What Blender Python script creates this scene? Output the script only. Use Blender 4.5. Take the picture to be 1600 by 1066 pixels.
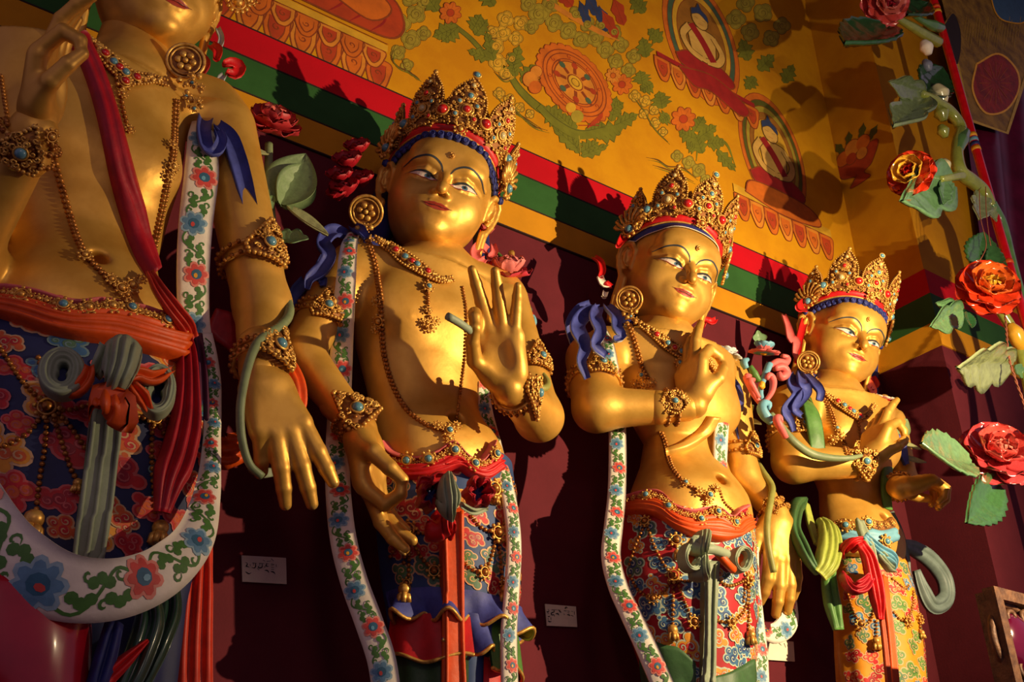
import bpy, bmesh, math, random
import numpy as np
from mathutils import Vector, Matrix
from mathutils.bvhtree import BVHTree

for _o in list(bpy.data.objects):
    bpy.data.objects.remove(_o)
SC = bpy.context.scene
COL = SC.collection
R_ = math.radians

# ------------------------------------------------------------------ camera
CAMZ = 1.6
F_PX = 1600.0
PITCH = R_(29.3)
YAW = R_(34.0)
HEAD = Vector((math.sin(YAW), math.cos(YAW), 0))
RIGHT = Vector((math.cos(YAW), -math.sin(YAW), 0))
FWD = HEAD * math.cos(PITCH) + Vector((0, 0, math.sin(PITCH)))
UP = -HEAD * math.sin(PITCH) + Vector((0, 0, math.cos(PITCH)))
CAMPOS = Vector((0, 0, CAMZ))
cam = bpy.data.cameras.new('camera')
cam.sensor_width = 36.0
cam.lens = 36.0 * F_PX / 1600.0
cam.clip_start = 0.02
camo = bpy.data.objects.new('camera', cam)
COL.objects.link(camo)
camo.matrix_world = Matrix.Translation(CAMPOS) @ Matrix((RIGHT, UP, -FWD)).transposed().to_4x4()
SC.camera = camo

# ------------------------------------------------------------------ world, lamps, exposure
w = bpy.data.worlds.new('dim_hall')
SC.world = w
w.use_nodes = True
w.node_tree.nodes['Background'].inputs[0].default_value = (0.48, 0.31, 0.50, 1)
w.node_tree.nodes['Background'].inputs[1].default_value = 0.36
SC.view_settings.view_transform = 'Standard'
SC.view_settings.look = 'None'
SC.view_settings.gamma = 1.0
SC.view_settings.use_curve_mapping = False
SC.view_settings.exposure = 0.0


def spot(name, loc, target, power, color, angle, blend, radius):
    l = bpy.data.lights.new(name, 'SPOT')
    l.energy = power
    l.color = color
    l.spot_size = R_(angle)
    l.spot_blend = blend
    l.shadow_soft_size = radius
    o = bpy.data.objects.new(name, l)
    COL.objects.link(o)
    o.location = loc
    o.rotation_euler = (Vector(target) - Vector(loc)).to_track_quat('-Z', 'Y').to_euler()
    return o


LAMP = Vector((3.21, 0.06, 1.40 + CAMZ))
spot('altar_spotlight', LAMP, (2.45, 2.6, 3.35), 580, (1.0, 0.75, 0.44), 98, 0.8, 0.016)
spot('throne_spotlight', (2.7, -0.9, 0.9 + CAMZ), (3.95, 2.0, 4.9), 250, (1.0, 0.80, 0.52), 46, 0.6, 0.03)
spot('hall_fill', (-0.6, -2.2, 3.3), (1.0, 2.4, 3.0), 34, (1.0, 0.74, 0.56), 110, 0.8, 0.35)  # weak broad fill added from the camera side, not a visible lamp

# ------------------------------------------------------------------ geometry helpers
YW = 2.70                      # back wall plane


def ray(px, py):
    return (RIGHT * (px - 800) + UP * (533 - py) + FWD * F_PX)


def at(px, py, Y):
    d = ray(px, py)
    return CAMPOS + d * (Y / d.y)


def proj(p):
    q = Vector(p) - CAMPOS
    f = q.dot(FWD)
    return (800 + F_PX * q.dot(RIGHT) / f, 533 - F_PX * q.dot(UP) / f)


def ppm(p):
    return F_PX / (Vector(p) - CAMPOS).dot(FWD)


ORIG = {}


def link(o, parent=None):
    COL.objects.link(o)
    if parent is not None:
        o.parent = parent
        ORIG[o.name] = ORIG[parent.name]
    return o


def tag(o, label=None, cat=None, group=None, kind=None):
    if label: o['label'] = label
    if cat: o['category'] = cat
    if group: o['group'] = group
    if kind: o['kind'] = kind
    return o


def empty(name, loc, label, cat, group=None):
    o = bpy.data.objects.new(name, None)
    o.empty_display_size = 0.1
    COL.objects.link(o)
    o.location = loc
    ORIG[o.name] = Vector(loc)
    return tag(o, label, cat, group)


def mk(name, V, Fc, mats, parent=None, midx=None, smooth=True, loc=None):
    """Link one mesh object; V in world coordinates."""
    V = np.asarray(V, dtype=np.float64).reshape(-1, 3)
    if parent is not None:
        o0 = ORIG[parent.name]
    else:
        o0 = Vector(loc) if loc is not None else Vector(V.mean(axis=0)) if len(V) else Vector()
    me = bpy.data.meshes.new(name)
    if isinstance(Fc, np.ndarray):
        Fc = np.ascontiguousarray(Fc, dtype=np.int32)
        n, k = Fc.shape
        me.vertices.add(len(V))
        me.vertices.foreach_set('co', (V - np.array(o0)).astype(np.float32).ravel())
        me.loops.add(n * k)
        me.loops.foreach_set('vertex_index', Fc.ravel())
        me.polygons.add(n)
        me.polygons.foreach_set('loop_start', np.arange(n, dtype=np.int32) * k)
        me.update(calc_edges=True)
    else:
        me.from_pydata((V - np.array(o0)).tolist(), [], Fc)
    if not isinstance(mats, (list, tuple)):
        mats = [mats]
    for m in mats:
        me.materials.append(m)
    if midx is not None:
        me.polygons.foreach_set('material_index', np.asarray(midx, dtype=np.int32))
    me.polygons.foreach_set('use_smooth', np.full(len(me.polygons), smooth, dtype=bool))
    me.update()
    o = bpy.data.objects.new(name, me)
    link(o, parent)
    if parent is None:
        o.location = o0
        ORIG[o.name] = Vector(o0)
    return o


class MB:
    """mesh builder collecting pieces in world space (material per face)"""
    def __init__(s):
        s.V = []; s.F = []; s.M = []; s.mats = []; s.n = 0

    def mi(s, m):
        if m not in s.mats: s.mats.append(m)
        return s.mats.index(m)

    def add(s, V, Fc, m):
        i = s.mi(m)
        V = [tuple(v) for v in V]
        s.V += V
        for f in Fc:
            s.F.append(tuple(int(a) + s.n for a in f))
            s.M.append(i)
        s.n += len(V)

    def build(s, name, parent=None, smooth=True, kind=None, label=None):
        if not s.V: return None
        o = mk(name, s.V, s.F, s.mats, parent, s.M, smooth)
        if kind: o['kind'] = kind
        if label: o['label'] = label
        return o


def catmull(P, n):
    P = [np.array(p, dtype=float) for p in P]
    if len(P) == 2:
        return [P[0] + (P[1] - P[0]) * t for t in np.linspace(0, 1, n)]
    Q = [2 * P[0] - P[1]] + P + [2 * P[-1] - P[-2]]
    out = []
    for t in np.linspace(0, len(P) - 1, n):
        i = min(int(t), len(P) - 2)
        u = t - i
        a, b, c, d = Q[i:i + 4]
        out.append(0.5 * (2 * b + (c - a) * u + (2 * a - 5 * b + 4 * c - d) * u * u + (3 * b - a - 3 * c + d) * u ** 3))
    return out


def resample(P, step):
    P = np.array(P, dtype=float)
    d = np.r_[0, np.cumsum(np.linalg.norm(np.diff(P, axis=0), axis=1))]
    n = max(2, int(d[-1] / step) + 1)
    s = np.linspace(0, d[-1], n)
    return np.stack([np.interp(s, d, P[:, i]) for i in range(P.shape[1])], 1)


def frames(P, up=None):
    """tangent, side, normal per point with parallel transport"""
    P = np.array(P, dtype=float)
    T = np.gradient(P, axis=0)
    T /= np.linalg.norm(T, axis=1)[:, None] + 1e-12
    if up is None:
        a = np.array([0, 0, 1.0]) if abs(T[0][2]) < 0.9 else np.array([1.0, 0, 0])
        N = [a - T[0] * a.dot(T[0])]
    else:
        N = [np.array(up, float) - T[0] * np.dot(up, T[0])]
    N[0] = N[0] / (np.linalg.norm(N[0]) + 1e-12)
    for t in T[1:]:
        v = N[-1] - t * N[-1].dot(t)
        N.append(v / (np.linalg.norm(v) + 1e-12))
    N = np.array(N)
    return T, np.cross(T, N), N


def tube_geo(P, r, seg=8, cap=True, flat=1.0, up=None):
    P = np.array(P, dtype=float)
    n = len(P)
    r = np.broadcast_to(np.array(r, dtype=float), (n,)) if np.ndim(r) <= 1 and np.size(r) in (1, n) else \
        np.interp(np.linspace(0, 1, n), np.linspace(0, 1, len(r)), r)
    T, B, N = frames(P, up)
    A = np.linspace(0, 2 * math.pi, seg, endpoint=False)
    V = (P[:, None, :] + B[:, None, :] * (np.cos(A)[None, :, None] * r[:, None, None])
         + N[:, None, :] * (np.sin(A)[None, :, None] * r[:, None, None] * flat)).reshape(-1, 3)
    Fc = []
    for i in range(n - 1):
        for j in range(seg):
            k = (j + 1) % seg
            Fc.append((i * seg + j, i * seg + k, (i + 1) * seg + k, (i + 1) * seg + j))
    if cap:
        Fc.append(tuple(range(seg - 1, -1, -1)))
        Fc.append(tuple((n - 1) * seg + j for j in range(seg)))
    return V, Fc


_t = (1 + 5 ** .5) / 2
ICO_V = np.array([(-1, _t, 0), (1, _t, 0), (-1, -_t, 0), (1, -_t, 0), (0, -1, _t), (0, 1, _t), (0, -1, -_t),
                  (0, 1, -_t), (_t, 0, -1), (_t, 0, 1), (-_t, 0, -1), (-_t, 0, 1)]) / math.sqrt(1 + _t * _t)
ICO_F = [(0, 11, 5), (0, 5, 1), (0, 1, 7), (0, 7, 10), (0, 10, 11), (1, 5, 9), (5, 11, 4), (11, 10, 2), (10, 7, 6),
         (7, 1, 8), (3, 9, 4), (3, 4, 2), (3, 2, 6), (3, 6, 8), (3, 8, 9), (4, 9, 5), (2, 4, 11), (6, 2, 10),
         (8, 6, 7), (9, 8, 1)]


def _ico2():
    V = [tuple(v) for v in ICO_V]; cache = {}; Fc = []

    def mid(a, b):
        k = (min(a, b), max(a, b))
        if k not in cache:
            m = (np.array(V[a]) + np.array(V[b])); m /= np.linalg.norm(m)
            cache[k] = len(V); V.append(tuple(m))
        return cache[k]
    for a, b, c in ICO_F:
        x, y, z = mid(a, b), mid(b, c), mid(c, a)
        Fc += [(a, x, z), (b, y, x), (c, z, y), (x, y, z)]
    return np.array(V), Fc


ICO2_V, ICO2_F = _ico2()


def ball(mb, c, r, m, axes=None, hi=False):
    V, Fc = (ICO2_V, ICO2_F) if hi else (ICO_V, ICO_F)
    r = np.broadcast_to(np.array(r, dtype=float), (3,))
    W = V * r
    if axes is not None:
        W = W @ np.array(axes, dtype=float)
    mb.add(W + np.array(c), Fc, m)


def tube(mb, P, r, m, seg=8, cap=True, flat=1.0, up=None):
    V, Fc = tube_geo(P, r, seg, cap, flat, up)
    mb.add(V, Fc, m)


def ring(mb, c, ax, ay, R, r, m, n=20, seg=6, a0=0, a1=2 * math.pi, ry=None):
    c, ax, ay = map(lambda q: np.array(q, dtype=float), (c, ax, ay))
    ry = R if ry is None else ry
    closed = abs(a1 - a0 - 2 * math.pi) < 1e-6
    P = [c + ax * (R * math.cos(a)) + ay * (ry * math.sin(a)) for a in np.linspace(a0, a1, n + 1)]
    tube(mb, P, r, m, seg, not closed)


# ------------------------------------------------------------------ materials
def lin(c):
    return tuple(((v / 255.0) / 12.92) if v / 255.0 <= 0.04045 else (((v / 255.0) + 0.055) / 1.055) ** 2.4 for v in c[:3])


MATS = {}


def mat(name, rgb, rough=0.6, metal=0.0, var=0.12, scale=30.0, bump=0.0, bscale=80.0, rgb2=None, coat=0.0, spec=0.4):
    if name in MATS: return MATS[name]
    m = bpy.data.materials.new(name)
    m.use_nodes = True
    nt = m.node_tree
    b = nt.nodes['Principled BSDF']
    b.inputs['Roughness'].default_value = rough
    b.inputs['Metallic'].default_value = metal
    b.inputs['Specular IOR Level'].default_value = spec
    b.inputs['Coat Weight'].default_value = coat
    b.inputs['Coat Roughness'].default_value = 0.12
    c = lin(rgb)
    c2 = lin(rgb2) if rgb2 else tuple(v * (1 - var * 2) for v in c)
    tc = nt.nodes.new('ShaderNodeTexCoord')
    n = nt.nodes.new('ShaderNodeTexNoise')
    n.inputs['Scale'].default_value = scale
    n.inputs['Detail'].default_value = 5
    n.inputs['Roughness'].default_value = 0.6
    nt.links.new(tc.outputs['Object'], n.inputs['Vector'])
    cr = nt.nodes.new('ShaderNodeValToRGB')
    cr.color_ramp.elements[0].position = 0.35
    cr.color_ramp.elements[1].position = 0.62
    cr.color_ramp.elements[0].color = (*c2, 1)
    cr.color_ramp.elements[1].color = (*c, 1)
    nt.links.new(n.outputs['Fac'], cr.inputs['Fac'])
    nt.links.new(cr.outputs['Color'], b.inputs['Base Color'])
    if bump:
        n2 = nt.nodes.new('ShaderNodeTexNoise')
        n2.inputs['Scale'].default_value = bscale
        n2.inputs['Detail'].default_value = 4
        nt.links.new(tc.outputs['Object'], n2.inputs['Vector'])
        bp = nt.nodes.new('ShaderNodeBump')
        bp.inputs['Strength'].default_value = bump
        bp.inputs['Distance'].default_value = 0.01
        nt.links.new(n2.outputs['Fac'], bp.inputs['Height'])
        nt.links.new(bp.outputs['Normal'], b.inputs['Normal'])
    MATS[name] = m
    return m


GOLD = mat('gold_leaf', (220, 170, 76), 0.46, 0.5, 0.07, 9, 0.12, 22, rgb2=(202, 150, 58))
ORN = mat('gilt_ornament', (232, 184, 92), 0.40, 0.5, 0.2, 60, rgb2=(186, 128, 52))
ORND = mat('gilt_recess_shade', (158, 102, 44), 0.6, 0.3, 0.2, 60)  # antiqued darker gilt behind the scrolls, cavity shade put into the colour
BEAD = mat('gilt_beads', (190, 128, 56), 0.38, 0.55, 0.2, 60, rgb2=(130, 72, 22))
RED = mat('red_paint', (205, 22, 24), 0.5, 0, 0.12, 20, 0.1, 60)
DRED = mat('crimson_paint', (170, 18, 34), 0.5, 0, 0.15, 20, 0.1, 60)
ORANGE = mat('orange_paint', (226, 84, 16), 0.5, 0, 0.12, 20, 0.1, 60)
GREYG = mat('grey_green_paint', (146, 158, 128), 0.55, 0, 0.1, 20, 0.1, 60)
GREEN = mat('leaf_green_paint', (84, 130, 58), 0.5, 0, 0.15, 20, 0.1, 60)
DGREEN = mat('deep_green_paint', (58, 96, 52), 0.5, 0, 0.15, 20, 0.1, 60)
LGREEN = mat('yellow_green_paint', (160, 172, 72), 0.5, 0, 0.12, 20, 0.1, 60)
BLUE = mat('ultramarine_paint', (66, 74, 150), 0.6, 0, 0.18, 25, 0.1, 60)
DBLUE = mat('deep_blue_paint', (34, 42, 104), 0.6, 0, 0.2, 25, 0.1, 60)
LBLUE = mat('sky_blue_paint', (112, 170, 190), 0.5, 0, 0.1, 20, 0.1, 60)
PINK = mat('pink_paint', (226, 108, 104), 0.5, 0, 0.12, 20, 0.1, 60)
WHITE = mat('cream_paint', (236, 226, 204), 0.55, 0, 0.06, 20, 0.1, 60)
YELLOW = mat('ochre_paint', (232, 164, 32), 0.5, 0, 0.1, 20, 0.1, 60)
BLACK = mat('black_ink', (26, 18, 18), 0.7, 0, 0.1)
DBROWN = mat('dark_line', (70, 40, 22), 0.6, 0, 0.1)
JRED = mat('coral_jewel', (196, 34, 30), 0.22, 0, 0.1, coat=0.6)
JBLUE = mat('turquoise_jewel', (96, 150, 166), 0.25, 0, 0.15, 60, coat=0.5)
JCLEAR = mat('amber_jewel', (206, 190, 130), 0.15, 0, 0.1, coat=0.8)

# ------------------------------------------------------------------ signed distance modelling


class SDF:
    def __init__(s): s.p = []

    def cone(s, a, b, ra, rb, k=0.03, sub=False):
        a = np.array(a, dtype=np.float32); b = np.array(b, dtype=np.float32)
        m = max(ra, rb)
        lo = np.minimum(a, b) - m; hi = np.maximum(a, b) + m

        def f(X, Y, Z):
            ab = b - a; L = float(ab.dot(ab)) + 1e-12
            px, py, pz = X - a[0], Y - a[1], Z - a[2]
            h = np.clip((px * ab[0] + py * ab[1] + pz * ab[2]) / L, 0, 1)
            return np.sqrt((px - h * ab[0]) ** 2 + (py - h * ab[1]) ** 2 + (pz - h * ab[2]) ** 2) - (ra + (rb - ra) * h)
        s.p.append((f, lo, hi, k, sub))

    def chain(s, P, r, k=0.02, sub=False):
        r = np.interp(np.linspace(0, 1, len(P)), np.linspace(0, 1, len(r)), r)
        for i in range(len(P) - 1):
            s.cone(P[i], P[i + 1], r[i], r[i + 1], k, sub)

    def ell(s, c, r, k=0.03, axes=None, sub=False):
        c = np.array(c, dtype=np.float32); r = np.array(np.broadcast_to(r, (3,)), dtype=np.float32)
        A = np.eye(3, dtype=np.float32) if axes is None else np.array(axes, dtype=np.float32)   # rows are axes
        ext = np.sqrt(((A * r[:, None]) ** 2).sum(0))

        def f(X, Y, Z):
            px, py, pz = X - c[0], Y - c[1], Z - c[2]
            q = [px * A[i, 0] + py * A[i, 1] + pz * A[i, 2] for i in range(3)]
            k0 = np.sqrt((q[0] / r[0]) ** 2 + (q[1] / r[1]) ** 2 + (q[2] / r[2]) ** 2)
            k1 = np.sqrt((q[0] / r[0] ** 2) ** 2 + (q[1] / r[1] ** 2) ** 2 + (q[2] / r[2] ** 2) ** 2) + 1e-9
            return k0 * (k0 - 1) / k1
        s.p.append((f, c - ext, c + ext, k, sub))

    def loft(s, z, cx, cy, w, d, k=0.03, az=0.0):
        """stack of horizontal ellipses; z increasing"""
        z, cx, cy, w, d = [np.array(q, dtype=np.float32) for q in (z, cx, cy, w, d)]
        m = max(w.max(), d.max())
        lo = np.array([cx.min() - m, cy.min() - m, z[0]]); hi = np.array([cx.max() + m, cy.max() + m, z[-1]])
        ca, sa = math.cos(az), math.sin(az)

        def f(X, Y, Z):
            zz = Z[0, 0, :]
            x0, y0, ww, dd = [np.interp(zz, z, q).astype(np.float32)[None, None, :] for q in (cx, cy, w, d)]
            px, py = X - x0, Y - y0
            u = (px * ca + py * sa) / ww; v = (-px * sa + py * ca) / dd
            e = (np.sqrt(u * u + v * v) - 1) * np.minimum(ww, dd)
            zo = np.maximum(z[0] - Z, Z - z[-1])
            return np.maximum(e, zo)
        s.p.append((f, lo, hi, k, False))

    def mesh(s, vox):
        lo = np.min([p[1] for p in s.p if not p[4]], axis=0) - 3 * vox
        hi = np.max([p[2] for p in s.p if not p[4]], axis=0) + 3 * vox
        n = np.ceil((hi - lo) / vox).astype(int) + 1
        ax = [(lo[i] + vox * np.arange(n[i])).astype(np.float32) for i in range(3)]
        D = np.full(n, 0.5, dtype=np.float32)
        for f, l, h, k, sub in s.p:
            pad = k + 3 * vox
            i0 = np.maximum(((l - pad - lo) / vox).astype(int), 0)
            i1 = np.minimum(((h + pad - lo) / vox).astype(int) + 2, n)
            if (i1 <= i0).any(): continue
            sl = tuple(slice(a, b) for a, b in zip(i0, i1))
            X, Y, Z = ax[0][sl[0]][:, None, None], ax[1][sl[1]][None, :, None], ax[2][sl[2]][None, None, :]
            e = f(X, Y, Z).astype(np.float32)
            d = D[sl]
            if sub: d = -d
            g = np.maximum(k - np.abs(d - e), 0) / max(k, 1e-6)
            o = np.minimum(d, e) - g * g * k * 0.25
            D[sl] = -o if sub else o
        return surface_nets(D, lo, vox)


def surface_nets(D, lo, vox):
    S = D < 0
    n = D.shape
    C = np.zeros(np.array(n) - 1, dtype=np.int8)
    offs = [(i, j, k) for i in (0, 1) for j in (0, 1) for k in (0, 1)]
    for i, j, k in offs:
        C += S[i:n[0] - 1 + i, j:n[1] - 1 + j, k:n[2] - 1 + k]
    act = np.argwhere((C > 0) & (C < 8))
    idx = np.full(C.shape, -1, dtype=np.int32)
    idx[act[:, 0], act[:, 1], act[:, 2]] = np.arange(len(act))
    cv = np.stack([D[act[:, 0] + i, act[:, 1] + j, act[:, 2] + k] for i, j, k in offs], 1)
    acc = np.zeros((len(act), 3)); cnt = np.zeros(len(act))
    O = np.array(offs, dtype=float)
    for a in range(8):
        for b in range(a + 1, 8):
            if np.abs(O[a] - O[b]).sum() != 1: continue
            va, vb = cv[:, a], cv[:, b]
            m = (va < 0) != (vb < 0)
            t = np.where(m, va / np.where(m, va - vb, 1), 0)
            acc += np.where(m[:, None], O[a] + t[:, None] * (O[b] - O[a]), 0)
            cnt += m
    V = (act + acc / cnt[:, None]) * vox + lo
    quads = []
    for ax in range(3):
        u, v = (ax + 1) % 3, (ax + 2) % 3
        sl0 = [slice(1, -1)] * 3; sl1 = [slice(1, -1)] * 3
        sl0[ax] = slice(0, -1); sl1[ax] = slice(1, None)
        a, b = S[tuple(sl0)], S[tuple(sl1)]
        e = np.argwhere(a != b)
        if not len(e): continue
        flip = a[e[:, 0], e[:, 1], e[:, 2]]
        p = e.copy(); p[:, u] += 1; p[:, v] += 1
        q = []
        for du, dv in ((-1, -1), (0, -1), (0, 0), (-1, 0)):
            c = p.copy(); c[:, u] += du; c[:, v] += dv
            q.append(idx[c[:, 0], c[:, 1], c[:, 2]])
        q = np.stack(q, 1)
        q[~flip] = q[~flip][:, ::-1]
        quads.append(q)
    Q = np.concatenate(quads)
    Q = Q[(Q >= 0).all(1)]
    return V, Q


def join(parts):
    V = []; Q = []; n = 0
    for v, q in parts:
        V.append(v); Q.append(q + n); n += len(v)
    return np.concatenate(V), np.concatenate(Q)


def bvh_of(V, Fc):
    return BVHTree.FromPolygons([tuple(map(float, v)) for v in V], [tuple(map(int, f)) for f in Fc])


def drape(P, bvh, off=0.004, step=6.0, n=None, smooth=True, skip_far=None, miss_Y=None):
    """a drawn polyline laid on the surface it crosses: returns points and normals"""
    Q = catmull(P, max(8, len(P) * 8)) if smooth else P
    Q = resample(Q, step)
    pts = []; nor = []; last = None
    for x, y in Q:
        d = ray(x, y).normalized()
        loc, no, i, dist = bvh.ray_cast(CAMPOS, d)
        if loc is None or (skip_far and last is not None and abs(dist - last) > skip_far):
            pts.append(None); nor.append(None); continue
        if no.dot(d) > 0: no = -no
        last = dist
        pts.append((loc + no * off, dist)); nor.append(no)
    good = [i for i, p in enumerate(pts) if p]
    if not good: return [], []
    gd = [pts[i][1] for i in good]
    out = []; on = []
    for i, (x, y) in enumerate(Q):
        if pts[i]:
            out.append(np.array(pts[i][0])); on.append(np.array(nor[i]))
        else:
            dist = float(np.interp(i, good, gd))
            d = ray(x, y).normalized()
            out.append(np.array(CAMPOS + d * (dist - off))); on.append(np.array(-d))
    return out, on
# ------------------------------------------------------------------ flat painting


class Paint:
    """flat brushwork: coloured shapes laid on a surface through mapper(x, y, h)"""
    def __init__(s, mapper, base=0.0012, eps=0.0005):
        s.mp = mapper; s.mb = MB(); s.base = base; s.eps = eps; s.n = 0

    def pts(s, P, lay):
        s.n += 1
        h = s.base + s.eps * lay + s.n * 2e-6
        return [s.mp(float(x), float(y), h) for x, y in P]

    def fan(s, P, m, lay=0, c=None):
        P = np.array(P, dtype=float)
        c = P.mean(axis=0) if c is None else c
        V = s.pts([c] + list(P), lay)
        n = len(P)
        s.mb.add(V, [(0, 1 + i, 1 + (i + 1) % n) for i in range(n)], m)

    def disc(s, c, r, m, lay=0, ry=None, rot=0.0, n=14):
        ry = r if ry is None else ry
        A = np.linspace(0, 2 * math.pi, n, endpoint=False)
        ca, sa = math.cos(rot), math.sin(rot)
        s.fan([(c[0] + r * math.cos(a) * ca - ry * math.sin(a) * sa, c[1] + r * math.cos(a) * sa + ry * math.sin(a) * ca) for a in A], m, lay, c)

    def stroke(s, P, wd, m, lay=0, step=None, smooth=True, taper=True, closed=False):
        P = [tuple(p) for p in P]
        if closed: P = P + [P[0]]
        Q = np.array(catmull(P, max(6, len(P) * 5))) if smooth and len(P) > 2 else np.array(P, dtype=float)
        if step: Q = resample(Q, step)
        n = len(Q)
        T = np.gradient(Q, axis=0)
        T /= np.linalg.norm(T, axis=1)[:, None] + 1e-9
        N = np.stack([-T[:, 1], T[:, 0]], 1)
        t = np.linspace(0, 1, n)
        if np.ndim(wd): ww = np.interp(t, np.linspace(0, 1, len(wd)), wd)
        else: ww = wd * (np.clip(4 * np.minimum(t, 1 - t), 0.25, 1) if taper and not closed else np.ones(n))
        A = Q + N * ww[:, None] / 2; B = Q - N * ww[:, None] / 2
        V = s.pts(list(A) + list(B), lay)
        s.mb.add(V, [(i, i + 1, n + i + 1, n + i) for i in range(n - 1)], m)

    def ringd(s, c, r, wd, m, lay=0, ry=None, rot=0.0, n=24, a0=0.0, a1=2 * math.pi):
        ry = r if ry is None else ry
        ca, sa = math.cos(rot), math.sin(rot)
        A = np.linspace(a0, a1, n + 1)
        s.stroke([(c[0] + r * math.cos(a) * ca - ry * math.sin(a) * sa, c[1] + r * math.cos(a) * sa + ry * math.sin(a) * ca) for a in A],
                 wd, m, lay, smooth=False, taper=False)

    # motifs -----------------------------------------------------------
    def spiral(s, c, r, turns, wd, m, lay=0, a0=0.0, sgn=1, n=18):
        s.stroke([(c[0] + r * (1 - .82 * t) * math.cos(a0 + sgn * t * turns * 6.283), c[1] + r * (1 - .82 * t) * math.sin(a0 + sgn * t * turns * 6.283))
                  for t in np.linspace(0, 1, n)], wd, m, lay, smooth=False)

    def cloud(s, c, z, rot, fill, edge, lay=0, lobes=None, mid=None):
        """curling cloud head: scalloped lobes with a lighter rim and swirls"""
        lobes = lobes or [(0, 0, .55), (-.62, .12, .42), (.6, .15, .44), (.1, -.5, .42), (.95, -.28, .26), (-.45, .6, .24), (-.9, .75, .15)]
        ca, sa = math.cos(rot), math.sin(rot)
        L = [((c[0] + z * (x * ca - y * sa), c[1] + z * (x * sa + y * ca)), z * r) for x, y, r in lobes]
        for p, r in L: s.disc(p, r + .12 * z, edge, lay, n=12)
        for p, r in L: s.disc(p, r, fill, lay + 1, n=12)
        if mid:
            for p, r in L[:4]: s.disc(p, r * .68, mid, lay + 2, n=10)
        for i, (p, r) in enumerate(L[:4]):
            s.spiral(p, r * .62, 1.1, z * .09, edge, lay + 3, rot + i * 1.7, 1 if i % 2 else -1, 12)

    def leaf(s, a, b, wd, m, vein=None, lay=0, lobes=3):
        a = np.array(a, float); b = np.array(b, float)
        d = b - a; n = np.array([-d[1], d[0]]) / (np.linalg.norm(d) + 1e-9)
        up, dn = [], []
        K = 4 * lobes
        for i in range(1, K):
            t = i / K
            q = wd * math.sin(math.pi * t ** .8) * (1 + .28 * math.sin(t * lobes * 6.283))
            up.append(a + d * t + n * q); dn.append(a + d * t - n * q)
        s.fan([a] + up + [b] + dn[::-1], m, lay, a + d * .45)
        if vein is not None: s.stroke([a, b], wd * .16, vein, lay + 1, smooth=False)

    def flower(s, c, r, rot, petal, tip, core, lay=0, n=7, core2=None):
        for i in range(n):
            a = rot + i * 6.283 / n
            p = (c[0] + .58 * r * math.cos(a), c[1] + .58 * r * math.sin(a))
            s.disc(p, .44 * r, tip, lay, ry=.34 * r, rot=a, n=9)
            s.disc((c[0] + .48 * r * math.cos(a), c[1] + .48 * r * math.sin(a)), .36 * r, petal, lay + 1, ry=.25 * r, rot=a, n=8)
        s.disc(c, .40 * r, core, lay + 2, n=9)
        if core2: s.disc((c[0] + .1 * r, c[1] + .08 * r), .2 * r, core2, lay + 3, ry=.15 * r, n=7)

    def build(s, name, parent, kind=None, label=None):
        return s.mb.build(name, parent, smooth=False, kind=kind, label=label)


# ------------------------------------------------------------------ room shell
def boxv(x0, x1, y0, y1, z0, z1):
    V = [(x, y, z) for x in (x0, x1) for y in (y0, y1) for z in (z0, z1)]
    F_ = [(0, 1, 3, 2), (4, 6, 7, 5), (0, 4, 5, 1), (2, 3, 7, 6), (0, 2, 6, 4), (1, 5, 7, 3)]
    return V, F_


OCHRE = mat('mural_ochre_ground', (198, 138, 10), 0.75, 0, 0.06, 5, 0.06, 120, rgb2=(184, 122, 8), spec=.2)
MAROON = mat('maroon_wall_paint', (98, 31, 40), 0.85, 0, 0.08, 6, 0.08, 120, spec=.2)
BRED = mat('band_red', (184, 6, 24), 0.7, 0, 0.05, 8, 0.06, 120, spec=.2)
BGREEN = mat('band_green', (46, 90, 40), 0.7, 0, 0.08, 8, 0.06, 120, spec=.2)
BYEL = mat('band_yellow', (200, 136, 20), 0.7, 0, 0.06, 8, 0.06, 120, spec=.2)
FLOOR = mat('dark_plank_floor', (60, 38, 26), 0.6, 0, 0.2, 4)
STONE = mat('altar_paint', (84, 30, 26), 0.7, 0, 0.2, 4)

zb = [at(850, y, YW).z for y in (250, 290.5, 338, 379)]
XP, YP = 4.00, 2.343            # pillar corner: its side face at x=XP, its front at y=YP


def structure(name, V, Fc, m, midx=None):
    o = mk(name, V, Fc, m, None, midx, smooth=False, loc=(0, 0, 0))
    o['kind'] = 'structure'
    return o


def wall_boxes(name, x0, x1, y0, y1):
    V = []; F_ = []; M = []
    for i, (a, b) in enumerate(((0, zb[3]), (zb[3], 7.6))):
        v, f = boxv(x0, x1, y0, y1, a, b)
        F_ += [tuple(k + len(V) for k in q) for q in f]; V += v; M += [i] * 6
    return structure(name, V, F_, [MAROON, OCHRE], M)


wall_back = wall_boxes('wall_back', -2.2, XP, YW, YW + 0.12)
wall_right = wall_boxes('wall_right', XP, 6.6, YP, YW + 0.12)
for nm, i, m in (('trim_1', 0, BRED), ('trim_2', 1, BGREEN), ('trim_3', 2, BYEL)):
    e = 0.008
    V = []; F_ = []
    for bx in ((-2.2, XP, YW - e, YW), (XP - e, XP, YP - e, YW - e), (XP, 6.6, YP - e, YP)):
        v, f = boxv(*bx, zb[i + 1], zb[i])
        F_ += [tuple(k + len(V) for k in q) for q in f]; V += v
    structure(nm, V, F_, m)
v, f = boxv(-3.5, 6.6, -4.5, YW + 0.12, -0.1, 0)
structure('floor', v, f, FLOOR)
ALT = 1.50
v, f = boxv(-1.4, XP, 1.75, YW, 0, ALT)
structure('trim_4', v, f, STONE)
v, f = boxv(-3.5, 6.6, -4.5, YW + 0.12, 7.6, 7.7)
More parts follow.
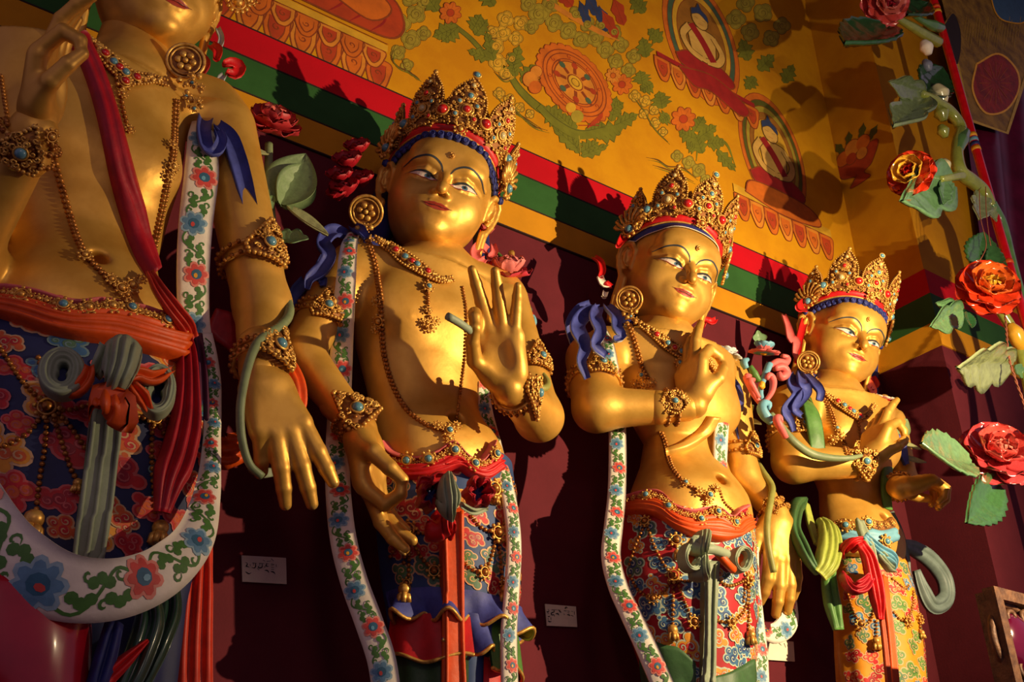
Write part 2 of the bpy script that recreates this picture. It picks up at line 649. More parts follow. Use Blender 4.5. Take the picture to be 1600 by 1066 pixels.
structure('ceiling', v, f, mat('dark_ceiling', (70, 40, 24), .8, 0, .1, 5))
LINE = mat('band_line', (44, 20, 12), 0.8, 0, 0.1)
for k in range(4):
    v, f = boxv(-2.2, XP - .008, YW - .0095, YW, zb[k] - .003, zb[k] + .003)
    structure('trim_%d' % (5 + k), v, f, LINE)
# ------------------------------------------------------------------ statue bodies


class Head:
    """head frame: local x to the viewer's right of the face, y out of the face, z up; unit = half a face length"""
    def __init__(s, c, s_, az, pitch, roll):
        az, pitch, roll = R_(az), R_(pitch), R_(roll)
        f = Vector((-math.sin(az) * math.cos(pitch), -math.cos(az) * math.cos(pitch), -math.sin(pitch)))
        x = Vector((0, 0, 1)).cross(f) * -1
        x.normalize()
        x = -x if x.x < 0 else x
        z = x.cross(f).normalized()
        if z.z < 0: z = -z
        q = Matrix.Rotation(roll, 3, f)
        s.x, s.y, s.z = q @ x, f, q @ z
        s.c = Vector(c); s.s = s_
        s.A = np.array([s.x, s.y, s.z]); s.C = np.array(s.c)

    def w(s, P):
        return np.array(P, dtype=float) * s.s @ s.A + s.C

    def v(s, P):
        return Vector(s.w(P))


def head_sdf():
    S = SDF()
    S.ell((0, -.28, .38), (.84, .98, .92), .1)
    S.ell((0, .02, -.18), (.74, .76, .80), .3)
    S.ell((0, .12, -.42), (.55, .62, .56), .25)
    for sx in (-1, 1):
        S.ell((sx * .37, .38, -.30), (.32, .30, .34), .2)
        S.ell((sx * .30, .55, .42), (.34, .20, .26), .2)
        S.chain([(sx * .12, .74, .16), (sx * .30, .74, .27), (sx * .50, .64, .28), (sx * .66, .46, .18)], (.05, .07, .04), .12)
        S.ell((sx * .31, .80, .03), (.21, .13, .09), .12, sub=True)
        S.ell((sx * .31, .60, .04), (.21, .155, .11), .03)
        S.chain([(sx * .11, .72, .0), (sx * .20, .76, .05), (sx * .32, .76, .085), (sx * .44, .70, .075), (sx * .54, .60, .03)], (.018, .034, .018), .03)
        S.chain([(sx * .12, .70, -.02), (sx * .28, .73, -.055), (sx * .42, .68, -.04), (sx * .53, .60, .0)], (.014, .02, .014), .03)
    S.ell((0, .58, .45), (.45, .22, .35), .25)
    S.ell((0, .60, -.77), (.21, .19, .155), .06)
    S.ell((0, .42, -.62), (.40, .34, .30), .2)
    S.chain([(0, .70, .22), (0, .80, .02), (0, .95, -.19), (0, .985, -.26)], (.048, .058, .074, .078), .07)
    for sx in (-1, 1):
        S.ell((sx * .105, .83, -.265), (.062, .09, .055), .05)
        S.ell((sx * .055, .895, -.325), (.030, .05, .03), .02, sub=True)
    S.ell((0, .70, -.46), (.30, .12, .16), .14)
    for sx in (-1, 1):
        S.chain([(sx * .03, .835, -.435), (sx * .11, .815, -.425), (sx * .23, .73, -.482)], (.032, .034, .012), .03)
    S.chain([(-.17, .745, -.515), (-.08, .80, -.545), (.08, .80, -.545), (.17, .745, -.515)], (.022, .046, .022), .03)
    S.chain([(-.24, .755, -.487), (-.1, .845, -.485), (0, .862, -.48), (.1, .845, -.485), (.24, .755, -.487)], (.006, .010, .006), .012, sub=True)
    for sx in (-1, 1):                     # ears with long pierced lobes
        ex = lambda e, z, o=0.0: (sx * (.79 + .62 * e + .78 * o), .04 - .78 * e + .62 * o, z)
        ax = np.array([(sx * .62, -.78, 0), (sx * .78, .62, 0), (0, 0, 1)])
        S.ell(ex(.14, .08), (.15, .045, .24), .03, ax)
        S.chain([ex(.0, -.12), ex(-.02, .08, .02), ex(.0, .24, .04), ex(.08, .35, .05), ex(.20, .36, .05), ex(.29, .25, .05), ex(.30, .08, .04), ex(.24, -.12, .03), ex(.15, -.28, .02), ex(.09, -.36, .01)], (.04, .045, .05, .045, .05), .02)
        S.chain([ex(.07, -.10, .05), ex(.15, .02, .06), ex(.18, .14, .06), ex(.15, .25, .05)], (.03, .035, .02), .02)
        S.ell(ex(.08, .02, .06), (.055, .05, .09), .02, ax, sub=True)
        S.chain([ex(.06, -.34, .01), ex(.05, -.72, .01), ex(.05, -1.06, .0)], (.05, .05, .06), .02)
        S.chain([ex(.15, -.30, .01), ex(.15, -.72, .01), ex(.13, -1.06, .0)], (.05, .05, .06), .02)
        S.chain([ex(.10, -.3, -.01), ex(.10, -1.0, -.01)], (.05, .05), .02)
        S.chain([ex(.09, -1.02, .0), ex(.09, -1.16, .0)], (.09, .075), .03)
    return S.mesh(0.022)


HV, HQ = head_sdf()
HBVH = bvh_of(HV, HQ)


def face_map(x, z, h):
    """point of the face in front of (x, z), head units"""
    loc, no, i, d = HBVH.ray_cast(Vector((x, 3, z)), Vector((0, -1, 0)))
    if loc is None: return (x, 0, z)
    return tuple(loc + no * h)


class HandFrame:
    """y along the hand from the wrist, z out of the palm, x to the thumb side; unit = wrist to middle fingertip"""
    def __init__(s, wrist, d, palm, size, thumb):
        y = Vector(d).normalized()
        z = Vector(palm); z = (z - y * z.dot(y)).normalized()
        x = y.cross(z).normalized()
        if thumb is not None and x.dot(Vector(thumb)) < 0: x = -x
        s.A = np.array([x, y, z]); s.C = np.array(Vector(wrist)); s.s = size

    def w(s, P): return np.array(P, dtype=float) * s.s @ s.A + s.C


FING = {'index': ((.150, .47, .0), .44), 'middle': ((.050, .50, .0), .50), 'ring': ((-.055, .485, .0), .465), 'pinky': ((-.150, .44, .0), .37)}


def hand_sdf(H, pose, fore, r_fore, thick=1.0):
    """pose: finger -> (spread, curl1, curl2, curl3) degrees, thumb -> points in hand units"""
    S = SDF(); z = H.s
    thick = pose.get('thick', 1.0)
    W = lambda p: H.w(p)
    S.cone(fore, W((0, 0, 0)), r_fore, .098 * z, .02)
    S.cone(W((0, 0, 0)), W((0, .12, -.01)), .10 * z, .12 * z, .04)
    for nm, (b, L) in FING.items():
        S.cone(W((b[0] * .55, .10, -.005)), W((b[0], b[1] - .05, -.01)), .095 * z, .072 * z, .06 * z)
    S.ell(W((.10, .17, .05)), np.array((.10, .16, .08)) * z, .06 * z, H.A)
    S.ell(W((-.11, .2, .04)), np.array((.07, .17, .07)) * z, .06 * z, H.A)
    S.ell(W((0, .26, .0)), np.array((.15, .20, .07)) * z, .04 * z, H.A)
    S.ell(W((0, .28, .15)), np.array((.09, .13, .055)) * z, .08 * z, H.A, sub=True)
    tips = {}
    for nm, (b, L) in FING.items():
        sp, c1, c2, c3 = pose[nm]
        sp = R_(sp); p = np.array(b, dtype=float)
        P = [p]; a = 0.0
        for c, q in zip((c1, c2, c3), (.46, .30, .24)):
            a += R_(c)
            d = np.array((math.sin(sp) * math.cos(a), math.cos(sp) * math.cos(a), math.sin(a)))
            P.append(P[-1] + d * q * L)
        r = [.071, .063, .056, .044]
        if nm == 'pinky': r = [q * .85 for q in r]
        r = [q * thick for q in r]
        for i in range(3):
            S.cone(W(P[i]), W(P[i + 1]), r[i] * z, r[i + 1] * z, (.035 if i == 0 else .012) * z)
        tips[nm] = P
    T = pose['thumb']
    r = [q * thick for q in (.088, .076, .066, .052)]
    for i in range(len(T) - 1):
        S.cone(W(T[i]), W(T[i + 1]), r[i] * z, r[i + 1] * z, (.06 if i == 0 else .012) * z)
    tips['thumb'] = [np.array(t) for t in T]
    V, Q = S.mesh(max(.0024, .009 * z))
    return V, Q, tips


NAIL = mat('fingernail_gilt', (232, 190, 100), 0.3, 0.6, 0.06)


def nails(H, tips, names, parent):
    for nm in names:
        a, b = tips[nm][-2], tips[nm][-1]
        d = (b - a) / np.linalg.norm(b - a)
        pal = np.array((0, 0, 1.0)); n = -(pal - d * d.dot(pal)); n /= np.linalg.norm(n)
        sd = np.cross(d, n)
        mb = MB()
        c = H.w(b + n * .026 - d * .004)
        ball(mb, c, np.array((.030, .042, .018)) * H.s, NAIL, np.array([sd, d, n]) @ H.A, True)
        o = mb.build('fingernail', parent)


class Statue:
    def __init__(s, key, Y0, base_px, label):
        s.key = key; s.Y0 = Y0
        s.P = lambda x, y, dy=0.0: at(x, y, Y0 + dy)
        b = s.P(*base_px)
        s.root = empty('bodhisattva_statue', (b.x, Y0, ALT), label, 'statue', 'gilded bodhisattva statues along the wall')
        s.az_view = math.atan2(b.x, Y0)

    def rows(s, R, ratio, dy=0.0, az_view=None):
        """silhouette rows (py, left, right[, dy]) -> z, cx, cy, w, d of ellipses"""
        al = s.az_view
        out = []
        for r in R:
            py, l, r_ = r[:3]
            yy = dy + (r[3] if len(r) > 3 else 0)
            c = s.P((l + r_) / 2, py, yy)
            h = (r_ - l) / 2 / ppm(c)
            k = ratio(py) if callable(ratio) else ratio
            wd = h / math.sqrt(math.cos(al) ** 2 + (k * math.sin(al)) ** 2)
            out.append((c.z, c.x, c.y, wd, wd * k))
        out.sort()
        return [np.array(q) for q in zip(*out)]

    def make(s, torso, ratio, extra, head, neck, hands):
        """assemble the one continuous body surface"""
        S = SDF()
        z, cx, cy, wd, d = s.rows(torso, ratio)
        S.loft(z, cx, cy, wd, d, .03)
        s.tor = (z, cx, cy, wd, d)
        extra(S)
        S.cone(neck[0], neck[1], neck[2], neck[3], .05)
        parts = [S.mesh(.0062)]
        s.head = head
        parts.append((head.w(HV), HQ))
        s.hands = []
        for H, pose, fore, rf in hands:
            V, Q, tips = hand_sdf(H, pose, fore, rf)
            parts.append((V, Q)); s.hands.append((H, tips))
        V, Q = join(parts)
        s.V, s.Q = V, Q
        s.tV, s.tQ = parts[0]
        s.bvh = bvh_of(V, Q)
        s.body = mk('body', V, Q, GOLD, s.root)
# ------------------------------------------------------------------ the four bodies
VIT = {'index': (-4, 38, 70, 52), 'middle': (1, 6, 10, 8), 'ring': (-3, 8, 14, 10), 'pinky': (-8, 10, 16, 12),
       'thumb': [(.12, .12, .03), (.215, .26, .14), (.20, .40, .23), (.155, .50, .29)], 'thick': .86}
HANG = {'index': (9, 8, 10, 8), 'middle': (2, 10, 12, 10), 'ring': (-5, 14, 16, 12), 'pinky': (-12, 22, 26, 18),
        'thumb': [(.12, .12, .02), (.23, .24, .06), (.25, .38, .10), (.24, .50, .13)]}
CAMD = lambda p: (CAMPOS - Vector(p)).normalized()


def front(T, z, xo=0.0, k=1.0):
    """front of the torso loft at height z, xo in half widths"""
    zz, cx, cy, wd, d = T
    c, y, w_, dd = [float(np.interp(z, zz, q)) for q in (cx, cy, wd, d)]
    return np.array((c + xo * w_, y - dd * k * math.sqrt(max(0, 1 - xo * xo)), z)), w_, dd


def chest(s, S, zp, zb_, navel, pec=1.0):
    T = s.rows(s.torso, s.ratio)
    for sx in (-1, 1):
        c, w_, dd = front(T, zp, sx * .42, .72)
        S.ell(c, (w_ * .46, dd * .34, w_ * .36), .07)
        c, w_, dd = front(T, zp - .05, sx * .50, 1.07)
        S.ell(c + np.array((0, -.004, 0)), (.013, .012, .013), .008)
    c, w_, dd = front(T, zb_, 0, .62)
    S.ell(c, (w_ * .72, dd * .52, w_ * .5), .1)
    n, w_, dd = front(T, navel, 0, 1.12)
    s.navel = n
    S.ell(n + np.array((0, -.005, 0)), (.022, .05, .016), .02, sub=True)


def zof(s, x, y, dy=-.15): return s.P(x, y, dy).z


def arm(S, sh, el, wr, r, k=.05):
    S.cone(sh, el, r[0], r[1], k); S.cone(el, wr, r[2], r[3], .03)


# second statue from the left -----------------------------------------
S2 = Statue('b', 2.42, (700, 700), 'gilded bodhisattva statue with raised open palm, half its face in shadow')
S2.torso = [(440, 552, 778), (500, 550, 765), (560, 558, 752), (620, 574, 748), (660, 582, 752), (700, 588, 775), (740, 592, 795), (790, 598, 800)]
S2.ratio = .62
P = S2.P


def ex2(S):
    chest(S2, S, zof(S2, 690, 480), zof(S2, 700, 680), zof(S2, 690, 645))
    S.cone(P(680, 420, .02), P(560, 425, .02), .075, .07, .08)
    S.cone(P(680, 420, .02), P(775, 452, .02), .075, .07, .08)
    arm(S, P(540, 428), P(470, 553, -.02), P(560, 668, -.12), (.078, .06, .062, .043))
    arm(S, P(790, 470), P(842, 652, -.10), P(797, 606, -.29), (.075, .068, .074, .05))


h2 = Head(P(684, 312.8), .206, 22, 13, -12)
hl = HandFrame(P(563, 672, -.125), P(600, 860, -.13) - P(563, 672, -.125), RIGHT * .9 + Vector((0, -.35, 0)), .36, CAMD(P(570, 700)))
hr = HandFrame(P(794, 606, -.30), P(760, 448, -.36) - P(794, 606, -.30), CAMD(P(780, 560)), .345, -RIGHT)
VIT2 = dict(VIT); VIT2['middle'] = (4, 4, 8, 6); VIT2['ring'] = (-5, 5, 8, 6); VIT2['pinky'] = (-16, 6, 12, 8)
VITD = dict(VIT); VITD['middle'] = (3, 10, 16, 10); VITD['ring'] = (0, 14, 18, 12)
S2.make(S2.torso, .62, ex2, h2, (h2.w((0, -.22, -.62)), P(682, 425, .03), .098, .092),
        [(hl, VITD, P(527, 630, -.08), .05), (hr, VIT2, P(812, 620, -.24), .055)])

# third statue ---------------------------------------------------------
S3 = Statue('c', 2.42, (1095, 790), 'brightly lit gilded bodhisattva statue with forearm held level across its chest')
S3.torso = [(560, 938, 1148), (610, 950, 1146), (660, 985, 1138), (700, 1008, 1130), (740, 1002, 1142), (780, 988, 1160), (830, 982, 1166)]
S3.ratio = .66
P = S3.P


def ex3(S, P=S3.P):
    chest(S3, S, zof(S3, 1050, 600), zof(S3, 1090, 775), zof(S3, 1095, 745))
    S.cone(P(1040, 535, .02), P(940, 552, .02), .08, .075, .08)
    S.cone(P(1040, 535, .02), P(1130, 580, .02), .08, .07, .08)
    arm(S, P(925, 562), P(932, 638, -.07), P(1072, 636, -.22), (.092, .078, .072, .048))
    arm(S, P(1142, 600), P(1160, 742, .0), P(1213, 803, -.08), (.07, .058, .058, .042))


h3 = Head(P(1044.8, 438.5), .21, 13, 16, -13)
hl = HandFrame(P(1085, 634, -.235), P(1082, 545, -.23) - P(1088, 632, -.235), RIGHT * .9 + Vector((0, .5, 0)), .335, CAMD(P(1085, 600)))
hr = HandFrame(P(1214, 806, -.085), P(1234, 950, -.10) - P(1214, 806, -.085), -CAMD(P(1230, 880)) * .75 - RIGHT * .5, .35, -RIGHT)
HANG3 = dict(HANG); HANG3['thumb'] = [(-.1, .12, .02), (-.2, .25, .1), (-.22, .40, .18), (-.18, .5, .24)]
HANG3['index'] = (4, 18, 14, 10); HANG3['middle'] = (1, 10, 10, 8); HANG3['ring'] = (-3, 8, 12, 8); HANG3['pinky'] = (-6, 10, 18, 12)
HANG3['thumb'] = HANG['thumb']
S3.make(S3.torso, .66, ex3, h3, (h3.w((0, -.22, -.62)), P(1040, 535, .03), .10, .095),
        [(hl, VIT, P(1030, 637, -.18), .057), (hr, HANG3, P(1196, 782, -.055), .048)])

# fourth statue --------------------------------------------------------
S4 = Statue('d', 2.42, (1335, 860), 'farthest gilded bodhisattva statue at right, dressed in a yellow skirt with red scarf')
S4.torso = [(640, 1240, 1396), (680, 1246, 1394), (720, 1262, 1386), (770, 1282, 1376), (810, 1284, 1388), (840, 1284, 1398), (880, 1288, 1402)]
S4.ratio = .66
P = S4.P


def ex4(S, P=S4.P):
    chest(S4, S, zof(S4, 1310, 660), zof(S4, 1330, 815), zof(S4, 1330, 790))
    S.cone(P(1305, 620, .02), P(1238, 632, .02), .08, .075, .08)
    S.cone(P(1305, 620, .02), P(1378, 655, .02), .08, .07, .08)
    arm(S, P(1232, 640), P(1240, 722, -.07), P(1352, 725, -.22), (.092, .078, .074, .05))
    arm(S, P(1392, 668), P(1412, 755, .02), P(1402, 762, -.18), (.068, .058, .056, .042))


h4 = Head(P(1314, 537.5), .197, 18, 17.3, -15.4)
hl = HandFrame(P(1360, 722, -.235), P(1384, 650, -.27) - P(1366, 722, -.235), RIGHT * .9 + Vector((0, .45, 0)), .31, CAMD(P(1370, 700)))
hr = HandFrame(P(1404, 764, -.19), P(1446, 752, -.24) - P(1404, 764, -.19), Vector((.2, .3, -1)), .30, -RIGHT)
FIST = {'index': (4, 40, 60, 40), 'middle': (0, 45, 60, 40), 'ring': (-3, 45, 65, 40), 'pinky': (-6, 50, 65, 40),
        'thumb': [(.12, .12, .03), (.2, .25, .12), (.18, .38, .2), (.1, .46, .24)]}
S4.make(S4.torso, .66, ex4, h4, (h4.w((0, -.22, -.62)), P(1305, 622, .03), .098, .095),
        [(hl, VIT, P(1310, 724, -.16), .06), (hr, FIST, P(1406, 760, -.1), .047)])

# first statue, cut by the frame ---------------------------------------
S1 = Statue('a', 2.30, (150, 520), 'large shadowed gilded bodhisattva statue with its head cut off by the frame')
S1.torso = [(130, -30, 292), (200, -22, 286), (260, -6, 274), (320, 10, 258), (380, 20, 244), (430, 16, 242), (470, 0, 262), (510, -20, 280), (560, -28, 290)]
S1.ratio = .6
P = S1.P


def ex1(S, P=S1.P):
    chest(S1, S, zof(S1, 170, 210), zof(S1, 170, 440), zof(S1, 182, 408))
    S.cone(P(195, 125, .02), P(10, 150, .02), .085, .08, .09)
    S.cone(P(195, 125, .02), P(330, 165, .02), .085, .08, .09)
    arm(S, P(350, 200), P(410, 478, -.03), P(405, 580, -.12), (.088, .072, .072, .05))
    arm(S, P(-40, 190), P(-60, 400, -.1), P(52, 205, -.36), (.088, .075, .07, .05))


h1 = Head(P(244, -18), .205, -12, 18, 6)
hl = HandFrame(P(58, 190, -.37), UP * 172 + RIGHT * 34, RIGHT, .30, CAMD(P(90, 110)))
hr = HandFrame(P(405, 585, -.125), P(490, 795, -.16) - P(405, 585, -.125), -CAMD(P(430, 700)) - RIGHT * .25, .345, RIGHT)
VIT1 = dict(VIT); VIT1['middle'] = (2, 14, 22, 16); VIT1['ring'] = (-2, 6, 18, 14); VIT1['pinky'] = (-6, 2, 8, 10)
HANG1 = {'index': (8, 4, 6, 6), 'middle': (-2, 8, 10, 8), 'ring': (-10, 10, 12, 10), 'pinky': (-14, 30, 40, 25),
         'thumb': [(.10, .12, .02), (.12, .25, .10), (.08, .38, .20), (.05, .5, .24)]}
S1.make(S1.torso, .6, ex1, h1, (h1.w((0, -.22, -.62)), P(195, 128, .03), .10, .105),
        [(hl, VIT1, P(38, 240, -.32), .055), (hr, HANG1, P(406, 545, -.1), .058)])
nails(*S1.hands[1], ('index', 'middle', 'ring', 'pinky'), S1.body)
nails(*S1.hands[0], ('middle', 'ring', 'pinky'), S1.body)
nails(*S2.hands[0], ('thumb', 'middle'), S2.body)
STAT = [S1, S2, S3, S4]
# ------------------------------------------------------------------ ornament builders


def inst(name, me, M, parent, rel=False):
    o = bpy.data.objects.new(name, me)
    link(o, parent)
    o.matrix_local = M if rel else Matrix.Translation(-ORIG[parent.name]) @ M
    return o


def local_mesh(name, mb):
    me = bpy.data.meshes.new(name)
    me.from_pydata([tuple(map(float, v)) for v in mb.V], [], mb.F)
    for m in mb.mats: me.materials.append(m)
    me.polygons.foreach_set('material_index', np.array(mb.M, dtype=np.int32))
    me.polygons.foreach_set('use_smooth', np.ones(len(me.polygons), dtype=bool))
    me.update()
    return me


def basis(c, n, up, s):
    n = Vector(n).normalized(); up = Vector(up)
    v = (up - n * up.dot(n)).normalized(); u = v.cross(n)
    M = Matrix((u, v, n)).transposed().to_4x4()
    return Matrix.Translation(Vector(c)) @ M @ Matrix.Scale(s, 4)


def jewel_mesh(m):
    mb = MB()
    ball(mb, (0, 0, .2), (1, 1, .75), m, None, True)
    ring(mb, (0, 0, .1), (1, 0, 0), (0, 1, 0), 1.15, .26, ORN, 12, 5)
    return local_mesh('jewel', mb)


JM = {k: jewel_mesh(m) for k, m in (('r', JRED), ('b', JBLUE), ('c', JCLEAR), ('g', ORN))}


def curl(mb, c, r, a0, sgn, m, th, turns=1.1, n=11, lift=0.0):
    P = [(c[0] + r * (1 - .8 * t) * math.cos(a0 + sgn * 6.283 * turns * t), c[1] + r * (1 - .8 * t) * math.sin(a0 + sgn * 6.283 * turns * t), c[2] + lift * t)
         for t in np.linspace(0, 1, n)]
    tube(mb, P, [th, th * .8], m, 5, False)


def leaf_outline(v, wid=.28):
    """half width of a crown leaf at height v in 0..1"""
    return wid * float(np.interp(v, (0, .2, .4, .6, .75, .88, .96, 1), (.66, .92, 1, .9, .68, .36, .13, .02)))


def crown_leaf_mesh(seed, wid=.28, pointed=True):
    rnd = random.Random(seed)
    mb = MB()
    nv, nu = 12, 6
    V = []; F_ = []
    for side in (0, 1):
        for i in range(nv + 1):
            v = i / nv
            hw = max(.012, leaf_outline(v, wid))
            for j in range(nu + 1):
                u = (j / nu * 2 - 1) * hw
                V.append((u, v, -.55 * u * u + (-.03 if side else .0) - .10 * v * v))
    n1 = (nv + 1) * (nu + 1)
    for i in range(nv):
        for j in range(nu):
            a = i * (nu + 1) + j
            F_.append((a, a + 1, a + nu + 2, a + nu + 1))
            F_.append((n1 + a, n1 + a + nu + 1, n1 + a + nu + 2, n1 + a + 1))
    for i in range(nv):
        for j in (0, nu):
            a = i * (nu + 1) + j; b = a + nu + 1
            F_.append((a, b, n1 + b, n1 + a))
    mb.add(V, F_, ORND)
    zf = lambda u, v: -.55 * u * u - .10 * v * v
    for k in range(23):                                   # beaded rim
        v = k / 22
        for sx in (-1, 1):
            hw = leaf_outline(v, wid)
            ball(mb, (sx * hw, v, zf(hw, v) + .015), .021, ORN)
    taken = [(0, .30, .085), (0, .58, .06), (0, .1, .05)]
    for k in range(420):                                  # scrolls fill the leaf
        v = rnd.random() * .95
        hw = leaf_outline(v, wid)
        u = (rnd.random() * 2 - 1) * hw * .86
        r = rnd.choice((.062, .05, .04, .03, .022))
        if abs(u) + r * .8 > hw or any(math.hypot(u - a, v - b) < (r + c) * .80 for a, b, c in taken): continue
        taken.append((u, v, r))
        curl(mb, (u, v, zf(u, v) + .02), r * .9, rnd.random() * 6.28, rnd.choice((-1, 1)), ORN, .017, 1.2, 9, .025)
        ball(mb, (u, v, zf(u, v) + .035), r * .34, ORN)
    for c, r in (((0, .30), .10), ((0, .58), .07)):
        ring(mb, (c[0], c[1], zf(*c) + .03), (1, 0, 0), (0, 1, 0), r, .02, ORN, 14, 5)
    if pointed: ball(mb, (0, 1.02, -.1), .045, ORN)
    return local_mesh('crown_leaf', mb)


LEAFM = [crown_leaf_mesh(3 + i) for i in range(3)]


def rosette_geo(mb, M, petals=8, m=None, core=None):
    """flower boss in unit size transformed by M"""
    m = m or ORN
    l = MB()
    ring(l, (0, 0, .1), (1, 0, 0), (0, 1, 0), .62, .10, m, 16, 5)
    for i in range(petals):
        a = i * 6.283 / petals
        ball(l, (.86 * math.cos(a), .86 * math.sin(a), .08), (.22, .22, .18), m)
    ball(l, (0, 0, .16), (.40, .40, .34), core or m, None, True)
    A = np.array(M)
    V = np.array(l.V) @ A[:3, :3].T + A[:3, 3]
    i0 = mb.n
    for mm in l.mats: mb.mi(mm)
    mb.V += [tuple(v) for v in V]
    for f, k in zip(l.F, l.M):
        mb.F.append(tuple(a + i0 for a in f)); mb.M.append(mb.mi(l.mats[k]))
    mb.n += len(V)


def disc_ornament(mb, M):
    l = MB()
    for R, r in ((1, .10), (.80, .07)):
        ring(l, (0, 0, 0), (1, 0, 0), (0, 1, 0), R, r, ORN, 24, 6)
    V = [(0, 0, -.05)] + [(.95 * math.cos(a), .95 * math.sin(a), -.05) for a in np.linspace(0, 6.283, 20, endpoint=False)]
    l.add(V, [(0, 1 + i, 1 + (i + 1) % 20) for i in range(20)], ORND)
    for i in range(6):
        a = i * 6.283 / 6
        ball(l, (.40 * math.cos(a), .40 * math.sin(a), .02), (.2, .2, .14), ORN, None, True)
    ball(l, (0, 0, .08), .16, ORN, None, True)
    A = np.array(M)
    V = np.array(l.V) @ A[:3, :3].T + A[:3, 3]
    for mm in l.mats:
        idx = [i for i, k in enumerate(l.M) if l.mats[k] is mm]
    mb_add(mb, l, V)


def mb_add(mb, l, V):
    i0 = mb.n
    mb.V += [tuple(v) for v in V]
    for f, k in zip(l.F, l.M):
        mb.F.append(tuple(a + i0 for a in f)); mb.M.append(mb.mi(l.mats[k]))
    mb.n += len(V)


def strip(mb, A, B, mp, m, rows=3, lift=0.0):
    """surface between two drawn curves with equal point counts, mapped by mp(x, z, h)"""
    n = len(A); V = []
    for r in range(rows + 1):
        t = r / rows
        for a, b in zip(A, B):
            V.append(mp(a[0] + (b[0] - a[0]) * t, a[1] + (b[1] - a[1]) * t, lift))
    F_ = [(r * n + i, r * n + i + 1, (r + 1) * n + i + 1, (r + 1) * n + i) for r in range(rows) for i in range(n - 1)]
    mb.add(V, F_, m)


EYEW = mat('eye_white', (232, 214, 196), 0.4, 0, 0.05)
EYEB = mat('eye_iris', (74, 116, 140), 0.35, 0, 0.1)
LIP = mat('lip_paint', (168, 56, 30), 0.4, 0, 0.1, 20)
BROW = mat('brow_line', (52, 58, 62), 0.6, 0, 0.1)
HAIR = mat('blue_hair', (44, 52, 124), 0.6, 0, 0.2, 25)


def paint_face(st, gaze=.035):
    H = st.head
    fm = lambda x, z, h: tuple(H.w(face_map(x, z, h)))
    for sx in (-1, 1):
        c = lambda P: [(sx * x, z) for x, z in P]
        P = Paint(fm, .004, .004)
        up = catmull(c([(.10, -.045), (.18, -.005), (.29, .034), (.42, .036), (.56, .012)]), 14)
        lo = catmull(c([(.10, -.045), (.20, -.052), (.31, -.046), (.43, -.022), (.56, .012)]), 14)
        strip(P.mb, up, lo, fm, EYEW, 3, .006)
        gx = sx * .30 + gaze
        P.disc((gx, -.006), .050, EYEB, 1, ry=.036, n=12)
        P.disc((gx, .0), .022, BLACK, 2, n=8)
        P.disc((sx * .135, -.037), .030, PINK, 1, ry=.010, n=8)
        P.stroke(c([(.085, -.055), (.18, .002), (.29, .044), (.42, .046), (.61, .005)]), .024, BROW, 2)
        P.stroke(c([(.10, -.048), (.20, -.058), (.31, -.05), (.43, -.02), (.56, .016)]), .010, LIP, 2)
        P.build('eye', st.root)
        P = Paint(fm, .006, .004)
        P.stroke(c([(.06, .10), (.12, .205), (.24, .275), (.39, .285), (.54, .23), (.67, .13)]), [.016, .03, .034, .03, .01], BROW, 0)
        P.build('eyebrow', st.root)
    P = Paint(fm, .004, .004)
    mid = catmull([(-.22, -.474), (-.1, -.492), (0, -.484), (.1, -.492), (.22, -.474)], 15)
    up = catmull([(-.22, -.474), (-.13, -.452), (-.05, -.434), (0, -.444), (.05, -.434), (.13, -.452), (.22, -.474)], 15)
    lo = catmull([(-.22, -.474), (-.13, -.525), (0, -.548), (.13, -.525), (.22, -.474)], 15)
    strip(P.mb, up, mid, fm, LIP, 3, .006)
    strip(P.mb, mid, lo, fm, LIP, 3, .006)
    P.stroke([(-.25, -.468), (-.1, -.492), (0, -.484), (.1, -.492), (.25, -.468)], .018, mat('lip_line', (90, 20, 16), .5), 2)
    P.build('lips', st.root)
    mb = MB()
    c = Vector(fm(0, .40, .0))
    ring(mb, c + H.y * .004, H.x, H.z, .034 * H.s, .010 * H.s, ORN, 12, 5, ry=.048 * H.s)
    ball(mb, c + H.y * .006, .026 * H.s, ORN, None, True)
    mb.build('forehead_jewel', st.root)


def scalp(th, z, out):
    """point on the head at azimuth th (0 = front) and height z, lifted"""
    d = Vector((math.sin(th), math.cos(th), 0))
    o = Vector((0, -.25, z))
    loc, no, i, dist = HBVH.ray_cast(o + d * 3, -d)
    rr = (3 - dist) if loc is not None else .5
    rr = max(rr, .80) if abs(th) < 1.0 else max(min(rr, .95), .78)
    return np.array(o + d * (rr + out))


def hairline(th):
    return .10 + .66 * max(0.0, math.cos(min(abs(th), 1.72) * .90)) ** .75


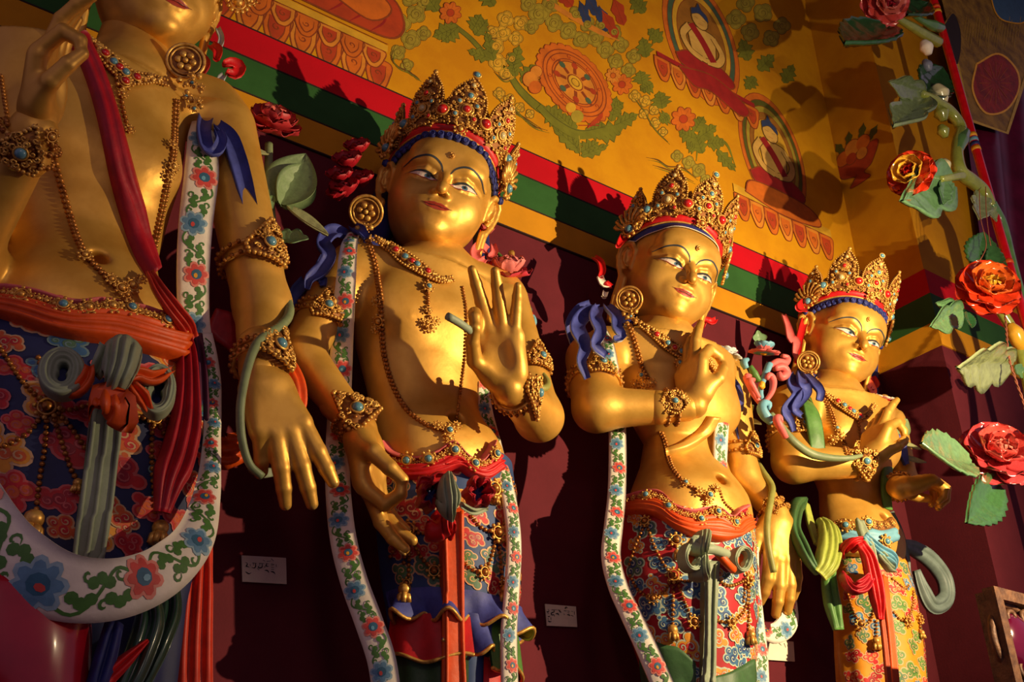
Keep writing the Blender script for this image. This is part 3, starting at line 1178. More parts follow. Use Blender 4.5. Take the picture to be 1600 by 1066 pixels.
def head_dress(st, scallop=False, crown=True, edge=WHITE, jewels='rbcbrg'):
    H = st.head; root = st.root
    TH = np.linspace(-R_(100), R_(100), 61)

    def band(name, z0, z1, o0, o1, m, parent=root, bulge=.02, rows=4):
        V = []; n = len(TH)
        for r in range(rows + 1):
            t = r / rows
            for th in TH:
                V.append(H.w(scalp(th, hairline(th) + z0 + (z1 - z0) * t, o0 + (o1 - o0) * t + bulge * math.sin(math.pi * t))))
        for r in (rows, 0):
            for th in TH:
                V.append(H.w(scalp(th, hairline(th) + z0 + (z1 - z0) * r / rows, -.06)))
        F_ = [(r * n + i, r * n + i + 1, (r + 1) * n + i + 1, (r + 1) * n + i) for r in range(rows + 2) for i in range(n - 1)]
        return mk(name, V, F_, m, parent)
    hr = band('hair_fringe', -.01, .15, .03, .07, HAIR)
    if scallop:
        mb = MB()
        for th in np.linspace(-R_(80), R_(80), 23):
            p = scalp(th, hairline(th) - .005, .045)
            d = np.array((math.sin(th), math.cos(th), 0)); u = np.array((math.cos(th), -math.sin(th), 0))
            ball(mb, H.w(p), np.array((.075, .05, .075)) * H.s, HAIR, np.array([u, d, (0, 0, 1)]) @ H.A, True)
            A = np.array([u, (0, 0, 1)]) @ H.A
            ring(mb, H.w(p + d * .045), A[0], A[1], .040 * H.s, .012 * H.s, HAIR, 10, 4)
        mb.build('hair_curl', hr, kind='stuff')
    else:
        P = [H.w(scalp(th, hairline(th) - .012, .035)) for th in TH]
        mb = MB(); tube(mb, P, .009 * H.s, edge, 5); mb.build('fringe_edge', hr)
    cb = band('crown_band', .15, .29, .08, .12, RED, bulge=.03)
    mb = MB()
    for dz, o in ((.147, .09), (.295, .13)):
        tube(mb, [H.w(scalp(th, hairline(th) + dz, o)) for th in TH], .018 * H.s, ORN, 6)
    mb.build('band_edging', cb)
    mb = MB()                                             # hair on the skull and the topknot
    ball(mb, H.w((0, -.30, .52)), np.array((.88, .98, .84)) * H.s, HAIR, H.A, True)
    tube(mb, [H.w((0, -.3, z)) for z in (1.2, 1.4, 1.62, 1.8)], np.array((.34, .30, .26, .12)) * H.s, HAIR, 14)
    mb.build('hair', root)
    mb = MB(); ball(mb, H.w((0, -.3, 1.88)), .085 * H.s, ORN, None, True); mb.build('topknot_finial', root)
    mb = MB()
    rosette_geo(mb, basis(H.w(scalp(0, hairline(0) + .20, .17)), H.y, H.z, .12 * H.s), 10)
    for sx in (-1, 1):
        pass
    mb.build('band_rosette', cb)
    if not crown: return
    rnd = random.Random(7)
    spec = [(-82, .86, 12), (-42, 1.0, 8), (0, .92, 4), (42, 1.0, 8), (82, .86, 12)]
    for i, (deg, h, tilt) in enumerate(spec):
        th = R_(deg)
        d = Vector((math.sin(th), math.cos(th), 0))
        base = Vector(scalp(th, hairline(th) + .27, .13 + (.04 if deg == 0 else 0)))
        up = Vector((0, 0, 1)) * math.cos(R_(tilt)) + d * math.sin(R_(tilt))
        nW = Vector(np.array(d) @ H.A); uW = Vector(np.array(up) @ H.A)
        M = basis(H.w(base), nW - uW * nW.dot(uW), uW, 1.0) @ Matrix.Diagonal((H.s * 1.12, H.s * h, H.s, 1))
        lf = inst('crown_leaf', LEAFM[i % 3], M, root)
        js = [(0, .30, .062, 'r'), (0, .58, .048, 'b'), (-.13, .42, .036, 'b'), (.13, .42, .036, 'b'), (.0, .80, .036, 'c'), (-.14, .16, .036, 'b'), (.14, .16, .036, 'r')]
        if i % 2: js[0] = (0, .30, .062, 'c'); js[1] = (0, .58, .046, 'r')
        for u, v, r, k in js:
            zf = -.55 * u * u - .10 * v * v + .05
            inst('jewel', JM[k], Matrix.Translation((u, v, zf)) @ Matrix.Diagonal((r / 1.12, r / h, r, 1)), lf, True)
        if i == 2:
            inst('jewel', JM['b'], Matrix.Translation((0, 1.04, -.06)) @ Matrix.Diagonal((.05, .05, .05, 1)), lf, True)
    for deg in (-63, -21, 21, 63):                        # small jewelled lobes between the leaves
        th = R_(deg)
        d = Vector((math.sin(th), math.cos(th), 0))
        base = Vector(scalp(th, hairline(th) + .27, .15))
        up = Vector((0, 0, 1)) * math.cos(R_(8)) + d * math.sin(R_(8))
        nW = Vector(np.array(d) @ H.A); uW = Vector(np.array(up) @ H.A)
        M = basis(H.w(base), nW, uW, 1.0) @ Matrix.Diagonal((H.s * .72, H.s * .52, H.s, 1))
        lf = inst('crown_lobe', LEAFM[1], M, root)
        inst('jewel', JM['b' if abs(deg) > 30 else 'r'], Matrix.Translation((0, .4, .05)) @ Matrix.Diagonal((.12, .16, .1, 1)), lf, True)
    for sx in (-1, 1):                                    # fan ornaments above the ears
        th = sx * R_(97)
        d = Vector((math.sin(th), math.cos(th), 0))
        nW = Vector(np.array(d + Vector((0, .6, 0))) @ H.A)
        c = Vector(H.w((sx * 1.03, .02, .58)))
        B = basis(c, nW, Vector(H.z), .19 * H.s)
        mb = MB()
        rosette_geo(mb, B, 10, ORN, JBLUE)
        l = MB()
        for k in range(9):
            a = R_(40 + k * 17)
            L_ = 1.9 + .5 * math.sin(k * .39)
            tube(l, [(.9 * math.cos(a), .9 * math.sin(a), 0), (1.5 * math.cos(a), 1.5 * math.sin(a), .05), (L_ * math.cos(a - .1), L_ * math.sin(a - .1), .08), (L_ * 1.02 * math.cos(a - .22), L_ * 1.02 * math.sin(a - .22), .0)], [.12, .17, .19, .12], ORN, 6)
        A = np.array(B); mb_add(mb, l, np.array(l.V) @ A[:3, :3].T + A[:3, 3])
        mb.build('side_ornament', root)


def earring(st, sx, c=None, n=None, drop=None, size=.22):
    H = st.head
    c = Vector(H.w((sx * .90, .02, -1.2))) if c is None else Vector(c)
    n = Vector(np.array((sx * .8, .75, 0)) @ H.A) if n is None else Vector(n)
    mb = MB()
    disc_ornament(mb, basis(c, n, H.z, size * H.s))
    rnd = random.Random(5)
    z = Vector((0, 0, -1)) if drop is None else Vector(drop).normalized()
    n = n.normalized(); sd = n.cross(z)
    for k in range(26):
        t = (k + .5) / 26
        wd = size * .62 * (1 - t * .5)
        p = c + z * H.s * (size * 1.05 + t * size * 2.2) + sd * H.s * wd * rnd.uniform(-1, 1) + n * H.s * rnd.uniform(0, .05)
        ball(mb, p, H.s * rnd.uniform(.025, .05), ORN)
        if k % 5 == 0: rosette_geo(mb, basis(p + n * .004, n, z, .06 * H.s), 6, ORN, JBLUE if k % 2 else ORN)
    return mb.build('earring', st.root)


# ------------------------------------------------------------------ things drawn along a surface
def beads_px(mb, pts, bvh, r, m=BEAD, step=None, off=None, smooth=True, every=1):
    """string of beads over a surface; r in metres"""
    W, N = drape(pts, bvh, r * .6 if off is None else off, 3.0, smooth=smooth)
    if len(W) < 2: return None, None
    Q = resample(W, step or r * 1.9)
    for q in Q: ball(mb, q, r, m)
    return W, N


def pendants(mb, p, n, up, s):
    rosette_geo(mb, basis(p, n, up, s), 8, ORN, BEAD)


def band_px(name, top, bot, bvh, off, m, parent, rows=8, cols=40, bulge=.004, folds=0, fold=.003, skirtback=.01, kind=None, label=None, smooth=True, close=True):
    """cloth band between two drawn edges, laid on a surface with its own thickness"""
    A = np.array(catmull(top, cols) if len(top) > 2 else [np.array(top[0]) + (np.array(top[-1]) - np.array(top[0])) * t for t in np.linspace(0, 1, cols)], dtype=float)
    B = np.array(catmull(bot, cols) if len(bot) > 2 else [np.array(bot[0]) + (np.array(bot[-1]) - np.array(bot[0])) * t for t in np.linspace(0, 1, cols)], dtype=float)
    G = np.full((rows + 1, cols, 3), np.nan); NN = np.zeros((rows + 1, cols, 3)); DD = np.full((rows + 1, cols), np.nan)
    for r in range(rows + 1):
        t = r / rows
        for c in range(cols):
            x, y = A[c] + (B[c] - A[c]) * t
            d = ray(x, y).normalized()
            loc, no, i, dist = bvh.ray_cast(CAMPOS, d)
            if loc is None: continue
            if no.dot(d) > 0: no = -no
            DD[r, c] = dist; NN[r, c] = no
    ok = ~np.isnan(DD)
    if not ok.any(): return None
    idx = np.argwhere(ok)
    for r, c in np.argwhere(~ok):
        k = idx[np.argmin(np.abs(idx - (r, c)).sum(1))]
        DD[r, c] = DD[tuple(k)]; NN[r, c] = NN[tuple(k)]
    for _ in range(2):                                    # even out depth jumps
        Dp = np.pad(DD, 1, mode='edge'); DD = (Dp[1:-1, 1:-1] * 2 + Dp[:-2, 1:-1] + Dp[2:, 1:-1] + Dp[1:-1, :-2] + Dp[1:-1, 2:]) / 6
        Np = np.pad(NN, ((1, 1), (1, 1), (0, 0)), mode='edge'); NN = Np[1:-1, 1:-1] * 2 + Np[:-2, 1:-1] + Np[2:, 1:-1] + Np[1:-1, :-2] + Np[1:-1, 2:]
        NN /= np.linalg.norm(NN, axis=2)[:, :, None] + 1e-9
    V = []
    for r in range(rows + 1):
        t = r / rows
        h = off + bulge * math.sin(math.pi * t) + (fold * abs(math.sin(math.pi * folds * t)) if folds else 0)
        for c in range(cols):
            x, y = A[c] + (B[c] - A[c]) * t
            d = np.array(ray(x, y).normalized())
            V.append(np.array(CAMPOS) + d * DD[r, c] + NN[r, c] * h)
    n = cols
    F_ = [(r * n + i, (r + 1) * n + i, (r + 1) * n + i + 1, r * n + i + 1) for r in range(rows) for i in range(n - 1)]
    V = np.array(V)
    if close:                                             # rolled-under rim
        e0 = len(V)
        Vt = V[:n] - NN[0] * (off + .012); Vb = V[rows * n:] - NN[rows] * (off + .012)
        V = np.concatenate([V, Vt, Vb])
        F_ += [(e0 + i, i, i + 1, e0 + i + 1) for i in range(n - 1)]
        F_ += [(rows * n + i, e0 + n + i, e0 + n + i + 1, rows * n + i + 1) for i in range(n - 1)]
        for c in (0, n - 1):
            e1 = len(V)
            V = np.concatenate([V, V[c:(rows + 1) * n:n][:rows + 1] - NN[:, c] * (off + .012)])
            F_ += [(r * n + c, (r + 1) * n + c, e1 + r + 1, e1 + r) for r in range(rows)]
    o = mk(name, V, F_, m, parent)
    if label: o['label'] = label
    return o


class Ribbon:
    """free strip of cloth along world points; width across, with thickness and mapper(u, v, h) in metres"""
    def __init__(s, P, width, face, step=.012, th=.007, curl=0.0):
        P = resample(catmull(P, max(24, len(P) * 12)), step)
        s.P = P; n = len(P)
        T = np.gradient(P, axis=0); T /= np.linalg.norm(T, axis=1)[:, None] + 1e-9
        Fc = np.array([np.array(face(i / (n - 1)) if callable(face) else face, dtype=float) for i in range(n)])
        N = Fc - T * (Fc * T).sum(1)[:, None]; N /= np.linalg.norm(N, axis=1)[:, None] + 1e-9
        s.N = N; s.B = np.cross(T, N)
        s.W = np.interp(np.linspace(0, 1, n), np.linspace(0, 1, len(width)), width) if np.ndim(width) else np.full(n, width)
        s.L = np.r_[0, np.cumsum(np.linalg.norm(np.diff(P, axis=0), axis=1))]
        s.len = s.L[-1]; s.th = th; s.curl = curl

    def at(s, u, v, h):
        """u along in metres, v across in half widths"""
        i = np.interp(u, s.L, np.arange(len(s.L)))
        k = int(min(i, len(s.L) - 2)); t = i - k
        l = lambda A: A[k] * (1 - t) + A[k + 1] * t
        wv = l(s.W) / 2
        return tuple(l(s.P) + l(s.B) * v * wv + l(s.N) * (h - s.curl * v * v))

    def build(s, name, m, parent, cols=6, edge=None, folds=0, fold=.006, label=None, smooth=True):
        n = len(s.P); V = []
        for side in (0, 1):
            for i in range(n):
                for c in range(cols + 1):
                    v = c / cols * 2 - 1
                    h = -s.th * side - s.curl * v * v + (fold * (abs(math.sin(math.pi * folds * (v + 1) / 2)) - .5) * 2 * min(1, .12 + 5 * min(i, n - 1 - i) / n) if folds else 0)
                    V.append(s.P[i] + s.B[i] * v * s.W[i] / 2 + s.N[i] * h)
        k = cols + 1; q = n * k; F_ = []; M = []
        for i in range(n - 1):
            for c in range(cols):
                a = i * k + c
                F_.append((a, a + k, a + k + 1, a + 1)); F_.append((q + a, q + a + 1, q + a + k + 1, q + a + k)); M += [0, 0]
            for c in (0, cols):
                a = i * k + c
                F_.append((a, a + k, q + a + k, q + a)); M.append(1 if edge else 0)
        for i in (0, n - 1):
            for c in range(cols):
                a = i * k + c
                F_.append((a, a + 1, q + a + 1, q + a)); M.append(1 if edge else 0)
        o = mk(name, V, F_, [m] + ([edge] if edge else []), parent, M, smooth)
        if label: o['label'] = label
        s.obj = o
        return o


FL_B = mat('petal_blue_print', (96, 140, 168), 0.6); FL_BT = mat('petal_pale_blue_print', (150, 182, 192), 0.6)
FL_P = mat('petal_red_print', (214, 76, 66), 0.6); FL_PT = mat('petal_pale_red_print', (232, 140, 120), 0.6)
FL_C = mat('petal_core_print', (54, 104, 130), 0.6)
VINE = mat('vine_print', (76, 124, 52), 0.6)


def floral(rb, parent, u0=.04, seed=0, gap=1.6):
    """painted blossoms on a scrolling green vine"""
    rnd = random.Random(seed)
    W = float(np.mean(rb.W)); sc = W / 2
    mp = lambda x, y, h: rb.at(min(max(x, 0), rb.len), max(-.96, min(.96, y / (np.interp(x, rb.L, rb.W) / 2))), h)
    P = Paint(mp, .0006, .0004)
    u = u0; i = 0
    while u < rb.len - W * .3:
        wv = float(np.interp(u, rb.L, rb.W)); r = wv * .42
        y = wv * .08 * (1 if i % 2 else -1)
        nx = u + wv * gap
        if nx < rb.len + W:
            s1 = 1 if i % 2 else -1
            Pv = [(u, y), (u + .35 * wv * gap, s1 * wv * .36), (u + .7 * wv * gap, -s1 * wv * .30), (nx, -y)]
            P.stroke(Pv, wv * .055, VINE, 1, taper=False)
            for f, sg in ((.38, 1), (.55, -1), (.72, 1)):
                x = u + f * wv * gap
                if x > rb.len: continue
                for q in range(3):
                    P.disc((x + (q - 1) * wv * .13, sg * s1 * wv * (.12 + .07 * (q % 2))), wv * .10, VINE, 1, n=8)
                P.spiral((x + wv * .05, -sg * s1 * wv * .22), wv * .12, .9, wv * .05, VINE, 1, 0, sg, 9)
        if i % 2: P.flower((u, y), r, rnd.random() * 6, FL_B, FL_BT, FL_C, 2, 7, FL_P)
        else: P.flower((u, y), r, rnd.random() * 6, FL_P, FL_PT, FL_C, 2, 7, LBLUE if i % 4 else YELLOW)
        u = nx; i += 1
    P.build('floral_print', parent, kind='stuff')


class Skirt:
    """cloth wrapped round hips and legs: stacked ellipses with folds"""
    def __init__(s, st, rows, ratio, lobes=.05, fold=.006, nf=11, grow=.012):
        z, cx, cy, wd, d = st.rows(rows, ratio)
        zl = ALT
        s.z = np.r_[zl, z]; s.cx = np.r_[cx[0], cx]; s.cy = np.r_[cy[0], cy]; s.w = np.r_[wd[0] * .95, wd] + grow; s.d = np.r_[d[0] * .95, d] + grow
        s.lobes, s.fold, s.nf = lobes, fold, nf
        s.z1 = s.z[-1]

    def pt(s, th, z, h=0.0):
        c, y, w_, d_ = [float(np.interp(z, s.z, q)) for q in (s.cx, s.cy, s.w, s.d)]
        t = max(0.0, min(1.0, (s.z1 - z) / .9))
        k = 1 + s.lobes * t * (abs(math.sin(th * 1.0)) * -.9 + .45) * 1.0
        f = s.fold * t * math.sin(s.nf * th + 3 * z) + h
        return np.array((c + math.cos(th) * (w_ * k + f), y + math.sin(th) * (d_ * k + f), z))

    def build(s, name, m, parent, nt=140, nz=60):
        Z = np.linspace(s.z[0], s.z1, nz); T = np.linspace(0, 2 * math.pi, nt, endpoint=False)
        V = [s.pt(t, z) for z in Z for t in T]
        F_ = [(i * nt + j, i * nt + (j + 1) % nt, (i + 1) * nt + (j + 1) % nt, (i + 1) * nt + j) for i in range(nz - 1) for j in range(nt)]
        s.obj = mk(name, V, F_, m, parent)
        s.V, s.F = V, F_
        return s.obj

    def frill(s, name, parent, z0, z1, amp, n, ta, tb, m, lining, h0=.012, flare=.03, edge=True, ph=0.0, nt=90, nz=8):
        """rippled flounce standing off the cloth: outer skin, lining and a gilt edge"""
        V = []; T = np.linspace(ta, tb, nt)
        for side in (0, 1):
            for i in range(nz + 1):
                t = i / nz
                for th in T:
                    V.append(s.pt(th, z0 + (z1 - z0) * t + .012 * t * math.sin(n * th * 2 + ph), h0 + flare * t + amp * t ** 1.3 * math.sin(n * th + ph) - .007 * side))
        k = (nz + 1) * nt; F_ = []; M = []
        for i in range(nz):
            for j in range(nt - 1):
                q = i * nt + j
                F_.append((q, q + nt, q + nt + 1, q + 1)); M.append(0)
                F_.append((k + q, k + q + 1, k + q + nt + 1, k + q + nt)); M.append(1)
        o = mk(name, V, F_, [m, lining], parent, M)
        if edge:
            mb = MB(); tube(mb, [np.array(V[nz * nt + j]) * .5 + np.array(V[k + nz * nt + j]) * .5 for j in range(nt)], .0055, ORN, 6); mb.build('gilt_edge', o)
        return o

    def clouds(s, parent, seed, pal, rim, zlo, zhi, th0, th1, size=.05, n=60, gap=2.0):
        rnd = random.Random(seed)
        R0 = float(np.mean(s.w)) * .85
        mp = lambda x, y, h: tuple(s.pt(x / R0, y, h))
        P = Paint(mp, .0006, .0004)
        done = []
        for k in range(n * 30):
            th = rnd.uniform(th0, th1); z = rnd.uniform(zlo, zhi); r = size * rnd.uniform(.75, 1.2)
            x = th * R0
            if any(math.hypot(x - a, z - b) < (r + c) * gap / 2 for a, b, c in done): continue
            done.append((x, z, r))
            f, mid = pal[rnd.randrange(len(pal))]
            kind = rnd.random()
            lob = None if kind < .55 else [(0, 0, .5), (.5, .35, .42), (-.1, .7, .34), (-.6, .3, .3), (.4, -.5, .3)]
            P.cloud((x, z), r * .72, rnd.uniform(-.8, .8) + (3.14 if rnd.random() < .3 else 0), f, rim.get(f, rim['*']), 0, lob, mid)
            if len(done) >= n: break
        P.build('cloud_print', parent, kind='stuff')


def merge_bvh(*VF):
    V = []; F_ = []; n = 0
    for v, f in VF:
        V += [tuple(map(float, q)) for q in v]
        F_ += [tuple(int(a) + n for a in q) for q in f]
        n = len(V)
    return BVHTree.FromPolygons(V, F_)


def bracelet(st, a, b, t, r, name='bracelet', plaque=None, face=None, n=22, size=.045, up=None, tri=False):
    """two rings of beads round a limb between joints a and b, with a jewelled plate facing out"""
    a, b = Vector(a), Vector(b)
    d = (b - a).normalized(); c = a + (b - a) * t
    f = Vector(face) if face is not None else CAMD(c)
    f = (f - d * f.dot(d)).normalized(); sd = d.cross(f)
    mb = MB()
    for o in (-.016, .016):
        cc = c + d * o
        ring(mb, cc, f, sd, r + .004, .006, ORN, 24, 6)
        for k in range(n):
            q = 6.283 * k / n
            ball(mb, cc + (f * math.cos(q) + sd * math.sin(q)) * (r + .009), .0075, BEAD)
    o = mb.build(name, st.root)
    mb = MB()
    pc = c + f * (r + .012)
    u = d if up is None else Vector(up)
    u = (u - f * u.dot(f)).normalized(); s2 = u.cross(f)
    M = basis(pc, f, u, size)
    l = MB(); rnd = random.Random(int(t * 100) + n)
    OUT = [(-.8, -.7), (.8, -.7), (.95, -.2), (.5, .5), (0, 1.35), (-.5, .5), (-.95, -.2)] if tri else [(0, -1.1), (.7, -.6), (.95, 0), (.7, .6), (0, 1.1), (-.7, .6), (-.95, 0), (-.7, -.6)]
    zc = lambda x: -.28 * x * x
    l.add([(0, 0, .08)] + [(x, y, zc(x)) for x, y in OUT] + [(x, y, zc(x) - .3) for x, y in OUT],
          [(0, 1 + i, 1 + (i + 1) % len(OUT)) for i in range(len(OUT))] + [(1 + i, 1 + len(OUT) + i, 1 + len(OUT) + (i + 1) % len(OUT), 1 + (i + 1) % len(OUT)) for i in range(len(OUT))], ORND)
    for x, y in resample(np.array(OUT + [OUT[0]]), .2): ball(l, (x, y, zc(x) + .02), .12, ORN)
    for k in range(40):
        x, y = rnd.uniform(-.8, .8), rnd.uniform(-.7, 1.0)
        if math.hypot(x, y) < .34 or abs(x) > .85 - max(0, y) * .6: continue
        curl(l, (x, y, zc(x) + .1), .17, rnd.random() * 6, rnd.choice((-1, 1)), ORN, .055, 1.0, 7, .06)
    A = np.array(M); mb_add(mb, l, np.array(l.V) @ A[:3, :3].T + A[:3, 3])
    pl = mb.build('plate', o)
    inst('jewel', JM['b'], M @ Matrix.Translation((0, 0, .1)) @ Matrix.Scale(.24, 4), pl)
    return o
# ------------------------------------------------------------------ shared dress parts


def PX(st, pts):
    """(px, py, dy) control points of a statue -> world points"""
    return [np.array(st.P(p[0], p[1], p[2] if len(p) > 2 else -.2)) for p in pts]


def ribbon(st, name, pts, wpx, m, face=(-.3, -1, 0), th=.008, curl=0.0, flor=None, edge=None, folds=0, fold=.006, cols=6, parent=None, label=None):
    P = PX(st, pts)
    sc = ppm(P[len(P) // 2])
    wd = [w_ / sc for w_ in wpx] if np.ndim(wpx) else wpx / sc
    r = Ribbon(P, wd, face, .011, th, curl)
    o = r.build(name, m, parent or st.root, cols, edge, folds, fold, label)
    if flor is not None: floral(r, o, seed=flor)
    return o


def rope(st, name, pts, rpx, m, flat=1.0, seg=10, parent=None, face=None, label=None):
    P = resample(catmull(PX(st, pts), len(pts) * 10), .008)
    sc = ppm(P[len(P) // 2])
    mb = MB()
    r = [q / sc for q in rpx] if np.ndim(rpx) else rpx / sc
    tube(mb, P, r if np.ndim(r) == 0 else np.interp(np.linspace(0, 1, len(P)), np.linspace(0, 1, len(r)), r), m, seg, True, flat, face)
    return mb.build(name, parent or st.root, label=label)


def swags(st, strings, nodes, drops, bvh, r=.0062):
    """bead festoons with flower bosses and tassels"""
    mb = MB()
    for s_ in strings: beads_px(mb, s_, bvh, r)
    o = mb.build('bead_festoon', st.root, kind='stuff')
    for x, y, z in nodes:
        W, N = drape([(x - 1, y), (x + 1, y)], bvh, .01, 2.0, smooth=False)
        if len(W):
            m2 = MB(); rosette_geo(m2, basis(W[0], N[0], (0, 0, 1), z), 8, ORN, BEAD); m2.build('boss', o)
    for x, y, z in drops:
        W, N = drape([(x, y - 6), (x, y)], bvh, .012, 3.0, smooth=False)
        if len(W):
            m2 = MB(); p = Vector(W[-1])
            ball(m2, p, z * .5, ORN, None, True)
            for k in range(6):
                a = k * 6.283 / 6
                q = p + Vector((math.cos(a) * z * .45, math.sin(a) * z * .45, -z * 1.0))
                tube(m2, [p, p + (q - p) * .5 + Vector((math.cos(a), math.sin(a), 0)) * z * .12, q], [z * .12, z * .24, z * .2], ORN, 5)
            m2.build('tassel', o)


def chain(st, name, pts, bvh, r=.0065, double=False):
    mb = MB()
    beads_px(mb, pts, bvh, r)
    if double: beads_px(mb, [(x + 4, y + 1) for x, y in pts], bvh, r)
    return mb.build(name, st.root)


def boss(st, x, y, size, parent, bvh, m=None, core=None, up=(0, 0, 1), name='boss', jewel=None, lift=.006):
    W, N = drape([(x - 1, y), (x + 1, y)], bvh, lift, 2.0, smooth=False)
    if not len(W): return
    mb = MB()
    M = basis(W[0], N[0], up, size)
    rosette_geo(mb, M, 8, ORN, core or ORN)
    o = mb.build(name, parent)
    if jewel: inst('jewel', JM[jewel], M @ Matrix.Translation((0, 0, .3)) @ Matrix.Scale(.42, 4), o)
    return o


def collar(st, pts, bvh, w0, w1, seed=1, name='necklace'):
    """broad gilt necklace: two bead edges filled with scrolls, widening to the middle"""
    W, N = drape(pts, bvh, .006, 3.0)
    if len(W) < 3: return None
    W = np.array(W); N = np.array(N); n = len(W)
    T = np.gradient(W, axis=0); T /= np.linalg.norm(T, axis=1)[:, None] + 1e-9
    B = np.cross(T, N)
    t = np.linspace(0, 1, n); wd = w0 + (w1 - w0) * np.sin(math.pi * np.clip(t, 0, 1)) ** 2
    mb = MB(); rnd = random.Random(seed)
    A, C = W - B * wd[:, None], W + B * wd[:, None]
    V = list(A) + list(C) + list(A + N * .006) + list(C + N * .006)
    F_ = [(2 * n + i, 2 * n + i + 1, 3 * n + i + 1, 3 * n + i) for i in range(n - 1)] + [(i, i + 1, 2 * n + i + 1, 2 * n + i) for i in range(n - 1)] + [(n + i + 1, n + i, 3 * n + i, 3 * n + i + 1) for i in range(n - 1)]
    mb.add(V, F_, ORND)
    for E in (A, C):
        for q in resample(E + N * .007, .0095): ball(mb, q, .005, ORN)
    for k in range(int(n * 2.2)):
        i = rnd.randrange(2, n - 2); v = rnd.uniform(-.7, .7)
        ball(mb, W[i] + B[i] * v * wd[i] + N[i] * .008, rnd.uniform(.004, .008), ORN)
    o = mb.build(name, st.root)
    for k, j in ((.30, 'r'), (.42, 'b'), (.5, 'r'), (.58, 'b'), (.7, 'r')):
        i = int(k * (n - 1))
        inst('jewel', JM[j], basis(W[i] + N[i] * .012, N[i], (0, 0, 1), .010), o)
    return o


def bow(st, c, rx, ry, wpx, m, inner, dy=-.3, rot=0.0, folds=4, name='knot_loop', ruffle=0.0):
    """loop of pleated cloth standing off the waist knot"""
    P = []
    for a in np.linspace(-.2, 6.0832, 43):
        q = 1 + ruffle * math.sin(6 * a)
        x = rx * math.cos(a) * q; y = ry * math.sin(a) * q
        P.append((c[0] + x * math.cos(rot) - y * math.sin(rot), c[1] + x * math.sin(rot) + y * math.cos(rot), dy - .012 * math.sin(a) - ruffle * .12 * math.cos(6 * a)))
    W = PX(st, P); sc = ppm(W[0])
    mid = np.mean(W, axis=0); V = []; F_ = []
    fr = np.array((-.25, -.95, -.1)); fr /= np.linalg.norm(fr)
    k = 15; n = len(W)
    for i, p in enumerate(W):
        o = (p - mid); L = np.linalg.norm(o)
        f = min(.92, wpx / sc / L) * (1 - .25 * math.sin(math.pi * i / (n - 1)) * 0)
        for j in range(k):
            t = j / (k - 1)
            q = mid + o * (1 - t * f) + fr * (.022 * math.sin(math.pi * min(1, t * .8 + .2)) + .007 * abs(math.sin(t * math.pi * folds)))
            V.append(q)
    for i, p in enumerate(W):                             # back skin
        for j in (0, k - 1): V.append(V[i * k + j] - fr * .04)
    for i in range(n - 1):
        for j in range(k - 1):
            a = i * k + j
            F_.append((a, a + 1, a + k + 1, a + k))
        b = n * k + 2 * i
        F_.append((i * k, (i + 1) * k, b + 2, b)); F_.append((i * k + k - 1, b + 1, b + 3, (i + 1) * k + k - 1))
    o = mk(name, V, F_, m, st.root)
    if inner is not None:
        mb = MB()
        R = [mid + (p - mid) * .6 - fr * .012 for p in W]
        n0 = len(R)
        mb.add([mid - fr * .02] + R, [(0, 1 + i, 1 + (i + 1) % n0) for i in range(n0)], inner)
        mb.build('loop_lining', o)
    return o


def fan_knot(st, top, bot, wt, wb, m, dy=-.33, n=5, name='waist_knot', mid=None):
    """bunched cloth: a pleated sheaf from top to bottom, bellied forward"""
    c = ((top[0] + bot[0]) / 2, (top[1] + bot[1]) / 2, (wt + wb) * .5) if mid is None else mid
    P = PX(st, [(top[0], top[1], dy + .02), ((top[0] + c[0]) / 2, (top[1] + c[1]) / 2, dy - .02), (c[0], c[1], dy - .03), ((bot[0] + c[0]) / 2, (bot[1] + c[1]) / 2, dy - .02), (bot[0], bot[1], dy + .02)])
    sc = ppm(P[0])
    r = Ribbon(P, [wt * 2.1 / sc, (wt + c[2]) * 1.05 / sc, c[2] * 2.1 / sc, (wb + c[2]) * 1.0 / sc, wb * 2.0 / sc], (-.3, -1, -.1), .008, .02, .030)
    return r.build(name, m, st.root, 28, None, n, .0065)


# flowers ---------------------------------------------------------------
def petal_mesh(name, m, cup=.5, tipc=None, wide=.62, notch=0.0, curl_=0.0, m2=None):
    """one carved petal: base at the origin, length 1 along y, cupped toward +z"""
    mb = MB(); nu, nv = 6, 8; V = []; F_ = []; M_ = []
    for side in (0, 1):
        for i in range(nv + 1):
            v = i / nv
            hw = wide * float(np.interp(v, (0, .15, .35, .55, .75, .88, .96, 1), (.30, .55, .82, .97, 1, .86, .62, .36)))
            for j in range(nu + 1):
                u = j / nu * 2 - 1
                y = v * (1 + .07 * (1 - u * u)) - notch * (1 - abs(u)) * (v > .9)
                z = cup * (u * u * .45 * wide + v * v * .6) - curl_ * max(0, v - .7) ** 2 * 6
                V.append((u * hw, y, z - (.05 * (1 - v * .6) + .02) * side))
    n1 = (nu + 1) * (nv + 1)
    for i in range(nv):
        for j in range(nu):
            a = i * (nu + 1) + j
            F_.append((a, a + 1, a + nu + 2, a + nu + 1)); F_.append((n1 + a, n1 + a + nu + 1, n1 + a + nu + 2, n1 + a + 1))
        for j in (0, nu):
            a = i * (nu + 1) + j
            F_.append((a, a + nu + 1, n1 + a + nu + 1, n1 + a))
    for j in range(nu):
        a = nv * (nu + 1) + j
        F_.append((a, a + 1, n1 + a + 1, n1 + a))
    if m2 is not None:
        k = nu * 2 * 3
        mb.add(V, F_, m)
        mb.mi(m2)
        for q, f in enumerate(mb.F):
            if min(V[i][1] for i in f if i < len(V)) >= .62: mb.M[q] = 1
    else: mb.add(V, F_, m)
    return local_mesh(name, mb)


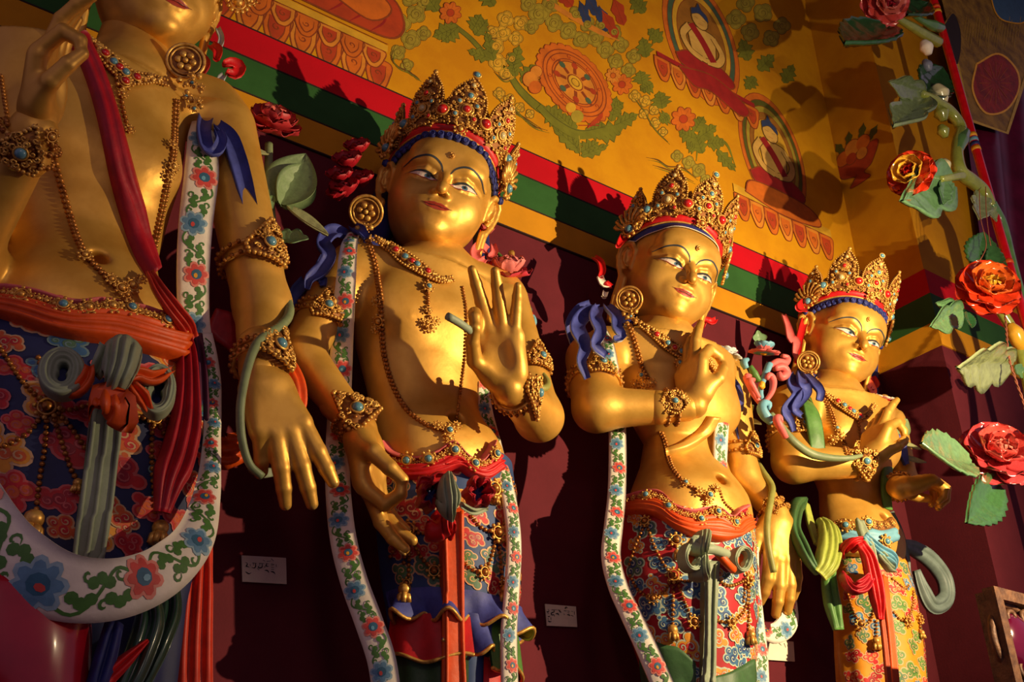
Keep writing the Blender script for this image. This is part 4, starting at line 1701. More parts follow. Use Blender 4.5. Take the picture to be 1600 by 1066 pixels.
def carved_leaf_mesh(m, vein, wide=.34, lobes=0, cup=.18, teeth=9):
    """leaf, length 1 along y: midrib, side ribs in relief, toothed or lobed edge"""
    mb = MB(); nu, nv = 8, 18; V = []; F_ = []
    for side in (0, 1):
        for i in range(nv + 1):
            v = i / nv
            hw = wide * math.sin(math.pi * min(.995, .04 + v * .96) ** .8) ** .85
            if lobes: hw *= .72 + .38 * abs(math.sin(math.pi * lobes * (v * .96 + .02)))
            elif teeth: hw *= 1 + .07 * math.cos(v * teeth * 6.283)
            for j in range(nu + 1):
                u = j / nu * 2 - 1
                rib = .016 * math.cos((v * 9 + abs(u) * 1.2) * 6.283 * .55) * (abs(u) < .95)
                z = cup * u * u * hw * 1.6 - .25 * cup * math.sin(v * 3.0) * .8 + rib * .4 + (-.022 if j == nu // 2 else 0)
                V.append((u * hw, v + .10 * abs(u) * hw, z - .035 * side))
    n1 = (nu + 1) * (nv + 1)
    for i in range(nv):
        for j in range(nu):
            a = i * (nu + 1) + j
            F_.append((a, a + 1, a + nu + 2, a + nu + 1)); F_.append((n1 + a, n1 + a + nu + 1, n1 + a + nu + 2, n1 + a + 1))
        for j in (0, nu):
            a = i * (nu + 1) + j
            F_.append((a, a + nu + 1, n1 + a + nu + 1, n1 + a))
    mb.add(V, F_, m)
    return local_mesh('leaf', mb)


PETALS = {}


def petal(m, cup=.5, wide=.62, curl_=0.0, m2=None, notch=0.0):
    k = (m.name, cup, wide, curl_, m2.name if m2 else '', notch)
    if k not in PETALS: PETALS[k] = petal_mesh('petal', m, cup, None, wide, notch, curl_, m2)
    return PETALS[k]


def flower_part(root, c, n, r, layers, core, name='flower', corer=.22, up=(0, 0, 1), holder=None):
    """flower head as a part of root; each petal a sub-part. layers: (count, tilt deg from the axis, length, petal mesh, turn)"""
    c = Vector(c); n = Vector(n).normalized()
    B = basis(c, n, up, r)
    mb = MB()
    ball(mb, c + n * r * .12, np.array((corer, corer, corer * .9)) * r, core, None, True)
    A = np.array(B)
    for k in range(10):
        a = k * .628
        q = A[:3, :3] @ np.array((corer * .72 * math.cos(a), corer * .72 * math.sin(a), .20)) + A[:3, 3]
        ball(mb, q, corer * .2 * r, core)
    o = mb.build(name, root)
    for cnt, tilt, L, me, turn in layers:
        for i in range(cnt):
            a = turn + i * 6.283 / cnt
            M = B @ Matrix.Rotation(a, 4, 'Z') @ Matrix.Translation((0, .05, 0)) @ Matrix.Rotation(R_(90 - tilt), 4, 'X') @ Matrix.Scale(L, 4)
            inst('petal', me, M, o)
    return o


def leaf_part(root, a, b, n, me, wide=1.0, name='leaf'):
    a, b = Vector(a), Vector(b); d = b - a; n = Vector(n); n = n - d * (n.dot(d) / d.length_squared)
    M = basis(a, n, d, 1.0) @ Matrix.Diagonal((d.length * wide, d.length, d.length, 1))
    return inst(name, me, M, root)


LEAF_T = carved_leaf_mesh(mat('grey_leaf_paint', (120, 144, 96), .5, 0, .1, 30), None, .36, 0, .2, 0)
LEAF_N = carved_leaf_mesh(mat('olive_leaf_paint', (148, 150, 104), .5, 0, .1, 30), None, .2, 0, .2, 0)
LEAF_L = carved_leaf_mesh(mat('lobed_leaf_paint', (112, 146, 100), .45, 0, .15, 30), None, .42, 2.5, .2, 0)
# ------------------------------------------------------------------ dress of the third statue
def dress3():
    st = S3; root = st.root
    paint_face(st); head_dress(st, False)
    H = st.head
    earring(st, -1, st.P(983, 468, -.05), CAMD(st.P(983, 468)) + Vector((-.2, 0, 0)))
    earring(st, 1, H.w((.92, .05, -1.2)))
    sk = Skirt(st, [(802, 982, 1170), (850, 974, 1173), (900, 970, 1176), (950, 978, 1177), (1000, 993, 1176), (1066, 1015, 1172)], .72, .05, .005)
    so = sk.build('skirt', mat('skirt_crimson', (170, 22, 30), .6, 0, .1, 14), root)
    B = merge_bvh((st.tV, st.tQ), (sk.V, sk.F))
    cb, cm, cy, cr, cg = (mat('cloud_blue', (64, 112, 150), .6), mat('cloud_deep_blue', (44, 70, 120), .6), mat('cloud_amber', (226, 150, 40), .6), mat('cloud_red', (200, 40, 40), .6), mat('cloud_green', (84, 120, 88), .6))
    co = mat('cloud_orange', (214, 96, 40), .6); lt = mat('cloud_rim', (190, 204, 176), .6)
    sk.clouds(so, 4, [(cb, cm), (cb, cm), (cy, co), (cg, cm), (cy, cr)], {'*': lt}, st.P(1080, 1090).z, st.P(1080, 835).z, -R_(172), -R_(8), .050, 220, 1.22)
    # waist: pink lip, jewelled belt, orange pleats
    top = [(981, 779), (1018, 770), (1037, 775), (1053, 793), (1076, 801), (1100, 795), (1115, 793), (1135, 809), (1147, 797), (1160, 790)]
    sh = lambda P, d, k=0: [(x + k, y + d) for x, y in P]
    band_px('orange_sash', sh(top, 14), [(979, 806), (1005, 806), (1030, 812), (1050, 826), (1075, 838), (1100, 844), (1125, 848), (1148, 842), (1158, 836), (1167, 830)], B, .020, ORANGE, root, 14, 50, .012, 4, .012)
    band_px('waist_lip', top, sh(top, 6), B, .022, PINK, root, 4, 50, .012)
    bl = band_px('belt', sh(top, 5), sh(top, 19), B, .018, DRED, root, 6, 50, .006)
    W, N = drape(sh(top, 12), B, .034, 3)
    mb = MB()
    for q, nn in zip(W[::3], N[::3]): rosette_geo(mb, basis(q, nn, (0, 0, 1), .011), 7, ORN, ORN)
    mb.build('belt_gilding', bl, kind='stuff')
    for x, y in ((1017, 783), (1046, 800), (1089, 818), (1113, 807), (1137, 822)): boss(st, x, y, .022, bl, B, jewel='b', lift=.034)
    # green sash and knot
    band_px('centre_sash', [(1094, 880), (1117, 880)], [(1092, 1075), (1109, 1075)], B, .03, GREYG, root, 30, 12, .0, 0)
    mb = MB()
    for x0, x1 in ((1099, 1096), (1111, 1104)):
        W, N = drape([(x0, 885), (x1, 1072)], B, .034, 6, smooth=False); tube(mb, W, .0045, GREYG, 6)
    mb.build('sash_pleat', bpy.data.objects.get('centre_sash') or root)
    bow(st, (1081, 870), 17, 24, 12, GREYG, ORANGE, -.30)
    bow(st, (1157, 875), 15, 21, 11, GREYG, ORANGE, -.25)
    fan_knot(st, (1110, 828), (1103, 868), 10, 7, GREYG, -.33, 6)
    fan_knot(st, (1104, 866), (1108, 906), 9, 9, GREYG, -.32, 5, 'knot_tail', (1106, 885, 10))
    rope(st, 'sash_tie', [(1090, 862, -.31), (1110, 858, -.33), (1135, 866, -.3)], 8, GREYG)
    rope(st, 'sash_tie', [(1120, 862, -.30), (1135, 880, -.3), (1145, 890, -.28)], 7, ORANGE)
    swags(st, [[(1010, 818), (995, 850), (985, 882)], [(1010, 818), (1024, 858), (1040, 886), (1053, 900)], [(1053, 900), (1070, 909), (1092, 903)],
               [(1053, 900), (1038, 924), (1022, 935), (1000, 924), (986, 900)], [(1052, 904), (1051, 982)], [(1056, 904), (1070, 942), (1084, 972)],
               [(1116, 902), (1138, 916), (1168, 905)], [(1168, 906), (1163, 950), (1141, 972), (1115, 969)], [(1169, 906), (1168, 990)], [(1163, 908), (1160, 940)]],
          [(1010, 817, .022), (1053, 900, .026), (1022, 935, .02), (1084, 972, .022), (1141, 972, .022), (1168, 906, .024), (1057, 846, .026)],
          [(1051, 984, .032), (1168, 992, .03), (1057, 866, .02)], B, .0066)
    band_px('green_hem', [(1000, 985), (1033, 1006), (1060, 1012), (1086, 1035)], [(1010, 1080), (1040, 1080), (1065, 1080), (1088, 1080)], B, .012, DGREEN, root, 10, 20, .004)
    band_px('green_hem', [(1112, 1058), (1135, 1052), (1155, 1042), (1175, 1030)], [(1112, 1090), (1135, 1090), (1155, 1090), (1175, 1090)], B, .012, DGREEN, root, 8, 20, .004)
    # scarf
    ribbon(st, 'floral_scarf', [(932, 500, -.02), (948, 530, -.12), (957, 575, -.13), (963, 620, -.06), (966, 690, -.05), (965, 767, -.08), (960, 820, -.12), (956, 868, -.15), (967, 915, -.2), (988, 962, -.25), (1012, 1013, -.29), (1036, 1068, -.31), (1050, 1100, -.31)],
           [20, 22, 24, 30, 30, 30, 30, 30, 30, 30, 31, 32], WHITE, (-.5, -1, -.1), .008, .006, 3)
    ribbon(st, 'floral_scarf', [(1133, 612, -.06), (1131, 650, -.13), (1128, 690, -.14), (1128, 730, -.12), (1136, 765, -.10), (1150, 800, -.1)], [22, 26, 26, 27, 26, 12], WHITE, (-.1, -1, 0), .008, .004, 8)
    ribbon(st, 'floral_scarf', [(1181, 830, -.06), (1180, 900, -.08), (1184, 960, -.1), (1190, 1020, -.1), (1193, 1090, -.1)], [14, 18, 24, 26, 26], WHITE, (-.2, -1, 0), .008, .004, 5)
    ribbon(st, 'floral_scarf', [(1188, 975, -.02), (1200, 988, -.05), (1218, 988, -.06), (1234, 972, -.06), (1236, 945, -.05), (1234, 915, -.02)], [18, 30, 34, 32, 30, 26], WHITE, (-.2, -1, -.1), .008, .004, 12)
    # chest
    collar(st, [(985, 503), (1002, 511), (1019, 521), (1044, 541), (1065, 553), (1084, 551), (1100, 560), (1116, 583)], B, .007, .021, 3)
    pn = chain(st, 'pendant', [(1063, 560), (1059, 578), (1061, 604), (1066, 622)], B, .008)
    for x, y, s_, j in ((1060, 570, .020, 'b'), (1061, 600, .014, None), (1066, 622, .016, None)): boss(st, x, y, s_, pn, B, jewel=j, lift=.012)
    ch = chain(st, 'bead_chain', [(981, 507), (993, 545), (1002, 575), (1010, 590)], B, .0075, True)
    for x, y, j in ((1006, 587, 'b'), (1010, 602, None), (996, 600, None), (1021, 600, None)): boss(st, x, y, .018, ch, B, jewel=j, lift=.012)
    ch = chain(st, 'bead_chain', [(1031, 676), (1037, 692), (1045, 724), (1058, 745), (1072, 757), (1090, 768)], B, .0068, True)
    for x, y, s_, j in ((1071, 757, .016, 'b'), (1092, 770, .016, None), (1106, 776, .022, 'b'), (1117, 765, .015, None), (1107, 788, .013, None)): boss(st, x, y, s_, ch, B, jewel=j, lift=.012)
    chain(st, 'bead_chain', [(1112, 775), (1121, 760), (1131, 785), (1150, 803)], B, .005)
    band_px('chest_sash', [(1040, 704), (1065, 692), (1092, 668), (1104, 650)], [(1042, 716), (1078, 704), (1108, 680), (1124, 652)], B, .008, GOLD, root, 6, 20, .014, 2, .006)
    bracelet(st, st.P(932, 638, -.07), st.P(1072, 636, -.22), .83, .050, tri=False, size=.042, face=(-.62, -.75, -.12))
    bracelet(st, st.P(1160, 742), st.P(1213, 803, -.08), .93, .044, size=.032)
    bracelet(st, st.P(925, 562), st.P(932, 638, -.07), .50, .086, 'armlet', tri=True, size=.052, face=(-.35, -.9, -.1), up=(0, 0, 1))
    bracelet(st, st.P(1142, 600), st.P(1160, 742), .76, .062, 'armlet', tri=True, size=.045, up=(0, 0, 1), face=(.1, -1, -.1))
    # blue shoulder locks and red hair ribbons
    E = LBLUE
    for pts, wpx in (([(938, 482, -.04), (914, 492, -.10), (902, 512, -.12), (914, 540, -.13), (908, 566, -.13), (917, 592, -.12)], [10, 22, 24, 24, 18, 10]),
                     ([(935, 480, -.05), (930, 495, -.14), (938, 518, -.16), (930, 540, -.16), (946, 557, -.15)], [14, 20, 20, 18, 12]),
                     ([(948, 478, -.04), (962, 494, -.14), (964, 512, -.16), (972, 526, -.16), (960, 531, -.15)], [12, 20, 18, 16, 10]),
                     ([(925, 478, .02), (905, 490, .0), (893, 510, .02), (897, 540, .03)], [20, 26, 22, 12])):
        ribbon(st, 'shoulder_lock', pts, wpx, BLUE, (-.5, -1, -.1), .014, -.01, edge=mat('lock_edge', (170, 176, 190), .6))
    for pts, wpx in (([(1108, 566, -.02), (1130, 588, -.06), (1147, 612, -.08), (1150, 634, -.08), (1142, 650, -.08)], [14, 26, 30, 24, 14]),
                     ([(1146, 640, -.04), (1154, 660, -.05), (1160, 690, -.04), (1168, 720, -.02)], [20, 22, 18, 8])):
        ribbon(st, 'shoulder_lock', pts, wpx, BLUE, (-.1, -1, -.1), .014, -.01)
    for pts, wpx, m in (([(984, 362, .05), (972, 374, .02), (966, 384, .0)], [16, 14, 8], RED), ([(928, 402, .05), (938, 410, .02), (941, 424, .0), (937, 434, .0)], [8, 11, 11, 8], RED),
                        ([(937, 432, .0), (942, 443, .0), (952, 446, .0)], [10, 11, 7], WHITE), ([(947, 442, -.01), (955, 448, .0)], [7, 6], RED), ([(946, 456, .02), (944, 464, .02)], [9, 8], WHITE),
                        ([(1096, 512, .06), (1102, 500, .04), (1112, 503, .03), (1118, 499, .04)], [8, 10, 10, 6], RED), ([(1090, 520, .05), (1094, 512, .04)], [10, 8], WHITE), ([(1106, 470, .08), (1100, 486, .06), (1093, 500, .05)], [8, 8, 5], RED)):
        ribbon(st, 'hair_ribbon', pts, wpx, m, (-.4, -1, -.2), .012, -.008)
    rope(st, 'hair_lock', [(1010, 420, .16), (990, 470, .16), (975, 520, .10), (968, 560, .05)], [26, 24, 20, 12], DBLUE)
    # white lotus held on a long stem
    c = st.P(1135, 556, -.06)
    fl = empty('lotus_stem', st.P(1207, 892, -.1), 'white lotus with orange heart on an olive stem beside raised gilded fingers', 'flower')
    P = resample(catmull(PX(st, [(1209, 895, -.14), (1200, 850, -.15), (1199, 815, -.15), (1204, 783, -.14), (1206, 760, -.10), (1192, 738, -.06), (1180, 718, .02), (1160, 680, .08), (1145, 620, .06), (1136, 575, .03)]), 80), .01)
    mb = MB(); tube(mb, P, np.interp(np.linspace(0, 1, len(P)), [0, .5, 1], [.011, .013, .010]), mat('olive_stem', (142, 142, 70), .5, 0, .1), 10); mb.build('stem', fl)
    pw = petal(mat('lotus_white', (214, 220, 216), .5, 0, .06), .35, .42, 0.0); 
    flower_part(fl, c, Vector((.05, -.35, 1)), .050, [(8, 100, 1.05, pw, 0), (7, 62, .85, pw, .4), (5, 30, .6, pw, .1)], YELLOW, corer=.36)
    leaf_part(fl, st.P(1150, 618, .04), st.P(1158, 600, -.02), (-.4, -1, -.3), LEAF_T)
    leaf_part(fl, st.P(1150, 648, .04), st.P(1178, 634, -.04), (-.4, -.6, -.7), LEAF_T)
    leaf_part(fl, st.P(1155, 652, .04), st.P(1190, 662, -.05), (-.4, -.8, .5), LEAF_N)


dress3()
# ------------------------------------------------------------------ dress of the second statue
def dress2():
    st = S2; root = st.root
    paint_face(st); head_dress(st, True)
    H = st.head
    earring(st, -1, st.P(572, 331, -.06), Vector((-.4, -.6, -.65)), None, .24)
    earring(st, 1, H.w((.92, .05, -1.25)))
    sk = Skirt(st, [(716, 600, 796), (770, 596, 803), (850, 598, 808), (915, 604, 808), (960, 612, 800), (1066, 625, 790)], .68, .06, .006)
    so = sk.build('skirt', mat('skirt_blue', (44, 72, 120), .6, 0, .12, 14), root)
    B = merge_bvh((st.tV, st.tQ), (sk.V, sk.F))
    cb, ca, cr, cg, co = (mat('cloud_blue', (64, 112, 150), .6), mat('cloud_amber', (226, 150, 40), .6), mat('cloud_red', (200, 40, 40), .6), mat('cloud_green', (84, 120, 88), .6), mat('cloud_orange', (214, 96, 40), .6))
    zt = st.P(700, 765).z
    sk.clouds(so, 9, [(cr, DRED), (cg, GREEN), (ca, co), (cr, co), (cg, cb)], {'*': mat('cloud_pale_rim', (214, 170, 120), .6), ca: mat('cloud_yellow_rim', (236, 200, 90), .6)},
              st.P(700, 925).z, zt, -R_(172), -R_(8), .046, 200, 1.25)
    sh = lambda P, d, k=0: [(x + k, y + d) for x, y in P]
    top = [(606, 690), (618, 705), (640, 712), (660, 712), (684, 703), (704, 692), (722, 709), (742, 720), (757, 706), (764, 692)]
    band_px('red_sash', sh(top, 12), [(606, 728), (631, 748), (660, 750), (688, 744), (714, 736), (732, 746), (756, 752), (778, 738)], B, .020, RED, root, 14, 50, .012, 4, .012)
    band_px('waist_lip', top, sh(top, 6), B, .022, PINK, root, 4, 50, .012)
    bl = band_px('belt', sh(top, 5), sh(top, 19), B, .018, DRED, root, 6, 50, .006)
    W, N = drape(sh(top, 12), B, .034, 3)
    mb = MB()
    for q, nn in zip(W[::3], N[::3]): rosette_geo(mb, basis(q, nn, (0, 0, 1), .011), 7, ORN, ORN)
    mb.build('belt_gilding', bl, kind='stuff')
    for x, y in ((643, 719), (669, 718), (704, 707), (733, 732), (762, 714)): boss(st, x, y, .024, bl, B, jewel='b', lift=.034)
    band_px('centre_sash', [(685, 800), (719, 800)], [(689, 1078), (722, 1078)], B, .035, ORANGE, root, 30, 14, .004)
    cs = [o for o in root.children if o.name.startswith('centre_sash')][0]
    mb = MB()
    for x0, x1 in ((689, 694), (715, 717)):
        W, N = drape([(x0, 806), (x1, 1076)], B, .041, 6, smooth=False); tube(mb, W, .005, ORANGE, 6)
    mb.build('sash_pleat', cs)
    fan_knot(st, (703, 736), (708, 816), 11, 9, GREYG, -.385, 4, mid=(709, 776, 17))
    fan_knot(st, (701, 800), (703, 836), 15, 17, RED, -.30, 4, 'knot_wrap')
    bow(st, (674, 772), 20, 26, 14, DRED, DBLUE, -.31, .3, 4, 'knot_loop', .13)
    bow(st, (748, 770), 21, 24, 14, DRED, DBLUE, -.27, -.2, 4, 'knot_loop', .13)
    for pts, wpx, m in (([(700, 746, -.34), (684, 744, -.33), (672, 752, -.32), (660, 748, -.31), (654, 762, -.31)], [12, 14, 14, 12, 6], RED),
                        ([(722, 790, -.32), (742, 800, -.29), (762, 794, -.28)], [8, 9, 4], GREYG)):
        ribbon(st, 'knot_frill', pts, wpx, m, (-.2, -.6, -.7), .012, -.006)
    swags(st, [[(640, 829), (660, 834), (680, 824), (684, 800)], [(640, 829), (622, 850), (612, 870)], [(640, 829), (639, 915)], [(642, 829), (655, 866), (679, 893)], [(638, 829), (632, 880)],
               [(775, 834), (752, 826), (736, 808)], [(775, 834), (766, 872), (754, 894), (736, 890), (722, 876)], [(776, 834), (790, 852), (804, 880)], [(777, 834), (784, 918)],
               [(790, 735), (800, 762), (795, 800), (776, 834)]],
          [(640, 829, .028), (679, 893, .022), (775, 834, .028), (754, 895, .022), (770, 765, .03), (637, 912, .016), (784, 912, .016)],
          [(634, 922, .036), (786, 922, .036), (772, 780, .018)], B, .0068)
    # hems: plain blue band with gilt edge, then red and green tiers
    Z = lambda y: st.P(700, y, -.2).z
    sk.frill('hem_frill', root, Z(905), Z(950), .030, 9, -R_(178), -R_(2), BLUE, YELLOW, .012, .02, True, .8)
    sk.frill('hem_frill', root, Z(940), Z(998), .034, 9, -R_(122), -R_(62), BLUE, YELLOW, .010, .0, True, 2.2)
    sk.frill('red_tier', root, Z(945), Z(1016), .004, 3, -R_(178), -R_(98), RED, DRED, .008, .03, True)
    sk.frill('green_tier', root, Z(1000), Z(1110), .004, 3, -R_(178), -R_(98), DGREEN, DGREEN, .004, .0, False)
    sk.frill('green_tier', root, Z(945), Z(1020), .004, 3, -R_(82), -R_(2), GREEN, DGREEN, .008, .03, True)
    sk.frill('red_tier', root, Z(1004), Z(1110), .004, 3, -R_(82), -R_(2), RED, DRED, .004, .0, False)
    # scarf
    ribbon(st, 'floral_scarf', [(552, 362, -.03), (545, 385, -.11), (541, 430, -.13), (537, 480, -.10), (533, 560, -.02), (530, 640, .0), (527, 720, -.05), (530, 790, -.12), (538, 850, -.17), (554, 910, -.21), (576, 970, -.25), (596, 1030, -.27), (606, 1095, -.27)],
           [20, 28, 32, 36, 38, 38, 38, 38, 38, 38, 38, 38, 38], WHITE, (-.5, -1, -.1), .008, .006, 3)
    ribbon(st, 'floral_scarf', [(738, 460, -.05), (745, 520, -.07), (752, 580, -.05), (760, 640, -.03), (774, 690, -.06), (788, 735, -.13), (800, 790, -.17), (806, 850, -.18), (803, 920, -.18), (798, 990, -.18), (800, 1090, -.18)],
           [16, 24, 27, 28, 28, 26, 24, 24, 24, 26, 26], WHITE, (-.05, -1, -.1), .008, .006, 6)
    # chest
    collar(st, [(585, 372), (598, 379), (612, 390), (640, 412), (670, 432), (690, 441), (704, 438)], B, .007, .022, 4)
    pn = chain(st, 'pendant', [(666, 440), (667, 460), (668, 485), (672, 512)], B, .008)
    for x, y, s_, j in ((667, 452, .020, 'b'), (668, 486, .013, None), (665, 505, .015, None), (672, 512, .018, None), (680, 503, .014, None)): boss(st, x, y, s_, pn, B, jewel=j, lift=.012)
    ch = chain(st, 'bead_chain', [(573, 376), (584, 415), (592, 460), (594, 500), (598, 550), (610, 596), (632, 638), (664, 664), (690, 672)], B, .0068, True)
    for x, y, s_, j in ((592, 472, .018, None), (595, 502, .022, None), (590, 515, .014, None), (683, 668, .015, None), (700, 676, .022, 'b'), (712, 668, .015, None), (702, 688, .014, None)): boss(st, x, y, s_, ch, B, jewel=j, lift=.012)
    chain(st, 'bead_chain', [(712, 668), (716, 630), (722, 585), (727, 540), (728, 490), (722, 450)], B, .0055)
    bracelet(st, st.P(470, 553, -.02), st.P(560, 668, -.12), .93, .048, tri=True, size=.062, face=(.2, -.85, -.5), up=(-.8, 0, .6))
    bracelet(st, st.P(842, 652, -.10), st.P(797, 606, -.29), .86, .056, tri=True, size=.060, face=(.45, -.5, -.1), up=(.5, 0, -.8))
    bracelet(st, st.P(540, 428), st.P(470, 553, -.02), .60, .068, 'armlet', tri=True, size=.05, up=(0, 0, 1), face=(-.2, -1, -.1))
    bracelet(st, st.P(790, 470), st.P(842, 652, -.1), .62, .072, 'armlet', tri=True, size=.05, up=(0, 0, 1), face=(.1, -1, -.1))
    # blue locks, red ribbons and petals behind the head
    for pts, wpx in (([(545, 368, .0), (520, 362, -.05), (505, 380, -.08), (514, 398, -.10), (504, 420, -.08), (484, 436, -.06), (480, 452, -.05)], [12, 24, 24, 22, 22, 22, 8]),
                     ([(552, 356, -.02), (565, 362, -.08), (573, 372, -.09)], [14, 18, 10]), ([(510, 400, -.02), (498, 430, -.05), (508, 442, -.07), (500, 446, -.06)], [16, 20, 14, 8]),
                     ([(478, 440, .02), (462, 460, .02), (458, 480, .02)], [20, 22, 8])):
        ribbon(st, 'shoulder_lock', pts, wpx, BLUE, (-.4, -1, -.1), .016, -.012)
    rope(st, 'hair_lock', [(620, 300, .18), (595, 350, .16), (570, 395, .08)], [34, 28, 16], DBLUE)
    rope(st, 'hair_lock', [(748, 330, .12), (752, 380, .10), (748, 430, .04)], [12, 14, 9], DBLUE)
    pr = petal(DRED, .7, .55, .05)
    for x, y, dy, r in ((545, 262, .02, .055), (560, 240, .04, .05), (533, 285, .02, .05), (540, 305, .0, .055), (566, 290, .05, .05), (528, 312, .0, .04)):
        c = st.P(x, y, dy)
        flower_part(root, c, Vector((-.5, -.6, .5)), r, [(5, 70, 1.0, pr, x % 3), (3, 35, .7, pr, .4)], DRED, 'ribbon_rosette', .25)
    for pts, wpx, m in (([(752, 345, .02), (758, 352, .0), (768, 350, .0), (764, 362, .0)], [12, 16, 16, 8], PINK), ([(754, 358, .02), (752, 375, .02), (740, 390, .02)], [10, 11, 8], RED),
                        ([(762, 392, .0), (750, 385, -.02), (742, 395, -.03), (748, 410, -.03), (758, 405, -.02)], [12, 16, 16, 14, 8], PINK), ([(770, 382, .0), (772, 395, -.01), (764, 402, -.01)], [8, 12, 9], PINK)):
        ribbon(st, 'hair_ribbon', pts, wpx, m, (-.3, -1, -.2), .013, -.008)
    for k in range(4): rope(st, 'hair_ribbon', [(755 + k * 4, 412 - k, .0), (756 + k * 4, 425, -.02), (750 + k * 5, 438 + k, .0)], 2.2, RED)
    # peony on a stem, curls, the stem end between thumb and forefinger
    fl = empty('peony_stem', st.P(850, 600, -.1), 'pink peony with curling blue and red tendrils behind the raised open palm', 'flower')
    pk = petal(mat('peony_pink', (232, 130, 122), .5, 0, .1), .9, .7, .08); pw = petal(mat('peony_pale', (240, 186, 166), .5, 0, .08), 1.0, .7, .08); pd = petal(mat('peony_rose', (206, 62, 80), .5, 0, .1), .7, .7, .1)
    flower_part(fl, st.P(795, 430, -.02), Vector((-.35, -.5, .75)), .062, [(6, 105, 1.1, pd, 0), (6, 72, 1.0, pk, .5), (5, 45, .85, pk, .2), (4, 22, .7, pw, .6)], PINK, corer=.2)
    mb = MB()
    P = resample(catmull(PX(st, [(798, 440, .02), (806, 500, .03), (815, 545, .0), (838, 575, -.10), (855, 597, -.16), (850, 607, -.19), (832, 603, -.19), (814, 590, -.17)]), 60), .008)
    tube(mb, P, .011, mat('olive_stem', (142, 142, 70), .5), 10); mb.build('stem', fl)
    mb = MB(); P = resample(catmull(PX(st, [(799, 395, .02), (800, 410, .0), (797, 425, .0)]), 20), .008); tube(mb, P, [.012, .008, .008], ORN, 8); mb.build('stamen', fl)
    for pts, rp, m in (([(810, 500, .0), (816, 485, -.02), (826, 482, -.02), (824, 494, -.02), (814, 496, -.02)], [5, 7, 6, 5, 3], mat('teal_green_paint', (62, 110, 92), .5)),
                       ([(800, 480, .0), (806, 500, -.01), (822, 515, -.02), (834, 506, -.02), (832, 494, -.02), (822, 496, -.02)], [6, 8, 8, 7, 5, 3], LBLUE),
                       ([(814, 520, .0), (824, 530, -.01), (826, 545, -.01), (818, 552, -.01)], [6, 6, 5, 5], PINK), ([(828, 486, .01), (836, 500, .0), (838, 510, .0)], [3, 3, 2], RED),
                       ([(806, 540, .0), (804, 552, -.01), (812, 556, -.01)], [7, 8, 6], BLUE), ([(776, 396, .02), (786, 404, .0), (796, 400, .0)], [5, 5, 2], GREEN), ([(808, 476, .0), (818, 470, .0)], [5, 3], PINK)):
        o = rope(st, 'tendril', pts, rp, m, .8, 10, fl)
    tl = empty('flower_stalk', st.P(716, 505, -.38), 'short cut green stalk pinched between the thumb and forefinger of a raised palm', 'stalk')
    mb = MB(); P = PX(st, [(699, 494, -.40), (718, 505, -.39), (735, 517, -.37)]); tube(mb, catmull(P, 8), .011, GREYG, 12); mb.build('stem', tl)


dress2()
